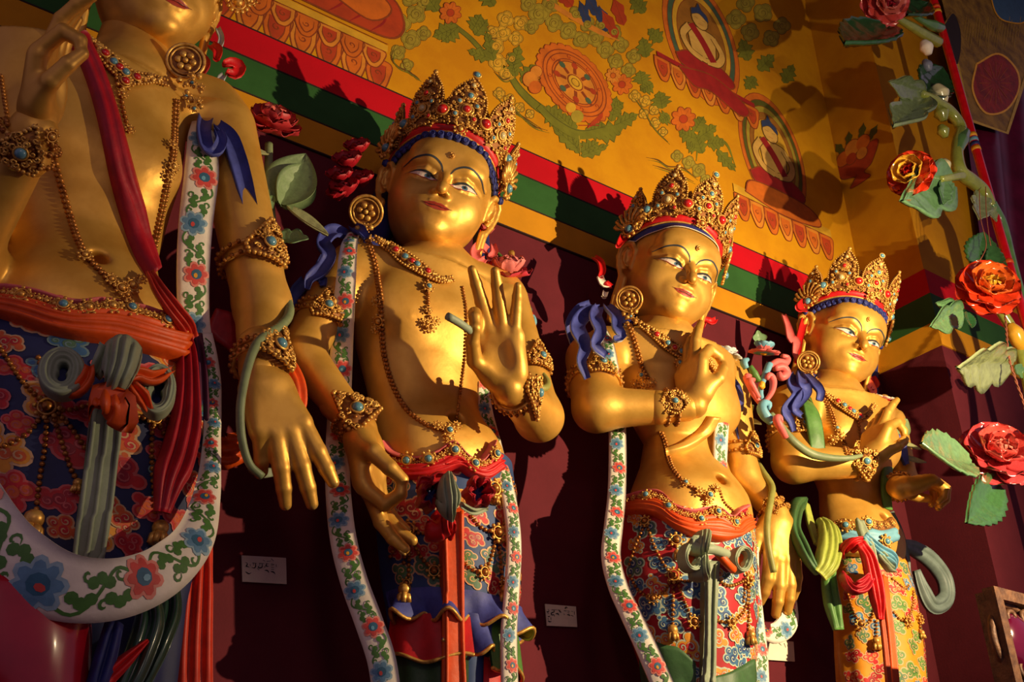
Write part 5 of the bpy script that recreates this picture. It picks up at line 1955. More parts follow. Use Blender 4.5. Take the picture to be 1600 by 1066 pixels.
# ------------------------------------------------------------------ dress of the fourth statue
def dress4():
    st = S4; root = st.root
    paint_face(st); head_dress(st, True)
    H = st.head
    earring(st, -1, st.P(1263, 566, -.05), CAMD(st.P(1263, 566)) + Vector((-.2, 0, 0)))
    earring(st, 1, H.w((.92, .05, -1.2)))
    sk = Skirt(st, [(838, 1292, 1396), (880, 1302, 1410), (930, 1309, 1424), (980, 1311, 1432), (1020, 1313, 1437), (1066, 1316, 1440)], .72, .06, .006)
    so = sk.build('skirt', mat('skirt_amber', (222, 146, 24), .6, 0, .1, 14), root)
    B = merge_bvh((st.tV, st.tQ), (sk.V, sk.F))
    cb, cr, cg, co, cc = (mat('cloud_blue', (64, 112, 150), .6), mat('cloud_red', (200, 40, 40), .6), mat('cloud_green', (84, 120, 88), .6), mat('cloud_orange', (214, 96, 40), .6), mat('cloud_leaf', (104, 140, 60), .6))
    sk.clouds(so, 21, [(cb, LBLUE), (cr, DRED), (cc, GREEN), (cg, GREEN), (cr, co)], {'*': mat('cloud_pale_rim', (214, 170, 120), .6)}, st.P(1380, 1085).z, st.P(1350, 870).z, -R_(172), -R_(8), .042, 200, 1.3)
    sh = lambda P, d, k=0: [(x + k, y + d) for x, y in P]
    top = [(1290, 822), (1306, 816), (1322, 812), (1340, 818), (1352, 812), (1372, 816), (1392, 812)]
    band_px('waist_cloth', sh(top, 14), [(1294, 846), (1322, 848), (1345, 852), (1370, 856), (1398, 846)], B, .016, LBLUE, root, 8, 30, .008, 2, .006)
    bl = band_px('belt', sh(top, 2), sh(top, 16), B, .018, ORND, root, 6, 40, .006)
    W, N = drape(sh(top, 9), B, .03, 3)
    mb = MB()
    for q, nn in zip(W[::3], N[::3]): rosette_geo(mb, basis(q, nn, (0, 0, 1), .012), 7, ORN, ORN)
    mb.build('belt_gilding', bl, kind='stuff')
    for x, y in ((1326, 826), (1352, 822), (1376, 848)): boss(st, x, y, .028, bl, B, jewel='b', lift=.03)
    ribbon(st, 'waist_strap', [(1344, 812, -.22), (1352, 834, -.25), (1362, 858, -.27), (1368, 880, -.27)], [14, 20, 18, 10], GREYG, (-.3, -1, -.1), .012, -.004, folds=2, fold=.006)
    ribbon(st, 'red_scarf', [(1308, 868, -.14), (1322, 862, -.22), (1338, 850, -.27), (1350, 846, -.28)], [20, 22, 24, 16], RED, (-.3, -1, -.2), .014, -.004, folds=3, fold=.008, cols=18)
    ribbon(st, 'red_scarf', [(1345, 848, -.28), (1358, 868, -.29), (1366, 896, -.29), (1372, 926, -.29), (1377, 968, -.28)], [16, 24, 28, 24, 10], RED, (-.3, -1, -.1), .014, -.004, folds=3, fold=.008, cols=18)
    ribbon(st, 'red_scarf', [(1320, 896, -.20), (1326, 910, -.25), (1338, 918, -.28), (1352, 914, -.29), (1362, 900, -.29)], [12, 20, 22, 22, 14], DRED, (-.3, -1, -.1), .014, -.004, folds=3, fold=.008, cols=18)
    for k in range(2): ribbon(st, 'sash_tail', [(1352 + 20 * k, 836 + 22 * k, -.26), (1374 + 8 * k, 858 + 14 * k, -.27), (1396 - 8 * k, 872 + 8 * k, -.24), (1400, 890, -.2)], [14, 20, 22, 10], LBLUE if k == 0 else GREYG, (-.2, -1, -.1), .012, -.004, folds=3, fold=.008, cols=18)
    ribbon(st, 'centre_sash', [(1384, 900, -.25), (1388, 940, -.27), (1395, 1000, -.27), (1402, 1080, -.27)], [10, 12, 13, 14], ORANGE, (-.1, -1, 0), .012)
    ribbon(st, 'centre_sash', [(1374, 905, -.27), (1378, 950, -.275), (1384, 1000, -.275), (1392, 1080, -.275)], [6, 7, 8, 9], mat('rust_paint', (184, 70, 22), .5), (-.1, -1, 0), .012)
    swags(st, [[(1326, 930), (1334, 955), (1346, 976), (1360, 970), (1366, 950)], [(1369, 972), (1370, 1000)], [(1394, 905), (1412, 920), (1418, 915)], [(1396, 958), (1412, 972), (1424, 950), (1426, 925)], [(1436, 960), (1436, 985)]],
          [(1346, 977, .022), (1417, 972, .022), (1436, 968, .02), (1340, 850, .02)], [(1369, 1004, .03), (1436, 990, .02)], B, .0062)
    # green and yellow-green shawl falling at the near side
    ribbon(st, 'green_shawl', [(1262, 778, -.02), (1250, 792, -.10), (1245, 822, -.14), (1256, 850, -.17), (1270, 878, -.19), (1282, 896, -.19)], [10, 26, 24, 22, 22, 12], DGREEN, (-.5, -1, -.2), .014, .01, folds=2, fold=.006, cols=14)
    ribbon(st, 'green_shawl', [(1288, 808, -.13), (1300, 822, -.18), (1304, 850, -.21), (1297, 880, -.22), (1284, 898, -.20)], [22, 36, 40, 40, 26], LGREEN, (-.4, -1, -.2), .014, .015, folds=4, fold=.007, cols=24)
    ribbon(st, 'green_shawl', [(1300, 876, -.17), (1299, 910, -.18), (1305, 950, -.19), (1312, 984, -.19)], [16, 26, 28, 16], GREEN, (-.4, -1, -.1), .014, .0, folds=2, fold=.006, cols=14)
    ribbon(st, 'green_shawl', [(1262, 786, -.04), (1268, 815, -.08), (1278, 850, -.13)], [10, 16, 8], LGREEN, (-.1, -1, -.1), .012)
    ribbon(st, 'green_shawl', [(1258, 618, -.08), (1268, 640, -.16), (1275, 672, -.17), (1279, 710, -.16)], [20, 25, 26, 24], GREEN, (-.4, -1, -.1), .012, -.004, folds=1, fold=.005, cols=10)
    ribbon(st, 'green_shawl', [(1392, 690, -.05), (1390, 720, -.10), (1386, 760, -.13), (1388, 796, -.12)], [18, 20, 20, 16], GREEN, (-.1, -1, -.1), .012, -.004, folds=1, fold=.005, cols=10)
    ribbon(st, 'grey_shawl', [(1412, 850, -.05), (1436, 858, -.05), (1462, 876, -.05), (1482, 905, -.05), (1484, 935, -.05), (1464, 946, -.05), (1448, 920, -.05), (1436, 890, -.05)], [16, 26, 30, 30, 28, 26, 24, 12], mat('slate_green_paint', (108, 124, 116), .5), (-.2, -1, -.2), .014, .01, folds=2, fold=.006, cols=14)
    ribbon(st, 'grey_shawl', [(1392, 800, -.06), (1404, 830, -.06), (1414, 870, -.06), (1420, 910, -.05)], [14, 20, 20, 10], mat('slate_green_paint', (108, 124, 116), .5), (-.2, -1, -.1), .014)
    # chest
    collar(st, [(1284, 612), (1296, 622), (1308, 631), (1330, 647), (1344, 654), (1356, 646), (1364, 634)], B, .006, .018, 6)
    pn = chain(st, 'pendant', [(1340, 652), (1342, 670), (1344, 685), (1347, 703)], B, .007)
    for x, y, s_, j in ((1340, 655, .018, 'b'), (1344, 690, .014, None)): boss(st, x, y, s_, pn, B, jewel=j, lift=.012)
    ch = chain(st, 'bead_chain', [(1288, 624), (1298, 646), (1306, 672), (1316, 690), (1323, 710)], B, .0065, True)
    for x, y, s_, j in ((1303, 687, .020, None), (1314, 682, .020, None), (1309, 670, .015, 'b'), (1320, 698, .017, 'b')): boss(st, x, y, s_, ch, B, jewel=j, lift=.012)
    bracelet(st, st.P(1240, 722, -.07), st.P(1352, 725, -.22), .94, .050, tri=True, size=.055, face=(-.55, -.8, -.25), up=(0, 0, -1))
    bracelet(st, st.P(1232, 640), st.P(1240, 722, -.07), .60, .084, 'armlet', tri=True, size=.05, face=(-.3, -.9, -.1), up=(0, 0, 1))
    bracelet(st, st.P(1412, 755, .02), st.P(1402, 762, -.18), .8, .046, size=.034)
    for pts, wpx in (([(1242, 586, -.04), (1238, 600, -.12), (1246, 618, -.15), (1228, 642, -.14), (1236, 660, -.14), (1240, 674, -.13)], [12, 17, 18, 18, 16, 8]),
                     ([(1250, 584, -.05), (1254, 598, -.15), (1260, 612, -.16), (1242, 638, -.16), (1252, 650, -.15)], [12, 17, 17, 16, 8]),
                     ([(1258, 584, -.05), (1272, 598, -.14), (1282, 612, -.17), (1280, 626, -.16)], [12, 18, 16, 10])):
        ribbon(st, 'shoulder_lock', pts, wpx, BLUE, (-.5, -1, -.1), .015, -.008)
    ribbon(st, 'shoulder_lock', [(1382, 668, -.02), (1396, 680, -.08), (1408, 700, -.08), (1416, 726, -.06)], [12, 22, 22, 8], BLUE, (-.2, -1, -.1), .015, -.008)
    for pts, wpx, m in (([(1262, 484, .06), (1256, 478, .02), (1247, 482, .0)], [20, 22, 12], RED), ([(1262, 488, .06), (1254, 510, .04), (1248, 535, .03), (1245, 566, .02)], [14, 12, 11, 8], RED),
                        ([(1224, 492, .04), (1231, 510, .02), (1236, 528, .01), (1244, 536, .0), (1242, 552, .0), (1246, 562, .01)], [7, 9, 12, 15, 10, 5], PINK),
                        ([(1352, 590, .02), (1358, 600, .0), (1364, 612, .0), (1360, 620, .0)], [10, 13, 12, 6], PINK), ([(1362, 588, .02), (1368, 600, .0), (1362, 608, .0)], [10, 12, 6], DRED), ([(1348, 596, .03), (1354, 622, .02), (1362, 650, .0)], [7, 8, 4], RED)):
        ribbon(st, 'hair_ribbon', pts, wpx, m, (-.4, -1, -.2), .012, -.008)
    rope(st, 'hair_lock', [(1290, 520, .16), (1268, 560, .14), (1258, 590, .06)], [26, 20, 14], DBLUE)
    rope(st, 'hair_lock', [(1356, 570, .12), (1358, 600, .08), (1366, 640, .04)], [16, 14, 8], DBLUE)
    # flower branch rising from the forearm
    fl = empty('flower_branch', st.P(1344, 711, -.2), 'branch of pink and blue scrolls with a blue and pink blossom beside the farthest statue', 'flower')
    mb = MB()
    P = resample(catmull(PX(st, [(1346, 712, -.26), (1328, 716, -.26), (1300, 716, -.23), (1272, 711, -.20), (1252, 700, -.19), (1234, 684, -.18), (1218, 664, -.16), (1204, 648, -.14)]), 70), .008)
    tube(mb, P, np.interp(np.linspace(0, 1, len(P)), [0, .5, 1], [.007, .016, .014]), mat('sage_stem', (124, 138, 96), .5), 10); mb.build('stem', fl)
    for pts, rp, m in (([(1228, 684, -.19), (1218, 666, -.20), (1213, 654, -.20), (1219, 652, -.20), (1222, 660, -.20)], [5, 6, 7, 6, 3], PINK), ([(1206, 660, -.16), (1196, 650, -.16), (1190, 638, -.16), (1194, 630, -.16), (1202, 632, -.16), (1201, 640, -.16)], [7, 9, 9, 8, 6, 3], LBLUE),
                       ([(1190, 634, -.14), (1178, 616, -.14), (1170, 598, -.14), (1166, 588, -.14), (1172, 588, -.14)], [4, 5, 6, 7, 4], PINK), ([(1186, 622, -.15), (1176, 604, -.15), (1171, 594, -.15), (1178, 594, -.15)], [4, 5, 6, 4], PINK),
                       ([(1196, 628, -.14), (1206, 612, -.14), (1208, 596, -.14), (1202, 586, -.14), (1198, 592, -.14)], [4, 5, 6, 7, 4], PINK), ([(1192, 632, -.12), (1188, 612, -.12), (1194, 590, -.12), (1202, 570, -.12)], [5, 5, 6, 7], LBLUE),
                       ([(1202, 572, -.12), (1214, 566, -.12), (1226, 568, -.12), (1230, 560, -.12), (1222, 556, -.12)], [5, 7, 8, 7, 4], PINK), ([(1210, 576, -.12), (1222, 574, -.13), (1228, 584, -.13), (1220, 590, -.13), (1217, 582, -.13)], [6, 8, 9, 8, 4], PINK),
                       ([(1186, 596, -.13), (1178, 584, -.13), (1172, 572, -.13)], [5, 7, 4], GREEN), ([(1188, 606, -.13), (1192, 602, -.14), (1188, 598, -.14)], [6, 6, 4], YELLOW), ([(1166, 576, -.12), (1162, 566, -.12), (1168, 562, -.12)], [5, 7, 4], LBLUE)):
        rope(st, 'scroll', pts, rp, m, .8, 10, fl)
    pb = petal(LBLUE, .35, .5, .02, PINK); pp = petal(PINK, .6, .5, .05, LBLUE)
    flower_part(fl, st.P(1194, 551, -.12), Vector((-.1, -.35, 1)), .050, [(8, 100, 1.1, pb, 0), (6, 62, .95, pp, .4)], YELLOW, corer=.38)
    leaf_part(fl, st.P(1190, 545, -.06), st.P(1184, 516, -.07), (-.4, -1, -.2), LEAF_L)
    f2 = empty('red_lotus', st.P(1395, 650, -.1), 'small red lotus with gilt seed head above the bent fingers of the farthest statue', 'flower')
    pr = petal(mat('lotus_red', (206, 66, 58), .5, 0, .1), .4, .4, .03, WHITE); p2 = petal(mat('lotus_red', (206, 66, 58)), .5, .45, .05)
    flower_part(f2, st.P(1381, 625, -.08), Vector((-.1, -.5, .8)), .050, [(9, 108, 1.0, p2, 0), (8, 80, .85, pr, .3)], ORN, corer=.40)
    mb = MB(); tube(mb, catmull(PX(st, [(1384, 630, -.06), (1392, 650, -.06), (1396, 690, -.06)]), 12), .009, GREEN, 8); mb.build('stem', f2)
    leaf_part(f2, st.P(1402, 680, -.06), st.P(1418, 655, -.08), (-.4, -1, -.2), LEAF_T)
    leaf_part(f2, st.P(1405, 690, -.05), st.P(1440, 702, -.10), (-.3, -.8, .5), LEAF_N)
    leaf_part(f2, st.P(1410, 715, -.05), st.P(1448, 722, -.10), (-.3, -.8, .5), LEAF_N)


dress4()
# ------------------------------------------------------------------ dress of the first statue
def dress1():
    st = S1; root = st.root
    paint_face(st); head_dress(st, False)
    H = st.head
    earring(st, 1, st.P(290, 95, -.1), (-.3, -.9, -.3), (.35, 0, -1), .24)
    sk = Skirt(st, [(486, -8, 282), (540, -30, 298), (600, -50, 312), (680, -60, 318), (760, -58, 316), (850, -40, 300), (930, -10, 280), (1066, 10, 262)], .62, .05, .006)
    so = sk.build('skirt', mat('skirt_navy', (34, 42, 84), .6, 0, .15, 14), root)
    B = merge_bvh((st.tV, st.tQ), (sk.V, sk.F))
    cb, ca, cr, cg, co = (mat('cloud_blue', (64, 112, 150), .6), mat('cloud_amber', (226, 150, 40), .6), mat('cloud_red', (200, 40, 40), .6), mat('cloud_green', (84, 120, 88), .6), mat('cloud_orange', (214, 96, 40), .6))
    sk.clouds(so, 33, [(cr, DRED), (co, cr), (ca, co), (cr, co), (cb, cg), (cr, DRED)], {'*': mat('cloud_pale_rim', (214, 170, 120), .6), cr: mat('cloud_pink_rim', (206, 96, 90), .6), cb: mat('cloud_teal_rim', (110, 140, 140), .6)},
              st.P(150, 880).z, st.P(150, 545).z, -R_(176), -R_(4), .050, 200, 1.25)
    sh = lambda P, d, k=0: [(x + k, y + d) for x, y in P]
    top = [(-20, 456), (20, 457), (58, 464), (90, 474), (120, 480), (150, 476), (180, 476), (215, 486), (245, 496), (278, 502)]
    band_px('orange_sash', sh(top, 16), [(-20, 492), (30, 508), (75, 524), (120, 534), (173, 540), (220, 552), (276, 568)], B, .022, ORANGE, root, 16, 50, .014, 4, .013)
    band_px('waist_lip', sh(top, -2), sh(top, 6), B, .022, PINK, root, 4, 50, .012)
    bl = band_px('belt', sh(top, 5), sh(top, 27), B, .020, DRED, root, 6, 50, .008)
    W, N = drape(sh(top, 16), B, .036, 3)
    mb = MB()
    for q, nn in zip(W[::4], N[::4]): rosette_geo(mb, basis(q, nn, (0, 0, 1), .013), 7, ORN, ORN)
    mb.build('belt_gilding', bl, kind='stuff')
    for x, y in ((100, 492), (135, 494), (168, 492), (196, 495), (245, 513), (268, 518), (40, 476)): boss(st, x, y, .022, bl, B, jewel='b' if x in (196, 245, 100) else None, lift=.036)
    band_px('centre_sash', [(140, 640), (184, 640)], [(113, 900), (155, 900)], B, .03, GREYG, root, 30, 14, .004)
    cs = [o for o in root.children if o.name.startswith('centre_sash')][0]
    mb = MB()
    for x0, x1 in ((144, 118), (180, 151), (162, 134)):
        W, N = drape([(x0, 645), (x1, 896)], B, .036, 6, smooth=False); tube(mb, W, .005, GREYG, 6)
    mb.build('sash_pleat', cs)
    band_px('centre_sash', [(103, 955), (137, 955)], [(92, 1090), (130, 1090)], B, .03, GREYG, root, 16, 10, .004)
    bow(st, (97, 584), 38, 38, 30, GREYG, DBLUE, -.30, 0, 4)
    bow(st, (246, 612), 29, 40, 24, GREYG, DBLUE, -.26, .1, 4)
    fan_knot(st, (192, 522), (168, 618), 28, 17, GREYG, -.36, 4, mid=(184, 566, 24))
    ribbon(st, 'sash_tie', [(148, 588, -.31), (160, 560, -.34), (166, 540, -.33)], [22, 26, 20], GREYG, (-.3, -1, -.1), .012, -.01, folds=2, fold=.007, cols=14)
    fan_knot(st, (164, 606), (164, 652), 24, 25, ORANGE, -.35, 3, 'knot_wrap')
    ribbon(st, 'sash_tie', [(96, 612, -.29), (118, 610, -.32), (136, 590, -.33), (140, 572, -.33)], [10, 24, 24, 14], ORANGE, (-.3, -1, -.1), .012, -.01, folds=2, fold=.007, cols=14)
    ribbon(st, 'sash_tie', [(196, 590, -.33), (215, 584, -.32), (240, 590, -.30), (268, 580, -.26)], [16, 26, 22, 8], ORANGE, (-.2, -1, -.1), .012, -.01, folds=2, fold=.007, cols=14)
    ribbon(st, 'sash_tie', [(206, 600, -.33), (222, 620, -.31), (232, 640, -.29)], [14, 26, 12], ORANGE, (-.2, -1, -.1), .012, -.01, folds=2, fold=.007, cols=14)
    swags(st, [[(-8, 530), (14, 565), (36, 598), (74, 637)], [(78, 638), (105, 642), (138, 634)], [(74, 640), (70, 700), (62, 750), (56, 806)], [(80, 640), (96, 690), (112, 735), (122, 752)], [(72, 642), (40, 680), (-10, 706)], [(84, 640), (110, 668), (132, 700)],
               [(214, 652), (240, 658), (268, 650)], [(237, 660), (236, 720), (242, 800)], [(244, 660), (262, 690), (280, 700)], [(60, 560), (72, 600), (74, 636)]],
          [(75, 638, .028), (240, 655, .022)], [(54, 812, .042), (246, 826, .036), (122, 756, .02)], B, .0066)
    ribbon(st, 'crimson_drape', [(288, 505, -.10), (296, 560, -.16), (296, 640, -.19), (285, 700, -.21), (268, 750, -.23), (256, 800, -.22)], [20, 34, 40, 54, 56, 24], DRED, (-.05, -1, -.1), .014, .01, folds=3, fold=.010, cols=20)
    ribbon(st, 'crimson_drape', [(310, 520, -.05), (316, 580, -.08), (318, 660, -.09), (312, 740, -.10)], [14, 22, 22, 12], mat('plum_paint', (82, 30, 60), .5), (-.05, -1, -.1), .014, .0, folds=2, fold=.008, cols=12)
    ribbon(st, 'crimson_drape', [(330, 498, .03), (352, 510, .03), (372, 530, .03), (380, 560, .04)], [40, 56, 50, 20], DRED, (-.05, -1, -.1), .014)
    # floral scarf: over the shoulder, down behind the belt, and the great loop across the skirt
    ribbon(st, 'floral_scarf', [(318, 180, -.03), (318, 215, -.08), (316, 270, -.09), (307, 350, -.08), (303, 430, -.05), (305, 500, -.02), (314, 545, .0)], [30, 48, 54, 52, 50, 48, 44], WHITE, (-.1, -1, -.1), .009, .006, 3)
    ribbon(st, 'floral_scarf', [(-70, 760, -.30), (-20, 838, -.33), (25, 880, -.35), (80, 912, -.36), (140, 924, -.36), (205, 916, -.35), (262, 888, -.32), (305, 840, -.27), (325, 770, -.2), (332, 690, -.13), (333, 610, -.07), (326, 560, -.04), (316, 520, -.03)],
           [100, 104, 100, 94, 88, 80, 66, 50, 38, 32, 32, 36, 40], WHITE, (-.2, -1, -.35), .010, .010, 4)
    # red sash over the chest, twisted towards the hip
    band_px('chest_sash', [(104, 62), (128, 110), (150, 180), (176, 300), (205, 390), (230, 436)], [(138, 62), (160, 110), (182, 178), (216, 300), (232, 390), (240, 428)], B, .016, DRED, root, 10, 46, .012, 2, .008)
    ribbon(st, 'chest_sash', [(234, 424, -.17), (250, 452, -.20), (272, 482, -.20), (292, 508, -.17), (302, 530, -.12)], [12, 20, 26, 28, 20], mat('coral_red_paint', (206, 60, 40), .5), (-.1, -1, -.2), .012, -.006, folds=3, fold=.007, cols=18)
    collar(st, [(128, 58), (142, 70), (155, 82), (178, 106), (198, 122), (216, 126), (236, 126), (256, 132)], B, .008, .022, 5)
    pn = chain(st, 'pendant', [(190, 130), (189, 152), (193, 178), (201, 206)], B, .007)
    for x, y, s_, j in ((192, 132, .024, 'r'), (190, 150, .014, None), (201, 206, .014, None)): boss(st, x, y, s_, pn, B, jewel=j, lift=.012)
    ch = chain(st, 'bead_chain', [(75, 208), (80, 235), (86, 262), (105, 330), (118, 372), (132, 400), (152, 422), (172, 442), (186, 452)], B, .0072, True)
    for x, y, s_, j in ((76, 212, .018, None), (132, 404, .018, None), (172, 440, .016, None), (188, 454, .020, None), (204, 450, .022, None), (196, 464, .014, None), (218, 441, .014, None)): boss(st, x, y, s_, ch, B, jewel=j, lift=.012)
    ch = chain(st, 'bead_chain', [(272, 158), (270, 200), (268, 240), (260, 280), (247, 340), (236, 390)], B, .0066, True)
    for x, y, s_ in ((266, 230, .016), (267, 262, .018), (262, 276, .014)): boss(st, x, y, s_, ch, B, lift=.012)
    bracelet(st, st.P(350, 200), st.P(410, 478, -.03), .76, .082, 'armlet', tri=True, size=.062, up=(0, 0, 1), face=(.15, -1, -.1))
    bracelet(st, st.P(410, 478, -.03), st.P(405, 580, -.12), .86, .060, tri=True, size=.064, up=(.2, 0, .9), face=(.25, -1, -.15))
    bracelet(st, st.P(-60, 400, -.1), st.P(52, 205, -.36), .9, .055, tri=True, size=.05)
    chain(st, 'bead_chain', [(2, 120), (8, 160), (14, 195)], bvh_of(st.V, st.Q), .006)
    mb = MB(); rosette_geo(mb, basis(st.P(372, 5, .0), (-.3, -1, -.3), (0, 0, 1), .036), 12, ORN, ORN); rosette_geo(mb, basis(st.P(392, 2, .0), (-.3, -1, -.3), (0, 0, 1), .02), 8, ORN, ORN); mb.build('side_ornament', root)
    # blue locks and ribbons at the neck
    rope(st, 'hair_lock', [(262, 70, .10), (268, 110, .08), (284, 150, .04), (300, 178, .0)], [30, 32, 26, 12], DBLUE)
    for pts, wpx in (([(322, 178, -.02), (318, 205, -.10), (324, 232, -.12), (338, 236, -.12), (346, 220, -.12), (340, 205, -.10)], [16, 24, 22, 20, 18, 12]),
                     ([(340, 196, -.08), (358, 215, -.10), (372, 255, -.10), (384, 300, -.09), (392, 338, -.07), (392, 362, -.06)], [14, 26, 28, 26, 22, 5])):
        ribbon(st, 'shoulder_lock', pts, wpx, BLUE, (-.2, -1, -.1), .018, -.014)
    for pts, wpx, m in (([(318, 140, .0), (330, 128, -.02), (336, 142, -.02), (328, 158, -.02), (318, 152, -.02)], [10, 16, 18, 16, 8], mat('grey_white_paint', (170, 172, 170), .5)), ([(312, 86, .02), (320, 100, .0), (316, 115, .0)], [12, 18, 8], DRED),
                        ([(330, 70, .04), (340, 78, .02), (338, 92, .02)], [12, 16, 10], RED), ([(340, 44, .04), (346, 62, .04), (338, 82, .03)], [8, 9, 6], mat('grey_white_paint', (170, 172, 170))), ([(350, 118, .04), (344, 126, .03), (348, 136, .03)], [8, 12, 6], mat('grey_white_paint', (170, 172, 170))),
                        ([(350, 100, .05), (362, 98, .05), (374, 104, .05), (368, 116, .05), (354, 112, .05)], [8, 16, 20, 16, 8], RED)):
        ribbon(st, 'hair_ribbon', pts, wpx, m, (-.3, -1, -.2), .014, -.008)
    # orange scarf hanging behind the lowered hand
    ribbon(st, 'orange_scarf', [(412, 556, .03), (444, 566, .0), (462, 596, -.02), (464, 632, -.02), (450, 664, .0)], [30, 50, 50, 48, 28], ORANGE, (.2, -1, -.1), .016, .012, folds=3, fold=.008, cols=20)
    ribbon(st, 'orange_scarf', [(330, 700, .06), (355, 705, .03), (380, 698, .03)], [44, 58, 50], ORANGE, (.0, -1, -.3), .016, .012, folds=3, fold=.008, cols=20)
    ribbon(st, 'orange_scarf', [(392, 728, .02), (410, 738, .0), (430, 738, .0)], [16, 18, 12], GREYG, (.0, -1, -.2), .014)
    ribbon(st, 'orange_scarf', [(315, 850, -.02), (310, 930, -.03), (306, 1010, -.03), (305, 1100, -.02)], [40, 52, 58, 60], mat('vermilion_paint', (214, 54, 22), .5), (-.1, -1, -.1), .014, .006, folds=3, fold=.008, cols=20)
    # legs under the loop: glossy crimson knee, dark green folds
    S = SDF(); P = st.P
    S.cone(P(-30, 960, -.20), P(30, 1120, -.20), .14, .12, .05); S.ell(P(20, 1000, -.22), (.13, .10, .16), .06)
    V, Q = S.mesh(.012); mk('knee_cloth', V, Q, mat('crimson_gloss', (170, 14, 34), .25, 0, .1, 12, coat=.5), root)
    for pts, wpx, m in (([(10, 940, -.25), (55, 968, -.30), (92, 1020, -.30), (106, 1090, -.28)], [20, 34, 34, 30], DGREEN), ([(225, 920, -.24), (235, 965, -.26), (220, 1020, -.27), (190, 1090, -.27)], [40, 50, 46, 40], mat('dark_green_gloss', (40, 70, 52), .28, coat=.4)),
                        ([(262, 900, -.15), (266, 950, -.18), (250, 1000, -.20), (215, 1080, -.2)], [34, 40, 40, 30], mat('dark_green_gloss', (40, 70, 52))), ([(232, 1000, -.28), (205, 1025, -.29), (165, 1062, -.29)], [10, 24, 30], RED),
                        ([(180, 970, -.29), (170, 1010, -.30), (150, 1080, -.30)], [30, 36, 34], DBLUE)):
        ribbon(st, 'under_skirt_fold', pts, wpx, m, (-.2, -1, -.2), .016, .012, folds=2, fold=.008, cols=16)
    # rose on its stem beside the shoulder
    fl = empty('rose_stem', st.P(430, 480, -.12), 'red rose with grey-green leaves on a stem winding up the lowered arm at left', 'flower')
    pr = petal(mat('rose_red', (190, 52, 56), .5, 0, .12), .9, .75, .10); pk = petal(mat('rose_pink', (220, 104, 88), .5, 0, .1), 1.1, .75, .1)
    flower_part(fl, st.P(424, 200, .05), Vector((-.15, -.75, .55)), .064, [(7, 112, 1.05, pr, 0), (7, 88, 1.0, pr, .4), (6, 60, .9, pr, .1), (5, 36, .8, pk, .5), (4, 16, .65, pk, .2)], mat('rose_red', (190, 52, 56)), corer=.2)
    mb = MB()
    P2 = resample(catmull(PX(st, [(410, 745, -.17), (388, 722, -.18), (376, 670, -.20), (379, 610, -.21), (400, 540, -.19), (440, 508, -.14), (452, 488, -.11), (446, 462, -.05), (434, 420, .03), (424, 340, .06), (420, 280, .06), (420, 225, .06)]), 110), .01)
    tube(mb, P2, np.interp(np.linspace(0, 1, len(P2)), [0, .3, .6, 1], [.009, .012, .014, .012]), mat('sage_stem', (124, 138, 96), .5), 10); mb.build('stem', fl)
    for a, b, n_, me, wd in (((436, 318, .02), (478, 240, -.02), (-.3, -1, -.1), LEAF_T, 1.1), ((440, 322, .02), (486, 258, .0), (.2, -1, -.1), LEAF_T, 1.0), ((424, 330, .04), (396, 296, .0), (-.3, -1, -.1), LEAF_L, 1.0), ((430, 372, .04), (482, 372, -.02), (-.1, -1, .3), LEAF_L, .9),
                             ((450, 322, .02), (514, 366, -.04), (-.2, -.7, .7), LEAF_N, 1.0), ((418, 240, .04), (362, 226, .0), (-.3, -.8, .5), LEAF_N, 1.0), ((362, 150, .08), (352, 196, .05), (-.3, -.8, .3), LEAF_T, .8), ((424, 350, .05), (398, 345, .0), (-.2, -1, .1), LEAF_T, .9)):
        leaf_part(fl, st.P(*a), st.P(*b), n_, me, wd)


dress1()
# ------------------------------------------------------------------ painted wall above the bands
MK = {k: mat('mural_' + k, c, .75, 0, .12, 14, .0) for k, c in dict(
    green=(112, 112, 22), deep=(84, 84, 18), line=(98, 66, 10), brown=(134, 58, 14), red=(172, 58, 16), crimson=(150, 26, 22), orange=(200, 100, 16), peach=(206, 128, 34),
    pale=(206, 156, 34), sage2=(124, 108, 24), skin=(206, 160, 74), blue=(44, 58, 96), sage=(158, 138, 36), teal=(70, 92, 66), light=(222, 172, 60), umber=(150, 96, 20)).items()}


def wall_mp(x, y, h): return tuple(at(x, y, YW - h))


def metric(cx, cy, side=False):
    """wall coordinates in metres about the place seen at (cx, cy)"""
    if not side:
        o = at(cx, cy, YW)
        return lambda u, v, h: (o.x + u, YW - h, o.z + v)
    d = ray(cx, cy); o = CAMPOS + d * (XP / d.x)
    return lambda u, v, h: (XP - h, o.y - u, o.z + v)


def mp_new(mp=wall_mp): return Paint(mp, .0008, .0004)


def outline(P, pts, fill, edge, wd, lay=0, smooth=True):
    Q = catmull(pts + [pts[0]], len(pts) * 6)[:-1] if smooth else pts
    P.fan(Q, fill, lay); P.stroke(list(Q) + [Q[0]], wd, edge, lay + 1, smooth=False, taper=False)


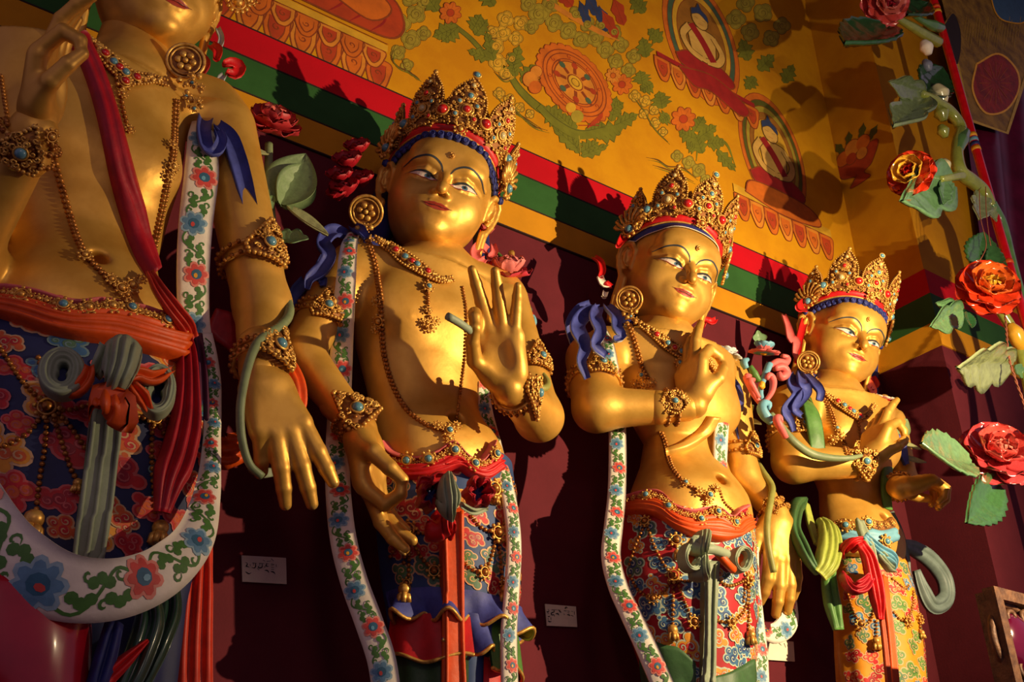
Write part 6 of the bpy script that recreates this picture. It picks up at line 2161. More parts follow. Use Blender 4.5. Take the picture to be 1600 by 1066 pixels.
def cloud_scroll(name, lobes, tail=None, fill='pale', edge='line'):
    P = mp_new()
    for i, (x, y, r) in enumerate(lobes):
        for k in range(4):
            a = i * 1.9 + k * 1.571
            q = (x + r * .42 * math.cos(a), y + r * .42 * math.sin(a))
            P.disc(q, r * .60, MK[edge], 0, n=12); P.disc(q, r * .60 - .8, MK[fill], 1, n=12)
            P.ringd(q, r * .44, .6, MK['sage2'], 2, n=12)
    for i, (x, y, r) in enumerate(lobes):
        P.disc((x, y), r * .5, MK['sage2'], 3, n=12); P.disc((x, y), r * .5 - .8, MK[fill], 4, n=12)
        P.spiral((x, y), r * .40, 1.1, .7, MK[edge], 5, i * 1.3, 1 if i % 2 else -1, 12)
    for t in tail or []: P.stroke(t, 2.0, MK[edge], 3); P.stroke([(x + 3, y + 4) for x, y in t], 1.4, MK['green'], 3)
    P.build(name, wall_back)


def acanthus(P, a, b, wd, fill='green', lay=2, lobes=4):
    P.leaf(a, b, wd * 1.12, MK['deep'], None, lay, lobes); P.leaf(a, b, wd, MK[fill], MK['deep'], lay + 1, lobes)
    a, b = np.array(a, float), np.array(b, float); d = b - a; n = np.array([-d[1], d[0]]) / np.linalg.norm(d)
    for t in (.25, .42, .6, .76):
        for s_ in (-1, 1): P.stroke([a + d * t, a + d * (t + .12) + n * s_ * wd * .6], 1.0, MK['deep'], lay + 3, smooth=False)


def bloom(P, c, r, rot=0.0, lay=4, fill='peach', edge='brown', core='orange', n=8):
    for k in range(n):
        a = rot + k * 6.283 / n
        p = (c[0] + .6 * r * math.cos(a), c[1] + .6 * r * math.sin(a))
        P.disc(p, .48 * r, MK[edge], lay, ry=.34 * r, rot=a, n=10); P.disc(p, .42 * r, MK[fill], lay + 1, ry=.28 * r, rot=a, n=10)
        P.stroke([(c[0] + .2 * r * math.cos(a), c[1] + .2 * r * math.sin(a)), (c[0] + .95 * r * math.cos(a), c[1] + .95 * r * math.sin(a))], .8, MK[edge], lay + 2, smooth=False)
    P.disc(c, .35 * r, MK[core], lay + 2, n=10); P.ringd(c, .35 * r, .9, MK[edge], lay + 3, n=12)


def lotus_row(P, a, b, n, dz, fills, lay=0, up=0.0):
    """row of drooping lotus petals from a to b, in the painter's own coordinates"""
    a, b = np.array(a, float), np.array(b, float); d = (b - a) / n; dn = np.array(dz, float)
    for k in range(n):
        p = a + d * k
        pts = [p, p + d * .02 + dn * .45, p + d * .28 + dn * .92, p + d * .5 + dn * 1.0, p + d * .75 + dn * .9, p + d * .98 + dn * .45, p + d]
        e = np.linalg.norm(d)
        outline(P, [tuple(q) for q in pts], MK[fills[k % len(fills)]], MK['brown'], e * .05, lay)
        in_ = [tuple(p + d * (.5 + (x - .5) * .62) + dn * y) for x, y in ((0, .12), (.05, .5), (.5, .80), (.95, .5), (1, .12))]
        P.stroke(in_, e * .05, MK['brown'], lay + 2)
        P.fan(in_, MK['orange' if k % 2 else 'red'], lay + 1)
        P.spiral(tuple(p + d * .5 + dn * .4), e * .16, 1, e * .05, MK['brown'], lay + 3, k, 1, 10)


def seated(P, s, robe='red', skin='skin', lay=6):
    """seated figure about the origin, metres"""
    outline(P, [(-.62 * s, -.62 * s), (-.30 * s, -.42 * s), (.30 * s, -.42 * s), (.62 * s, -.62 * s), (.5 * s, -.80 * s), (0, -.84 * s), (-.5 * s, -.80 * s)], MK[robe], MK['brown'], .012 * s * 2, lay)
    outline(P, [(-.26 * s, .22 * s), (.26 * s, .22 * s), (.30 * s, 0), (.2 * s, -.45 * s), (-.2 * s, -.45 * s), (-.30 * s, 0)], MK[skin], MK['line'], .02 * s, lay + 2)
    for sx in (-1, 1):
        P.stroke([(sx * .26 * s, .16 * s), (sx * .42 * s, -.12 * s), (sx * .30 * s, -.38 * s), (sx * .05 * s, -.46 * s)], .15 * s, MK['line'], lay + 3, taper=False)
        P.stroke([(sx * .26 * s, .16 * s), (sx * .42 * s, -.12 * s), (sx * .30 * s, -.38 * s), (sx * .05 * s, -.46 * s)], .12 * s, MK[skin], lay + 4, taper=False)
    P.stroke([(-.22 * s, .22 * s), (.0, -.05 * s), (.2 * s, -.4 * s)], .16 * s, MK[robe], lay + 5, taper=False)
    P.disc((0, .42 * s), .19 * s, MK['line'], lay + 4, ry=.22 * s); P.disc((0, .42 * s), .17 * s, MK[skin], lay + 5, ry=.20 * s)
    outline(P, [(-.18 * s, .46 * s), (-.17 * s, .60 * s), (-.06 * s, .68 * s), (0, .80 * s), (.06 * s, .68 * s), (.17 * s, .60 * s), (.18 * s, .46 * s), (0, .56 * s)], MK['blue'], MK['line'], .01 * s, lay + 6)
    for sx in (-1, 1): P.stroke([(sx * .04 * s, .43 * s), (sx * .12 * s, .44 * s)], .02 * s, MK['line'], lay + 7)
    P.stroke([(-.05 * s, .32 * s), (.05 * s, .32 * s)], .02 * s, MK['red'], lay + 7)


def halo(P, rx, rz, cols, wd, c=(0, 0), lay=0):
    r = 1.0
    for i, m in enumerate(cols):
        P.disc(c, rx * r, MK[m], lay + i, ry=rz * r, n=40); P.ringd(c, rx * r, .004, MK['brown'], lay + i + 1, ry=rz * r, n=40)
        r -= wd


# lotus throne and robe at the upper left
P = mp_new(metric(500, 45))
lotus_row(P, (-.42, -.02), (.30, -.02), 7, (0, -.17), ['orange', 'peach'], 0)
lotus_row(P, (-.38, .03), (.27, .03), 7, (0, -.10), ['peach', 'orange'], 3)
P.stroke([(-.40, .05), (.28, .05)], .035, MK['pale'], 8, smooth=False, taper=False); P.stroke([(-.40, .075), (.28, .075)], .012, MK['brown'], 9, smooth=False)
outline(P, [(-.38, .09), (-.1, .10), (.12, .10), (.30, .12), (.34, .24), (.22, .36), (-.3, .4)], MK['red'], MK['brown'], .01, 6)
for k in range(7): P.stroke([(-.34 + k * .09, .10), (-.28 + k * .09, .2), (-.30 + k * .09, .34)], .008, MK['crimson'], 8)
outline(P, [(.02, .2), (.2, .16), (.28, .28), (.1, .36)], MK['orange'], MK['brown'], .008, 8)
P.build('painted_throne', wall_back)
cloud_scroll('painted_cloud', [(626, 38, 17), (642, 62, 16), (650, 22, 16), (622, 82, 13), (636, 102, 11), (662, 52, 12), (640, -4, 15), (664, 2, 14)], [[(618, 70), (612, 90), (622, 104), (640, 112), (650, 122)], [(628, 92), (634, 108), (648, 118), (656, 124)]], 'sage')
# flower vine
P = mp_new()
P.stroke([(662, -20), (700, 30), (735, 60), (765, 92), (790, 108), (812, 140), (842, 168), (880, 188)], [6, 7, 8, 9, 9, 12, 14, 12], MK['deep'], 0); P.stroke([(662, -20), (700, 30), (735, 60), (765, 92), (790, 108), (812, 140), (842, 168), (880, 188)], [4, 5, 6, 6, 6, 9, 11, 9], MK['green'], 1)
for a, b, wd in (((684, 18), (662, -14), 12), ((715, 42), (676, 58), 13), ((716, 42), (690, 66), 12), ((738, 48), (752, 22), 12), ((742, 55), (762, 30), 11), ((768, 92), (730, 78), 9), ((772, 96), (760, 48), 9), ((800, 112), (812, 70), 11), ((806, 120), (800, 92), 9), ((815, 130), (840, 100), 12), ((772, 10), (752, -20), 12)):
    acanthus(P, a, b, wd)
bloom(P, (704, 20), 17, .3, 5, 'orange', 'brown', 'red')
P.build('painted_vine', wall_back)
cloud_scroll('painted_cloud', [(778, 98, 15), (792, 116, 13), (775, 72, 14), (800, 92, 11), (786, 52, 13), (806, 60, 12), (790, 30, 14), (814, 36, 13), (770, 50, 11)], [[(772, 112), (786, 124), (800, 120)]], 'pale')
cloud_scroll('painted_cloud', [(780, 146, 10), (796, 156, 10), (812, 168, 9), (828, 178, 8)], [[(770, 142), (784, 160), (800, 172), (820, 184), (845, 200)], [(790, 150), (810, 176), (832, 196), (856, 204)]], 'pale')
cloud_scroll('painted_cloud', [(842, 22, 17), (866, 36, 15), (888, 48, 15), (908, 62, 14), (930, 60, 14), (946, 78, 14), (962, 96, 13), (918, 38, 13), (940, 40, 12), (970, 70, 13), (982, 110, 12), (860, 8, 14), (826, 6, 14), (900, 22, 13), (830, 42, 12), (990, 88, 12), (960, 50, 12)], None, 'sage')
# wheel with flaming rim, and the acanthus spray that carries it
P = mp_new(metric(898, 130))
for k in range(26):
    a = k * 6.283 / 26
    P.disc((.185 * math.cos(a), .185 * math.sin(a)), .034, MK['brown'], 4, n=8); P.disc((.185 * math.cos(a), .185 * math.sin(a)), .030, MK['orange'], 5, n=8)
P.disc((0, 0), .185, MK['orange'], 6, n=36); P.ringd((0, 0), .178, .006, MK['brown'], 7, n=36)
for r_ in (.158, .128): P.ringd((0, 0), r_, .005, MK['brown'], 7, n=36)
P.disc((0, 0), .115, MK['peach'], 7, n=30); P.ringd((0, 0), .115, .005, MK['brown'], 8, n=30)
for k in range(8):
    a = k * 6.283 / 8
    P.stroke([(.05 * math.cos(a), .05 * math.sin(a)), (.128 * math.cos(a), .128 * math.sin(a))], .018, MK['brown'], 8, smooth=False, taper=False); P.disc((.10 * math.cos(a), .10 * math.sin(a)), .018, MK['teal' if k % 2 else 'red'], 9, n=8)
    P.spiral((.143 * math.cos(a + .2), .143 * math.sin(a + .2)), .014, 1, .004, MK['red'], 9, a, 1, 10)
P.disc((0, 0), .045, MK['brown'], 10, n=16); P.disc((0, 0), .039, MK['pale'], 11, n=16); P.ringd((0, 0), .022, .004, MK['line'], 12, n=14)
P.build('painted_wheel', wall_back)
P = mp_new()
for a, b, wd in (((900, 205), (872, 178), 13), ((880, 190), (846, 168), 14), ((915, 208), (948, 196), 13), ((930, 212), (975, 200), 14), ((908, 236), (862, 196), 9), ((908, 238), (936, 222), 11), ((905, 240), (890, 206), 9), ((908, 244), (952, 226), 8), ((960, 196), (998, 178), 10), ((955, 190), (964, 150), 10)):
    acanthus(P, a, b, wd)
P.stroke([(842, 166), (870, 192), (905, 210), (945, 205), (975, 196)], [10, 14, 15, 13, 8], MK['green'], 6); P.stroke([(842, 160), (870, 186), (905, 204), (945, 199)], 1.4, MK['deep'], 7)
P.stroke([(905, 212), (907, 244)], 5, MK['sage'], 6, smooth=False)
for c, r, f in (((829, 124), 13, 'peach'), ((836, 136), 11, 'orange'), ((838, 112), 10, 'peach')): P.disc(c, r, MK['brown'], 8); P.disc(c, r - 1, MK[f], 9)
P.stroke([(918, 200), (935, 186), (942, 176)], 7, MK['red'], 8); P.stroke([(905, 196), (936, 196)], 5, MK['crimson'], 8)
P.disc((902, 182), 10, MK['sage'], 8); P.disc((892, 168), 8, MK['pale'], 8)
P.build('painted_spray', wall_back)
# small scrolls and spray to the right of the wheel
P = mp_new()
bloom(P, (972, 132), 16, .2, 4, 'orange', 'brown', 'red'); bloom(P, (1068, 186), 19, .5, 4, 'orange', 'brown', 'red'); bloom(P, (958, 118), 12, .9, 4, 'peach', 'brown', 'orange')
for a, b, wd in (((1010, 90), (1004, 58), 11), ((1004, 132), (1000, 110), 12), ((1020, 130), (1000, 142), 11), ((1035, 170), (1030, 142), 13), ((1046, 180), (1030, 190), 10), ((1085, 205), (1100, 182), 12), ((1092, 215), (1120, 196), 11), ((1088, 218), (1060, 205), 11), ((1098, 240), (1086, 208), 10), ((1105, 225), (1135, 222), 10), ((1120, 235), (1150, 268), 8), ((1090, 232), (1072, 226), 9), ((950, 175), (975, 160), 11)):
    acanthus(P, a, b, wd)
P.stroke([(1088, 252), (1092, 230), (1110, 215), (1135, 225), (1150, 262)], 4, MK['green'], 2)
P.build('painted_spray', wall_back)
cloud_scroll('painted_cloud', [(992, 150, 10), (1008, 158, 10), (1022, 172, 9), (1006, 178, 9), (1024, 192, 9), (1036, 206, 8)], [[(985, 146), (1004, 170), (1022, 200), (1044, 222)]], 'pale')
cloud_scroll('painted_cloud', [(1058, 244, 10), (1076, 254, 11), (1092, 266, 12), (1102, 280, 9)], [[(1010, 246), (1028, 250), (1044, 260), (1066, 262), (1088, 278)], [(1020, 258), (1040, 264), (1060, 272), (1084, 284)]], 'sage')
# figures in haloes
P = mp_new(metric(1096, 62))
halo(P, .27, .44, ['orange', 'teal', 'pale', 'umber'], .12)
seated(P, .33, 'crimson')
lotus_row(P, (-.36, -.31), (.36, -.31), 7, (0, -.15), ['orange', 'peach'], 8); P.stroke([(-.34, -.29), (.34, -.29)], .03, MK['crimson'], 12, smooth=False, taper=False)
outline(P, [(-.2, -.30), (.05, -.24), (.28, -.34), (.22, -.42), (.02, -.36), (-.1, -.38)], MK['crimson'], MK['brown'], .008, 13)
P.build('painted_figure', wall_back)
P = mp_new(metric(1207, 240))
halo(P, .24, .40, ['orange', 'deep', 'sage', 'umber', 'pale'], .11)
seated(P, .32, 'crimson')
lotus_row(P, (-.34, -.40), (.36, -.40), 7, (0, -.15), ['orange', 'peach'], 8); P.stroke([(-.34, -.37), (.36, -.37)], .05, MK['pale'], 12, smooth=False, taper=False)
outline(P, [(-.26, -.36), (-.18, -.26), (.2, -.26), (.28, -.36), (0, -.40)], MK['orange'], MK['brown'], .008, 13)
P.build('painted_figure', wall_back)
P = mp_new()
for a, b, wd in (((935, 25), (915, -8), 9), ((920, 40), (905, 0), 8), ((948, 50), (936, 8), 9)): P.leaf(a, b, wd, MK['blue'], MK['line'], 4, 2)
for a, b, wd in (((965, 60), (940, 15), 9), ((975, 40), (958, -5), 10), ((895, 10), (872, -14), 10)): P.leaf(a, b, wd, MK['red'], MK['brown'], 5, 2)
P.stroke([(845, -8), (880, 18), (930, 46), (968, 64)], 8, MK['peach'], 3)
P.build('painted_drapery', wall_back)
cloud_scroll('painted_cloud', [(1150, 30, 16), (1172, 50, 15), (1192, 20, 16), (1205, 60, 14), (1165, 5, 15), (1222, 40, 14)], None, 'sage')
P = mp_new()
for a, b, wd in (((1170, 95), (1158, 60), 11), ((1185, 110), (1210, 85), 11), ((1180, 120), (1165, 140), 10), ((1008, 20), (985, -6), 11), ((1035, 65), (1012, 45), 10), ((1225, 130), (1240, 100), 10)): acanthus(P, a, b, wd)
P.build('painted_spray', wall_back)
# bowl of fruit on the pillar
P = mp_new(metric(1335, 245, True))
outline(P, [(-.13, .0), (.15, .02), (.10, -.10), (.04, -.13), (.07, -.18), (-.06, -.18), (-.02, -.13), (-.10, -.09)], MK['red'], MK['brown'], .006, 2)
for c, r, f in (((-.07, .03), .05, 'orange'), ((.0, .06), .055, 'peach'), ((.07, .05), .05, 'orange'), ((-.02, .0), .04, 'red'), ((.05, -.01), .04, 'peach')): P.disc(c, r, MK['brown'], 4); P.disc(c, r - .005, MK[f], 5)
for a, b in (((-.06, .06), (-.1, .16)), ((-.02, .09), (.0, .18)), ((.06, .08), (.1, .17)), ((.1, .04), (.18, .1)), ((-.1, .02), (-.18, .05))): P.leaf(a, b, .024, MK['deep'], MK['line'], 3, 2)
P.build('painted_fruit_bowl', wall_right)

# ------------------------------------------------------------------ paper name cards on the wall
PAPER = mat('card_paper', (240, 226, 196), .8, 0, .05, 20)


def card(cor, strokes, label, y=YW - .012):
    a, b, c, d = [at(x, y_, y) for x, y_ in cor]
    o = empty('name_card', (a + b + c + d) / 4, label, 'card', 'paper cards with handwritten script')
    V = [a, b, c, d] + [q + Vector((0, .004, 0)) for q in (a, b, c, d)]
    mk('paper', V, [(0, 3, 2, 1), (4, 5, 6, 7), (0, 1, 5, 4), (1, 2, 6, 5), (2, 3, 7, 6), (3, 0, 4, 7)], PAPER, o, smooth=False)
    P = Paint(lambda x, y_, h: tuple(at(x, y_, y - h)), .0012, .0003)
    for s_ in strokes: P.stroke(s_, [.8, 1.7, 1.5, .6], BLACK, 0, smooth=len(s_) > 2)
    P.build('lettering', o)


Zc = lambda L, k, ox, oy: [[(ox + x / k, oy + y / k) for x, y in s_] for s_ in L]
C1 = [[(315, 385), (345, 398)], [(345, 395), (352, 430), (330, 466), (362, 474), (395, 492)], [(412, 425), (416, 468)], [(315, 580), (350, 605), (390, 622), (432, 602)], [(460, 396), (545, 406)], [(478, 400), (482, 452)], [(522, 408), (526, 462), (500, 502), (440, 490)],
      [(598, 405), (702, 412)], [(612, 410), (612, 452)], [(662, 412), (660, 482), (604, 502), (580, 482), (604, 462)], [(560, 510), (604, 548)], [(740, 410), (795, 416)], [(762, 412), (742, 458), (794, 472)], [(712, 550), (770, 556), (802, 602)], [(720, 462), (714, 502)],
      [(846, 420), (912, 432)], [(848, 446), (905, 440)], [(848, 485), (908, 492)], [(848, 530), (908, 536)], [(842, 575), (900, 590), (934, 634)], [(955, 430), (957, 482)], [(676, 338), (722, 362)], [(758, 366), (842, 358)], [(846, 308), (902, 358)]]
C2 = [[(288, 398), (312, 420)], [(250, 455), (286, 472), (324, 430)], [(278, 510), (314, 522)], [(284, 585), (312, 602), (346, 580)], [(288, 640), (300, 690)], [(370, 620), (372, 690)], [(290, 710), (332, 742), (384, 736)], [(388, 410), (535, 412)], [(460, 420), (456, 470), (400, 490), (378, 522), (400, 552), (452, 548), (472, 596)],
      [(500, 520), (562, 520), (594, 566)], [(560, 412), (640, 425)], [(604, 422), (622, 462), (664, 484)], [(728, 432), (804, 442)], [(728, 518), (748, 552)], [(756, 376), (790, 340), (834, 362)], [(770, 380), (800, 385)], [(828, 440), (892, 452)], [(838, 490), (884, 502)], [(818, 546), (872, 552), (904, 578)], [(936, 450), (984, 462)], [(928, 560), (994, 592)], [(1018, 458), (1022, 548)]]
card([(378, 868), (447, 872), (448, 913), (379, 909)], Zc(C1, 13.33, 360, 850), 'white paper card with handwritten script on wall between the two left statues')
card([(852, 944), (900, 948), (902, 980), (855, 978)], Zc(C2, 17.76, 840, 930), 'white paper card with handwritten script beside the brightly lit statue, half in shadow')
card([(1192, 999), (1240, 1003), (1242, 1034), (1195, 1031)], [[(1199, 1001), (1203, 1003)], [(1206, 1003), (1212, 1005)], [(1216, 1004), (1221, 1009)], [(1225, 1005), (1228, 1012)]], 'white paper card mostly hidden below the looped end of a floral scarf')
# ------------------------------------------------------------------ carved garland on its pole, near right
GY = 2.00
G = lambda x, y, dy=0.0: at(x, y, GY) + ray(x, y).normalized() * dy
ENAMEL = dict(rough=.22, coat=.5)


def enamel(n, c, c2=None): return mat(n, c, .22, 0, .12, 22, .05, 50, c2, .9)


pole = empty('red_pole', (G(1530, 250).x, GY, 0), 'slender red lacquered pole with bands of colour rising at the right', 'pole')
px_ = G(1530, 250)
mb = MB(); tube(mb, [(px_.x, GY, z) for z in np.linspace(0, 7.4, 40)], .021, enamel('red_lacquer', (206, 16, 26)), 16); mb.build('shaft', pole)
for y, m in ((212, YELLOW), (219, LBLUE), (226, DBLUE), (233, YELLOW), (16, YELLOW), (9, ORANGE), (412, ORANGE)):
    z = G(1530 + (y - 250) * .3, y).z
    mb = MB(); tube(mb, [(px_.x, GY, z - .011), (px_.x, GY, z + .011)], .0225, m, 16); mb.build('painted_band', pole)
gar = empty('flower_garland', (px_.x, GY, 0), 'carved garland of big painted roses and glossy leaves climbing the red pole', 'garland')
VG = enamel('vine_yellow_green', (146, 156, 66)); VD = enamel('vine_green', (92, 136, 78))


def vine(pts, rp, m=None, name='vine'):
    W = resample(catmull([np.array(G(p[0], p[1], p[2] if len(p) > 2 else -.02)) for p in pts], len(pts) * 10), .008)
    sc = ppm(W[0]); mb = MB()
    tube(mb, W, np.interp(np.linspace(0, 1, len(W)), np.linspace(0, 1, len(rp)), rp) / sc, m or VG, 12)
    return mb.build(name, gar)


vine([(1398, 26, -.06), (1425, 42, -.05), (1448, 56, -.03), (1466, 66, .0)], [5, 7, 8, 9]); vine([(1425, 22, -.02), (1440, 32, -.03), (1458, 40, -.03), (1470, 44, -.01)], [4, 5, 9, 8], VD)
vine([(1440, 146, -.06), (1462, 158, -.06), (1484, 174, -.05), (1500, 196, -.05), (1502, 214, -.05)], [6, 8, 9, 9, 9]); vine([(1502, 204, -.05), (1496, 228, -.06), (1496, 250, -.06), (1502, 270, -.06), (1520, 284, -.05), (1536, 298, -.04), (1548, 322, -.02)], [9, 10, 9, 10, 11, 10, 9])
vine([(1504, 274, -.06), (1490, 276, -.08), (1470, 280, -.10)], [8, 7, 5]); vine([(1506, 208, -.05), (1500, 222, -.07), (1496, 236, -.07)], [10, 12, 8], VD)
vine([(1548, 318, -.03), (1566, 352, .0), (1578, 400, .02), (1590, 450, .02), (1604, 500, .02)], [9, 8, 8, 9, 9], VD); vine([(1560, 480, .0), (1584, 520, .0), (1600, 570, .0), (1612, 640, .0), (1606, 700, .0)], [8, 9, 9, 9, 8])
vine([(1578, 508, -.03), (1586, 520, -.05), (1592, 534, -.04), (1598, 548, -.02)], [7, 13, 12, 7], enamel('bud_yellow', (226, 170, 50)), 'bud')
for x, y, r, m in ((1448, 75, 11, WHITE), (1449, 103, 9, mat('grey_blue_bud', (120, 124, 140), .4)), (1469, 148, 15, enamel('bud_cream', (222, 214, 160))), (1471, 178, 12, VG), (1474, 206, 10, VG), (1478, 258, 9, enamel('bud_cream', (222, 214, 160)))):
    vine([(x - r * .5, y - r * .9, -.03), (x, y, -.04), (x + r * .3, y + r * .9, -.03)], [r * .5, r, r * .45], m, 'bud')
LV = {k: carved_leaf_mesh(enamel(k, c), None, wd, lo, cu, te) for k, c, wd, lo, cu, te in (
    ('leaf_dark_enamel', (40, 80, 44), .21, 0, .25, 11), ('leaf_sage_enamel', (104, 120, 84), .17, 2.5, .25, 0), ('leaf_mint_enamel', (96, 138, 92), .24, 2.5, .2, 0), ('leaf_pale_enamel', (100, 138, 94), .20, 0, .22, 11), ('leaf_broad_enamel', (58, 100, 58), .25, 0, .22, 9), ('leaf_lobed_pale_enamel', (138, 150, 106), .17, 3.5, .2, 0))}


def gleaf(a, b, k, n=(-.45, -.85, -.25), wd=1.0):
    return leaf_part(gar, G(*a), G(*b), n, LV[k], wd)


gleaf((1386, 40, -.06), (1321, 62, -.12), 'leaf_dark_enamel', (-.3, -.8, .5), 1.15); gleaf((1410, 20, -.04), (1452, 2, .0), 'leaf_dark_enamel', (-.3, -.8, .3))
gleaf((1446, 148, -.06), (1392, 128, -.12), 'leaf_sage_enamel', (-.3, -.7, -.7)); gleaf((1446, 150, -.06), (1397, 192, -.12), 'leaf_sage_enamel', (-.3, -.8, .5)); gleaf((1450, 144, -.05), (1474, 104, -.05), 'leaf_dark_enamel', (-.3, -.9, -.1), 1.4)
gleaf((1490, 284, -.08), (1414, 312, -.14), 'leaf_mint_enamel', (-.35, -.8, -.5), .9); gleaf((1478, 284, -.08), (1476, 318, -.12), 'leaf_mint_enamel', (-.35, -.8, -.5), .9)
gleaf((1536, 300, -.04), (1532, 342, -.08), 'leaf_lobed_pale_enamel', (-.4, -.9, -.2), 1.3); gleaf((1540, 306, -.04), (1558, 346, -.05), 'leaf_lobed_pale_enamel', (-.4, -.9, -.2), 1.2)
gleaf((1535, 432, -.05), (1538, 362, -.05), 'leaf_broad_enamel', (-.5, -.8, -.2), 1.15); gleaf((1545, 428, -.05), (1568, 396, -.03), 'leaf_broad_enamel', (-.2, -.9, -.2), 1.1)
gleaf((1505, 486, .10), (1457, 510, .10), 'leaf_mint_enamel', (-.4, -.7, -.6), .85); gleaf((1505, 484, .10), (1464, 474, .10), 'leaf_mint_enamel', (-.4, -.7, -.6), .8); gleaf((1512, 488, -.04), (1520, 512, -.08), 'leaf_dark_enamel', (-.3, -.8, -.5), 1.5)
gleaf((1582, 572, -.04), (1502, 578, -.14), 'leaf_lobed_pale_enamel', (-.3, -.6, -.75), 1.2); gleaf((1578, 560, -.02), (1524, 560, -.02), 'leaf_sage_enamel', (-.3, -.6, -.6), 1.1); gleaf((1586, 572, -.03), (1606, 590, .0), 'leaf_mint_enamel', (-.3, -.8, -.4))
gleaf((1520, 722, -.04), (1443, 690, -.12), 'leaf_pale_enamel', (-.45, -.8, .25), 1.45); gleaf((1562, 756, -.04), (1514, 816, -.08), 'leaf_broad_enamel', (-.35, -.85, -.3), .9)


def rose(c, n, r, outer, mid, inner, core, corer=.2):
    a, b, d = [petal(m, cp, .60, .16) for m, cp in ((outer, .55), (mid, .7), (inner, .8))]
    flower_part(gar, c, n, r, [(7, 108, 1.05, a, 0), (7, 86, 1.0, a, .45), (7, 64, .88, b, .2), (6, 45, .74, b, .6), (5, 28, .60, d, .1), (3, 12, .46, d, .5)], core, 'rose', corer)


e1, e2, e3 = enamel('rose_coral', (206, 74, 66)), enamel('rose_salmon', (226, 120, 104)), enamel('rose_crimson', (168, 26, 48))
e4, e5, e6 = enamel('rose_vermilion', (222, 62, 26)), enamel('rose_amber', (236, 176, 52)), enamel('rose_scarlet', (200, 30, 24))
OLV = enamel('olive_heart', (120, 124, 62))
rose(G(1382, 4, -.06), Vector((-.35, -.75, -.55)), .106, e1, e2, e3, OLV, .15)
rose(G(1424, 272, -.10), Vector((-.95, -.25, -.1)), .090, e4, e5, e6, e6, .26)
rose(G(1543, 452, -.08), Vector((-.55, -.75, .1)), .118, e4, enamel('rose_orange', (228, 104, 36)), e5, OLV, .15)
rose(G(1557, 712, -.08), Vector((-.50, -.80, .28)), .120, enamel('rose_rosy', (200, 62, 66)), e1, e2, OLV, .24)
# twisted cord
cd = empty('twisted_cord', G(1570, 490, -.10), 'thin twisted dark cord hanging in front of the garland at right', 'cord')
mb = MB(); CM = mat('cord_fibre', (150, 84, 60), .6)
for pts in ([(1530, 296), (1532, 340), (1541, 380), (1534, 402), (1522, 416)], [(1540, 292), (1541, 330), (1545, 366), (1548, 384)]):
    tube(mb, resample(catmull([np.array(G(x, y, -.17)) for x, y in pts], 30), .01), .0022, CM, 6)
base = resample(catmull([np.array(G(x, y, -.14)) for x, y in ((1570, 488), (1576, 556), (1587, 594), (1600, 632), (1610, 680))], 60), .004)
T, Bn, Nn = frames(base)
for ph in (0, math.pi):
    a = np.arange(len(base)) * .42 + ph
    tube(mb, base + (Bn * np.cos(a)[:, None] + Nn * np.sin(a)[:, None]) * .0028, .0028, CM, 5)
mb.build('strand', cd)

# ------------------------------------------------------------------ hangings right of the pole
HY = 2.18
HG = lambda x, y, dy=0.0: at(x, y, HY + dy)


def sheet(name, cor, nx, ny, m, parent, wave=.02, k=5, th=.006, dy=0.0):
    a, b, c, d = [np.array(HG(x, y, dy)) for x, y in cor]; V = []
    for s_ in (0, 1):
        for j in range(ny + 1):
            v = j / ny
            for i in range(nx + 1):
                u = i / nx
                p = (a * (1 - u) + b * u) * (1 - v) + (d * (1 - u) + c * u) * v
                V.append(p + np.array((0, wave * math.sin(k * u * 6.283 + v) + th * s_, 0)))
    q = (nx + 1) * (ny + 1)
    F_ = []
    for j in range(ny):
        for i in range(nx):
            e = j * (nx + 1) + i
            F_ += [(e, e + nx + 1, e + nx + 2, e + 1), (q + e, q + e + 1, q + e + nx + 2, q + e + nx + 1)]
    return mk(name, V, F_, m, parent)


cu = empty('purple_curtain', HG(1610, 300, .12), 'dark purple silk curtain hanging behind the red pole at the right edge', 'curtain')
sheet('curtain_cloth', [(1476, -60), (1760, -60), (1760, 470), (1552, 470)], 60, 20, mat('purple_silk', (96, 16, 50), .4, 0, .25, 5), cu, .03, 6, .008, .09)
br = empty('brocade_pennant', HG(1545, 90), 'pointed ochre brocade pennant with a red medallion behind the red pole', 'pennant')
BM = mat('brocade_ochre', (150, 112, 34), .6, 0, .3, 9, .3, 60, (96, 66, 20)); BR = mat('brocade_red', (150, 40, 24), .6, 0, .25, 12, .3, 60)
pts = [(1462, -40), (1630, -40), (1606, 110), (1574, 208), (1516, 188), (1496, 100)]
V = []
for dy in (0, .012):
    V += [HG(x, y, dy) for x, y in pts]
n = len(pts)
mk('brocade', V, [tuple(range(n - 1, -1, -1)), tuple(range(n, 2 * n))] + [(i, (i + 1) % n, n + (i + 1) % n, n + i) for i in range(n)], BM, br, smooth=False)
P = Paint(lambda x, y, h: tuple(HG(x, y, -h)), .001, .0006)
outline(P, [(1526, 100), (1560, 84), (1588, 108), (1592, 140), (1572, 172), (1540, 176), (1520, 140)], BR, YELLOW, 3, 1)
for k in range(16):
    a = k * .3927
    P.stroke([(1556 + 8 * math.cos(a), 130 + 10 * math.sin(a)), (1556 + 26 * math.cos(a), 130 + 34 * math.sin(a))], 3, mat('brocade_rust', (176, 84, 30), .6), 4, smooth=False)
outline(P, [(1545, -20), (1600, -30), (1604, 30), (1575, 34), (1556, 20)], mat('brocade_blue', (60, 96, 120), .6), YELLOW, 2, 2)
outline(P, [(1474, 40), (1490, 20), (1502, 50), (1500, 90), (1488, 110)], mat('brocade_black', (40, 28, 24), .7), BM, 2, 2)
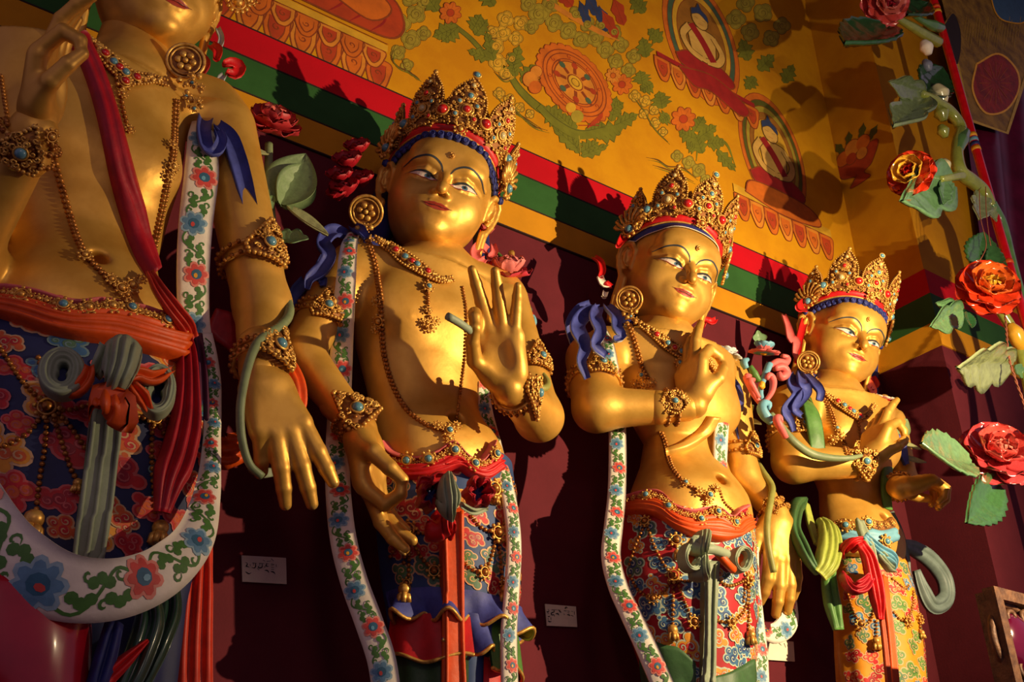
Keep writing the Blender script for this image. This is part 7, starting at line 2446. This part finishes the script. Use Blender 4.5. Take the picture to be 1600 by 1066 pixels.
P.stroke([(1496, 100), (1516, 188), (1574, 208), (1606, 110)], 5, mat('brocade_gold_edge', (190, 150, 40), .5), 3, smooth=False, taper=False)
for k in range(26): P.stroke([(1510 + k * 3.4, 26 + (k % 5) * 5), (1506 + k * 3.4, 50 + (k % 4) * 8)], 2.2, mat('brocade_gold_edge', (190, 150, 40)), 3)
P.build('brocade_pattern', br)

# ------------------------------------------------------------------ corner of the throne, bottom right
TY = 1.70
TG = lambda x, y, dy=0.0: at(x, y, TY + dy)
a = TG(1543, 918)
th = empty('throne_back', (a.x + .4, TY, 0), 'carved and gilded corner of a throne back set with a magenta jewel', 'throne')
CG = mat('carved_dull_gold', (104, 70, 44), .55, .2, .25, 30, .3, 60, (66, 40, 26))
X0, Z1 = a.x, a.z
v, f = boxv(X0, X0 + .95, TY + .02, TY + .045, 0, Z1 - .01); mk('panel', v, f, CG, th, smooth=False)
for bx in ((X0, X0 + .95, TY - .02, TY + .02, Z1 - .035, Z1), (X0, X0 + .035, TY - .02, TY + .02, 0, Z1 - .035), (X0 + .05, X0 + .95, TY - .005, TY + .02, Z1 - .13, Z1 - .115), (X0 + .125, X0 + .14, TY - .005, TY + .02, 0, Z1 - .13)):
    v, f = boxv(*bx); mk('moulding', v, f, CG, th, smooth=False)
mb = MB(); rnd = random.Random(2)
for k in range(9):
    curl(mb, (0, 0, 0), 1e-6, 0, 1, CG, 1e-7, 1, 3)
mb = MB()
for k in range(12):
    c = np.array((X0 + .08 + k * .075, TY - .002, Z1 - .075)); s_ = 1 if k % 2 else -1
    P2 = [c + np.array((.034 * (1 - .8 * t) * math.cos(s_ * 7 * t), -.008 * t, .030 * (1 - .8 * t) * math.sin(s_ * 7 * t))) for t in np.linspace(0, 1, 14)]
    tube(mb, P2, .008, CG, 6)
for k in range(10):
    c = np.array((X0 + .08, TY - .002, Z1 - .16 - k * .075)); s_ = 1 if k % 2 else -1
    P2 = [c + np.array((.030 * (1 - .8 * t) * math.cos(s_ * 7 * t), -.008 * t, .034 * (1 - .8 * t) * math.sin(s_ * 7 * t))) for t in np.linspace(0, 1, 14)]
    tube(mb, P2, .008, CG, 6)
mb.build('carved_scroll', th)
c = TG(1592, 1004)
mb = MB(); ball(mb, (c.x, TY + .02, c.z), (.098, .05, .105), mat('magenta_glass', (84, 8, 40), .1, 0, .15, 10, coat=1.0), None, True); mb.build('jewel', th)
mb = MB(); ring(mb, (c.x, TY + .012, c.z), (1, 0, 0), (0, 0, 1), .106, .012, CG, 30, 8, ry=.113); mb.build('jewel_rim', th)
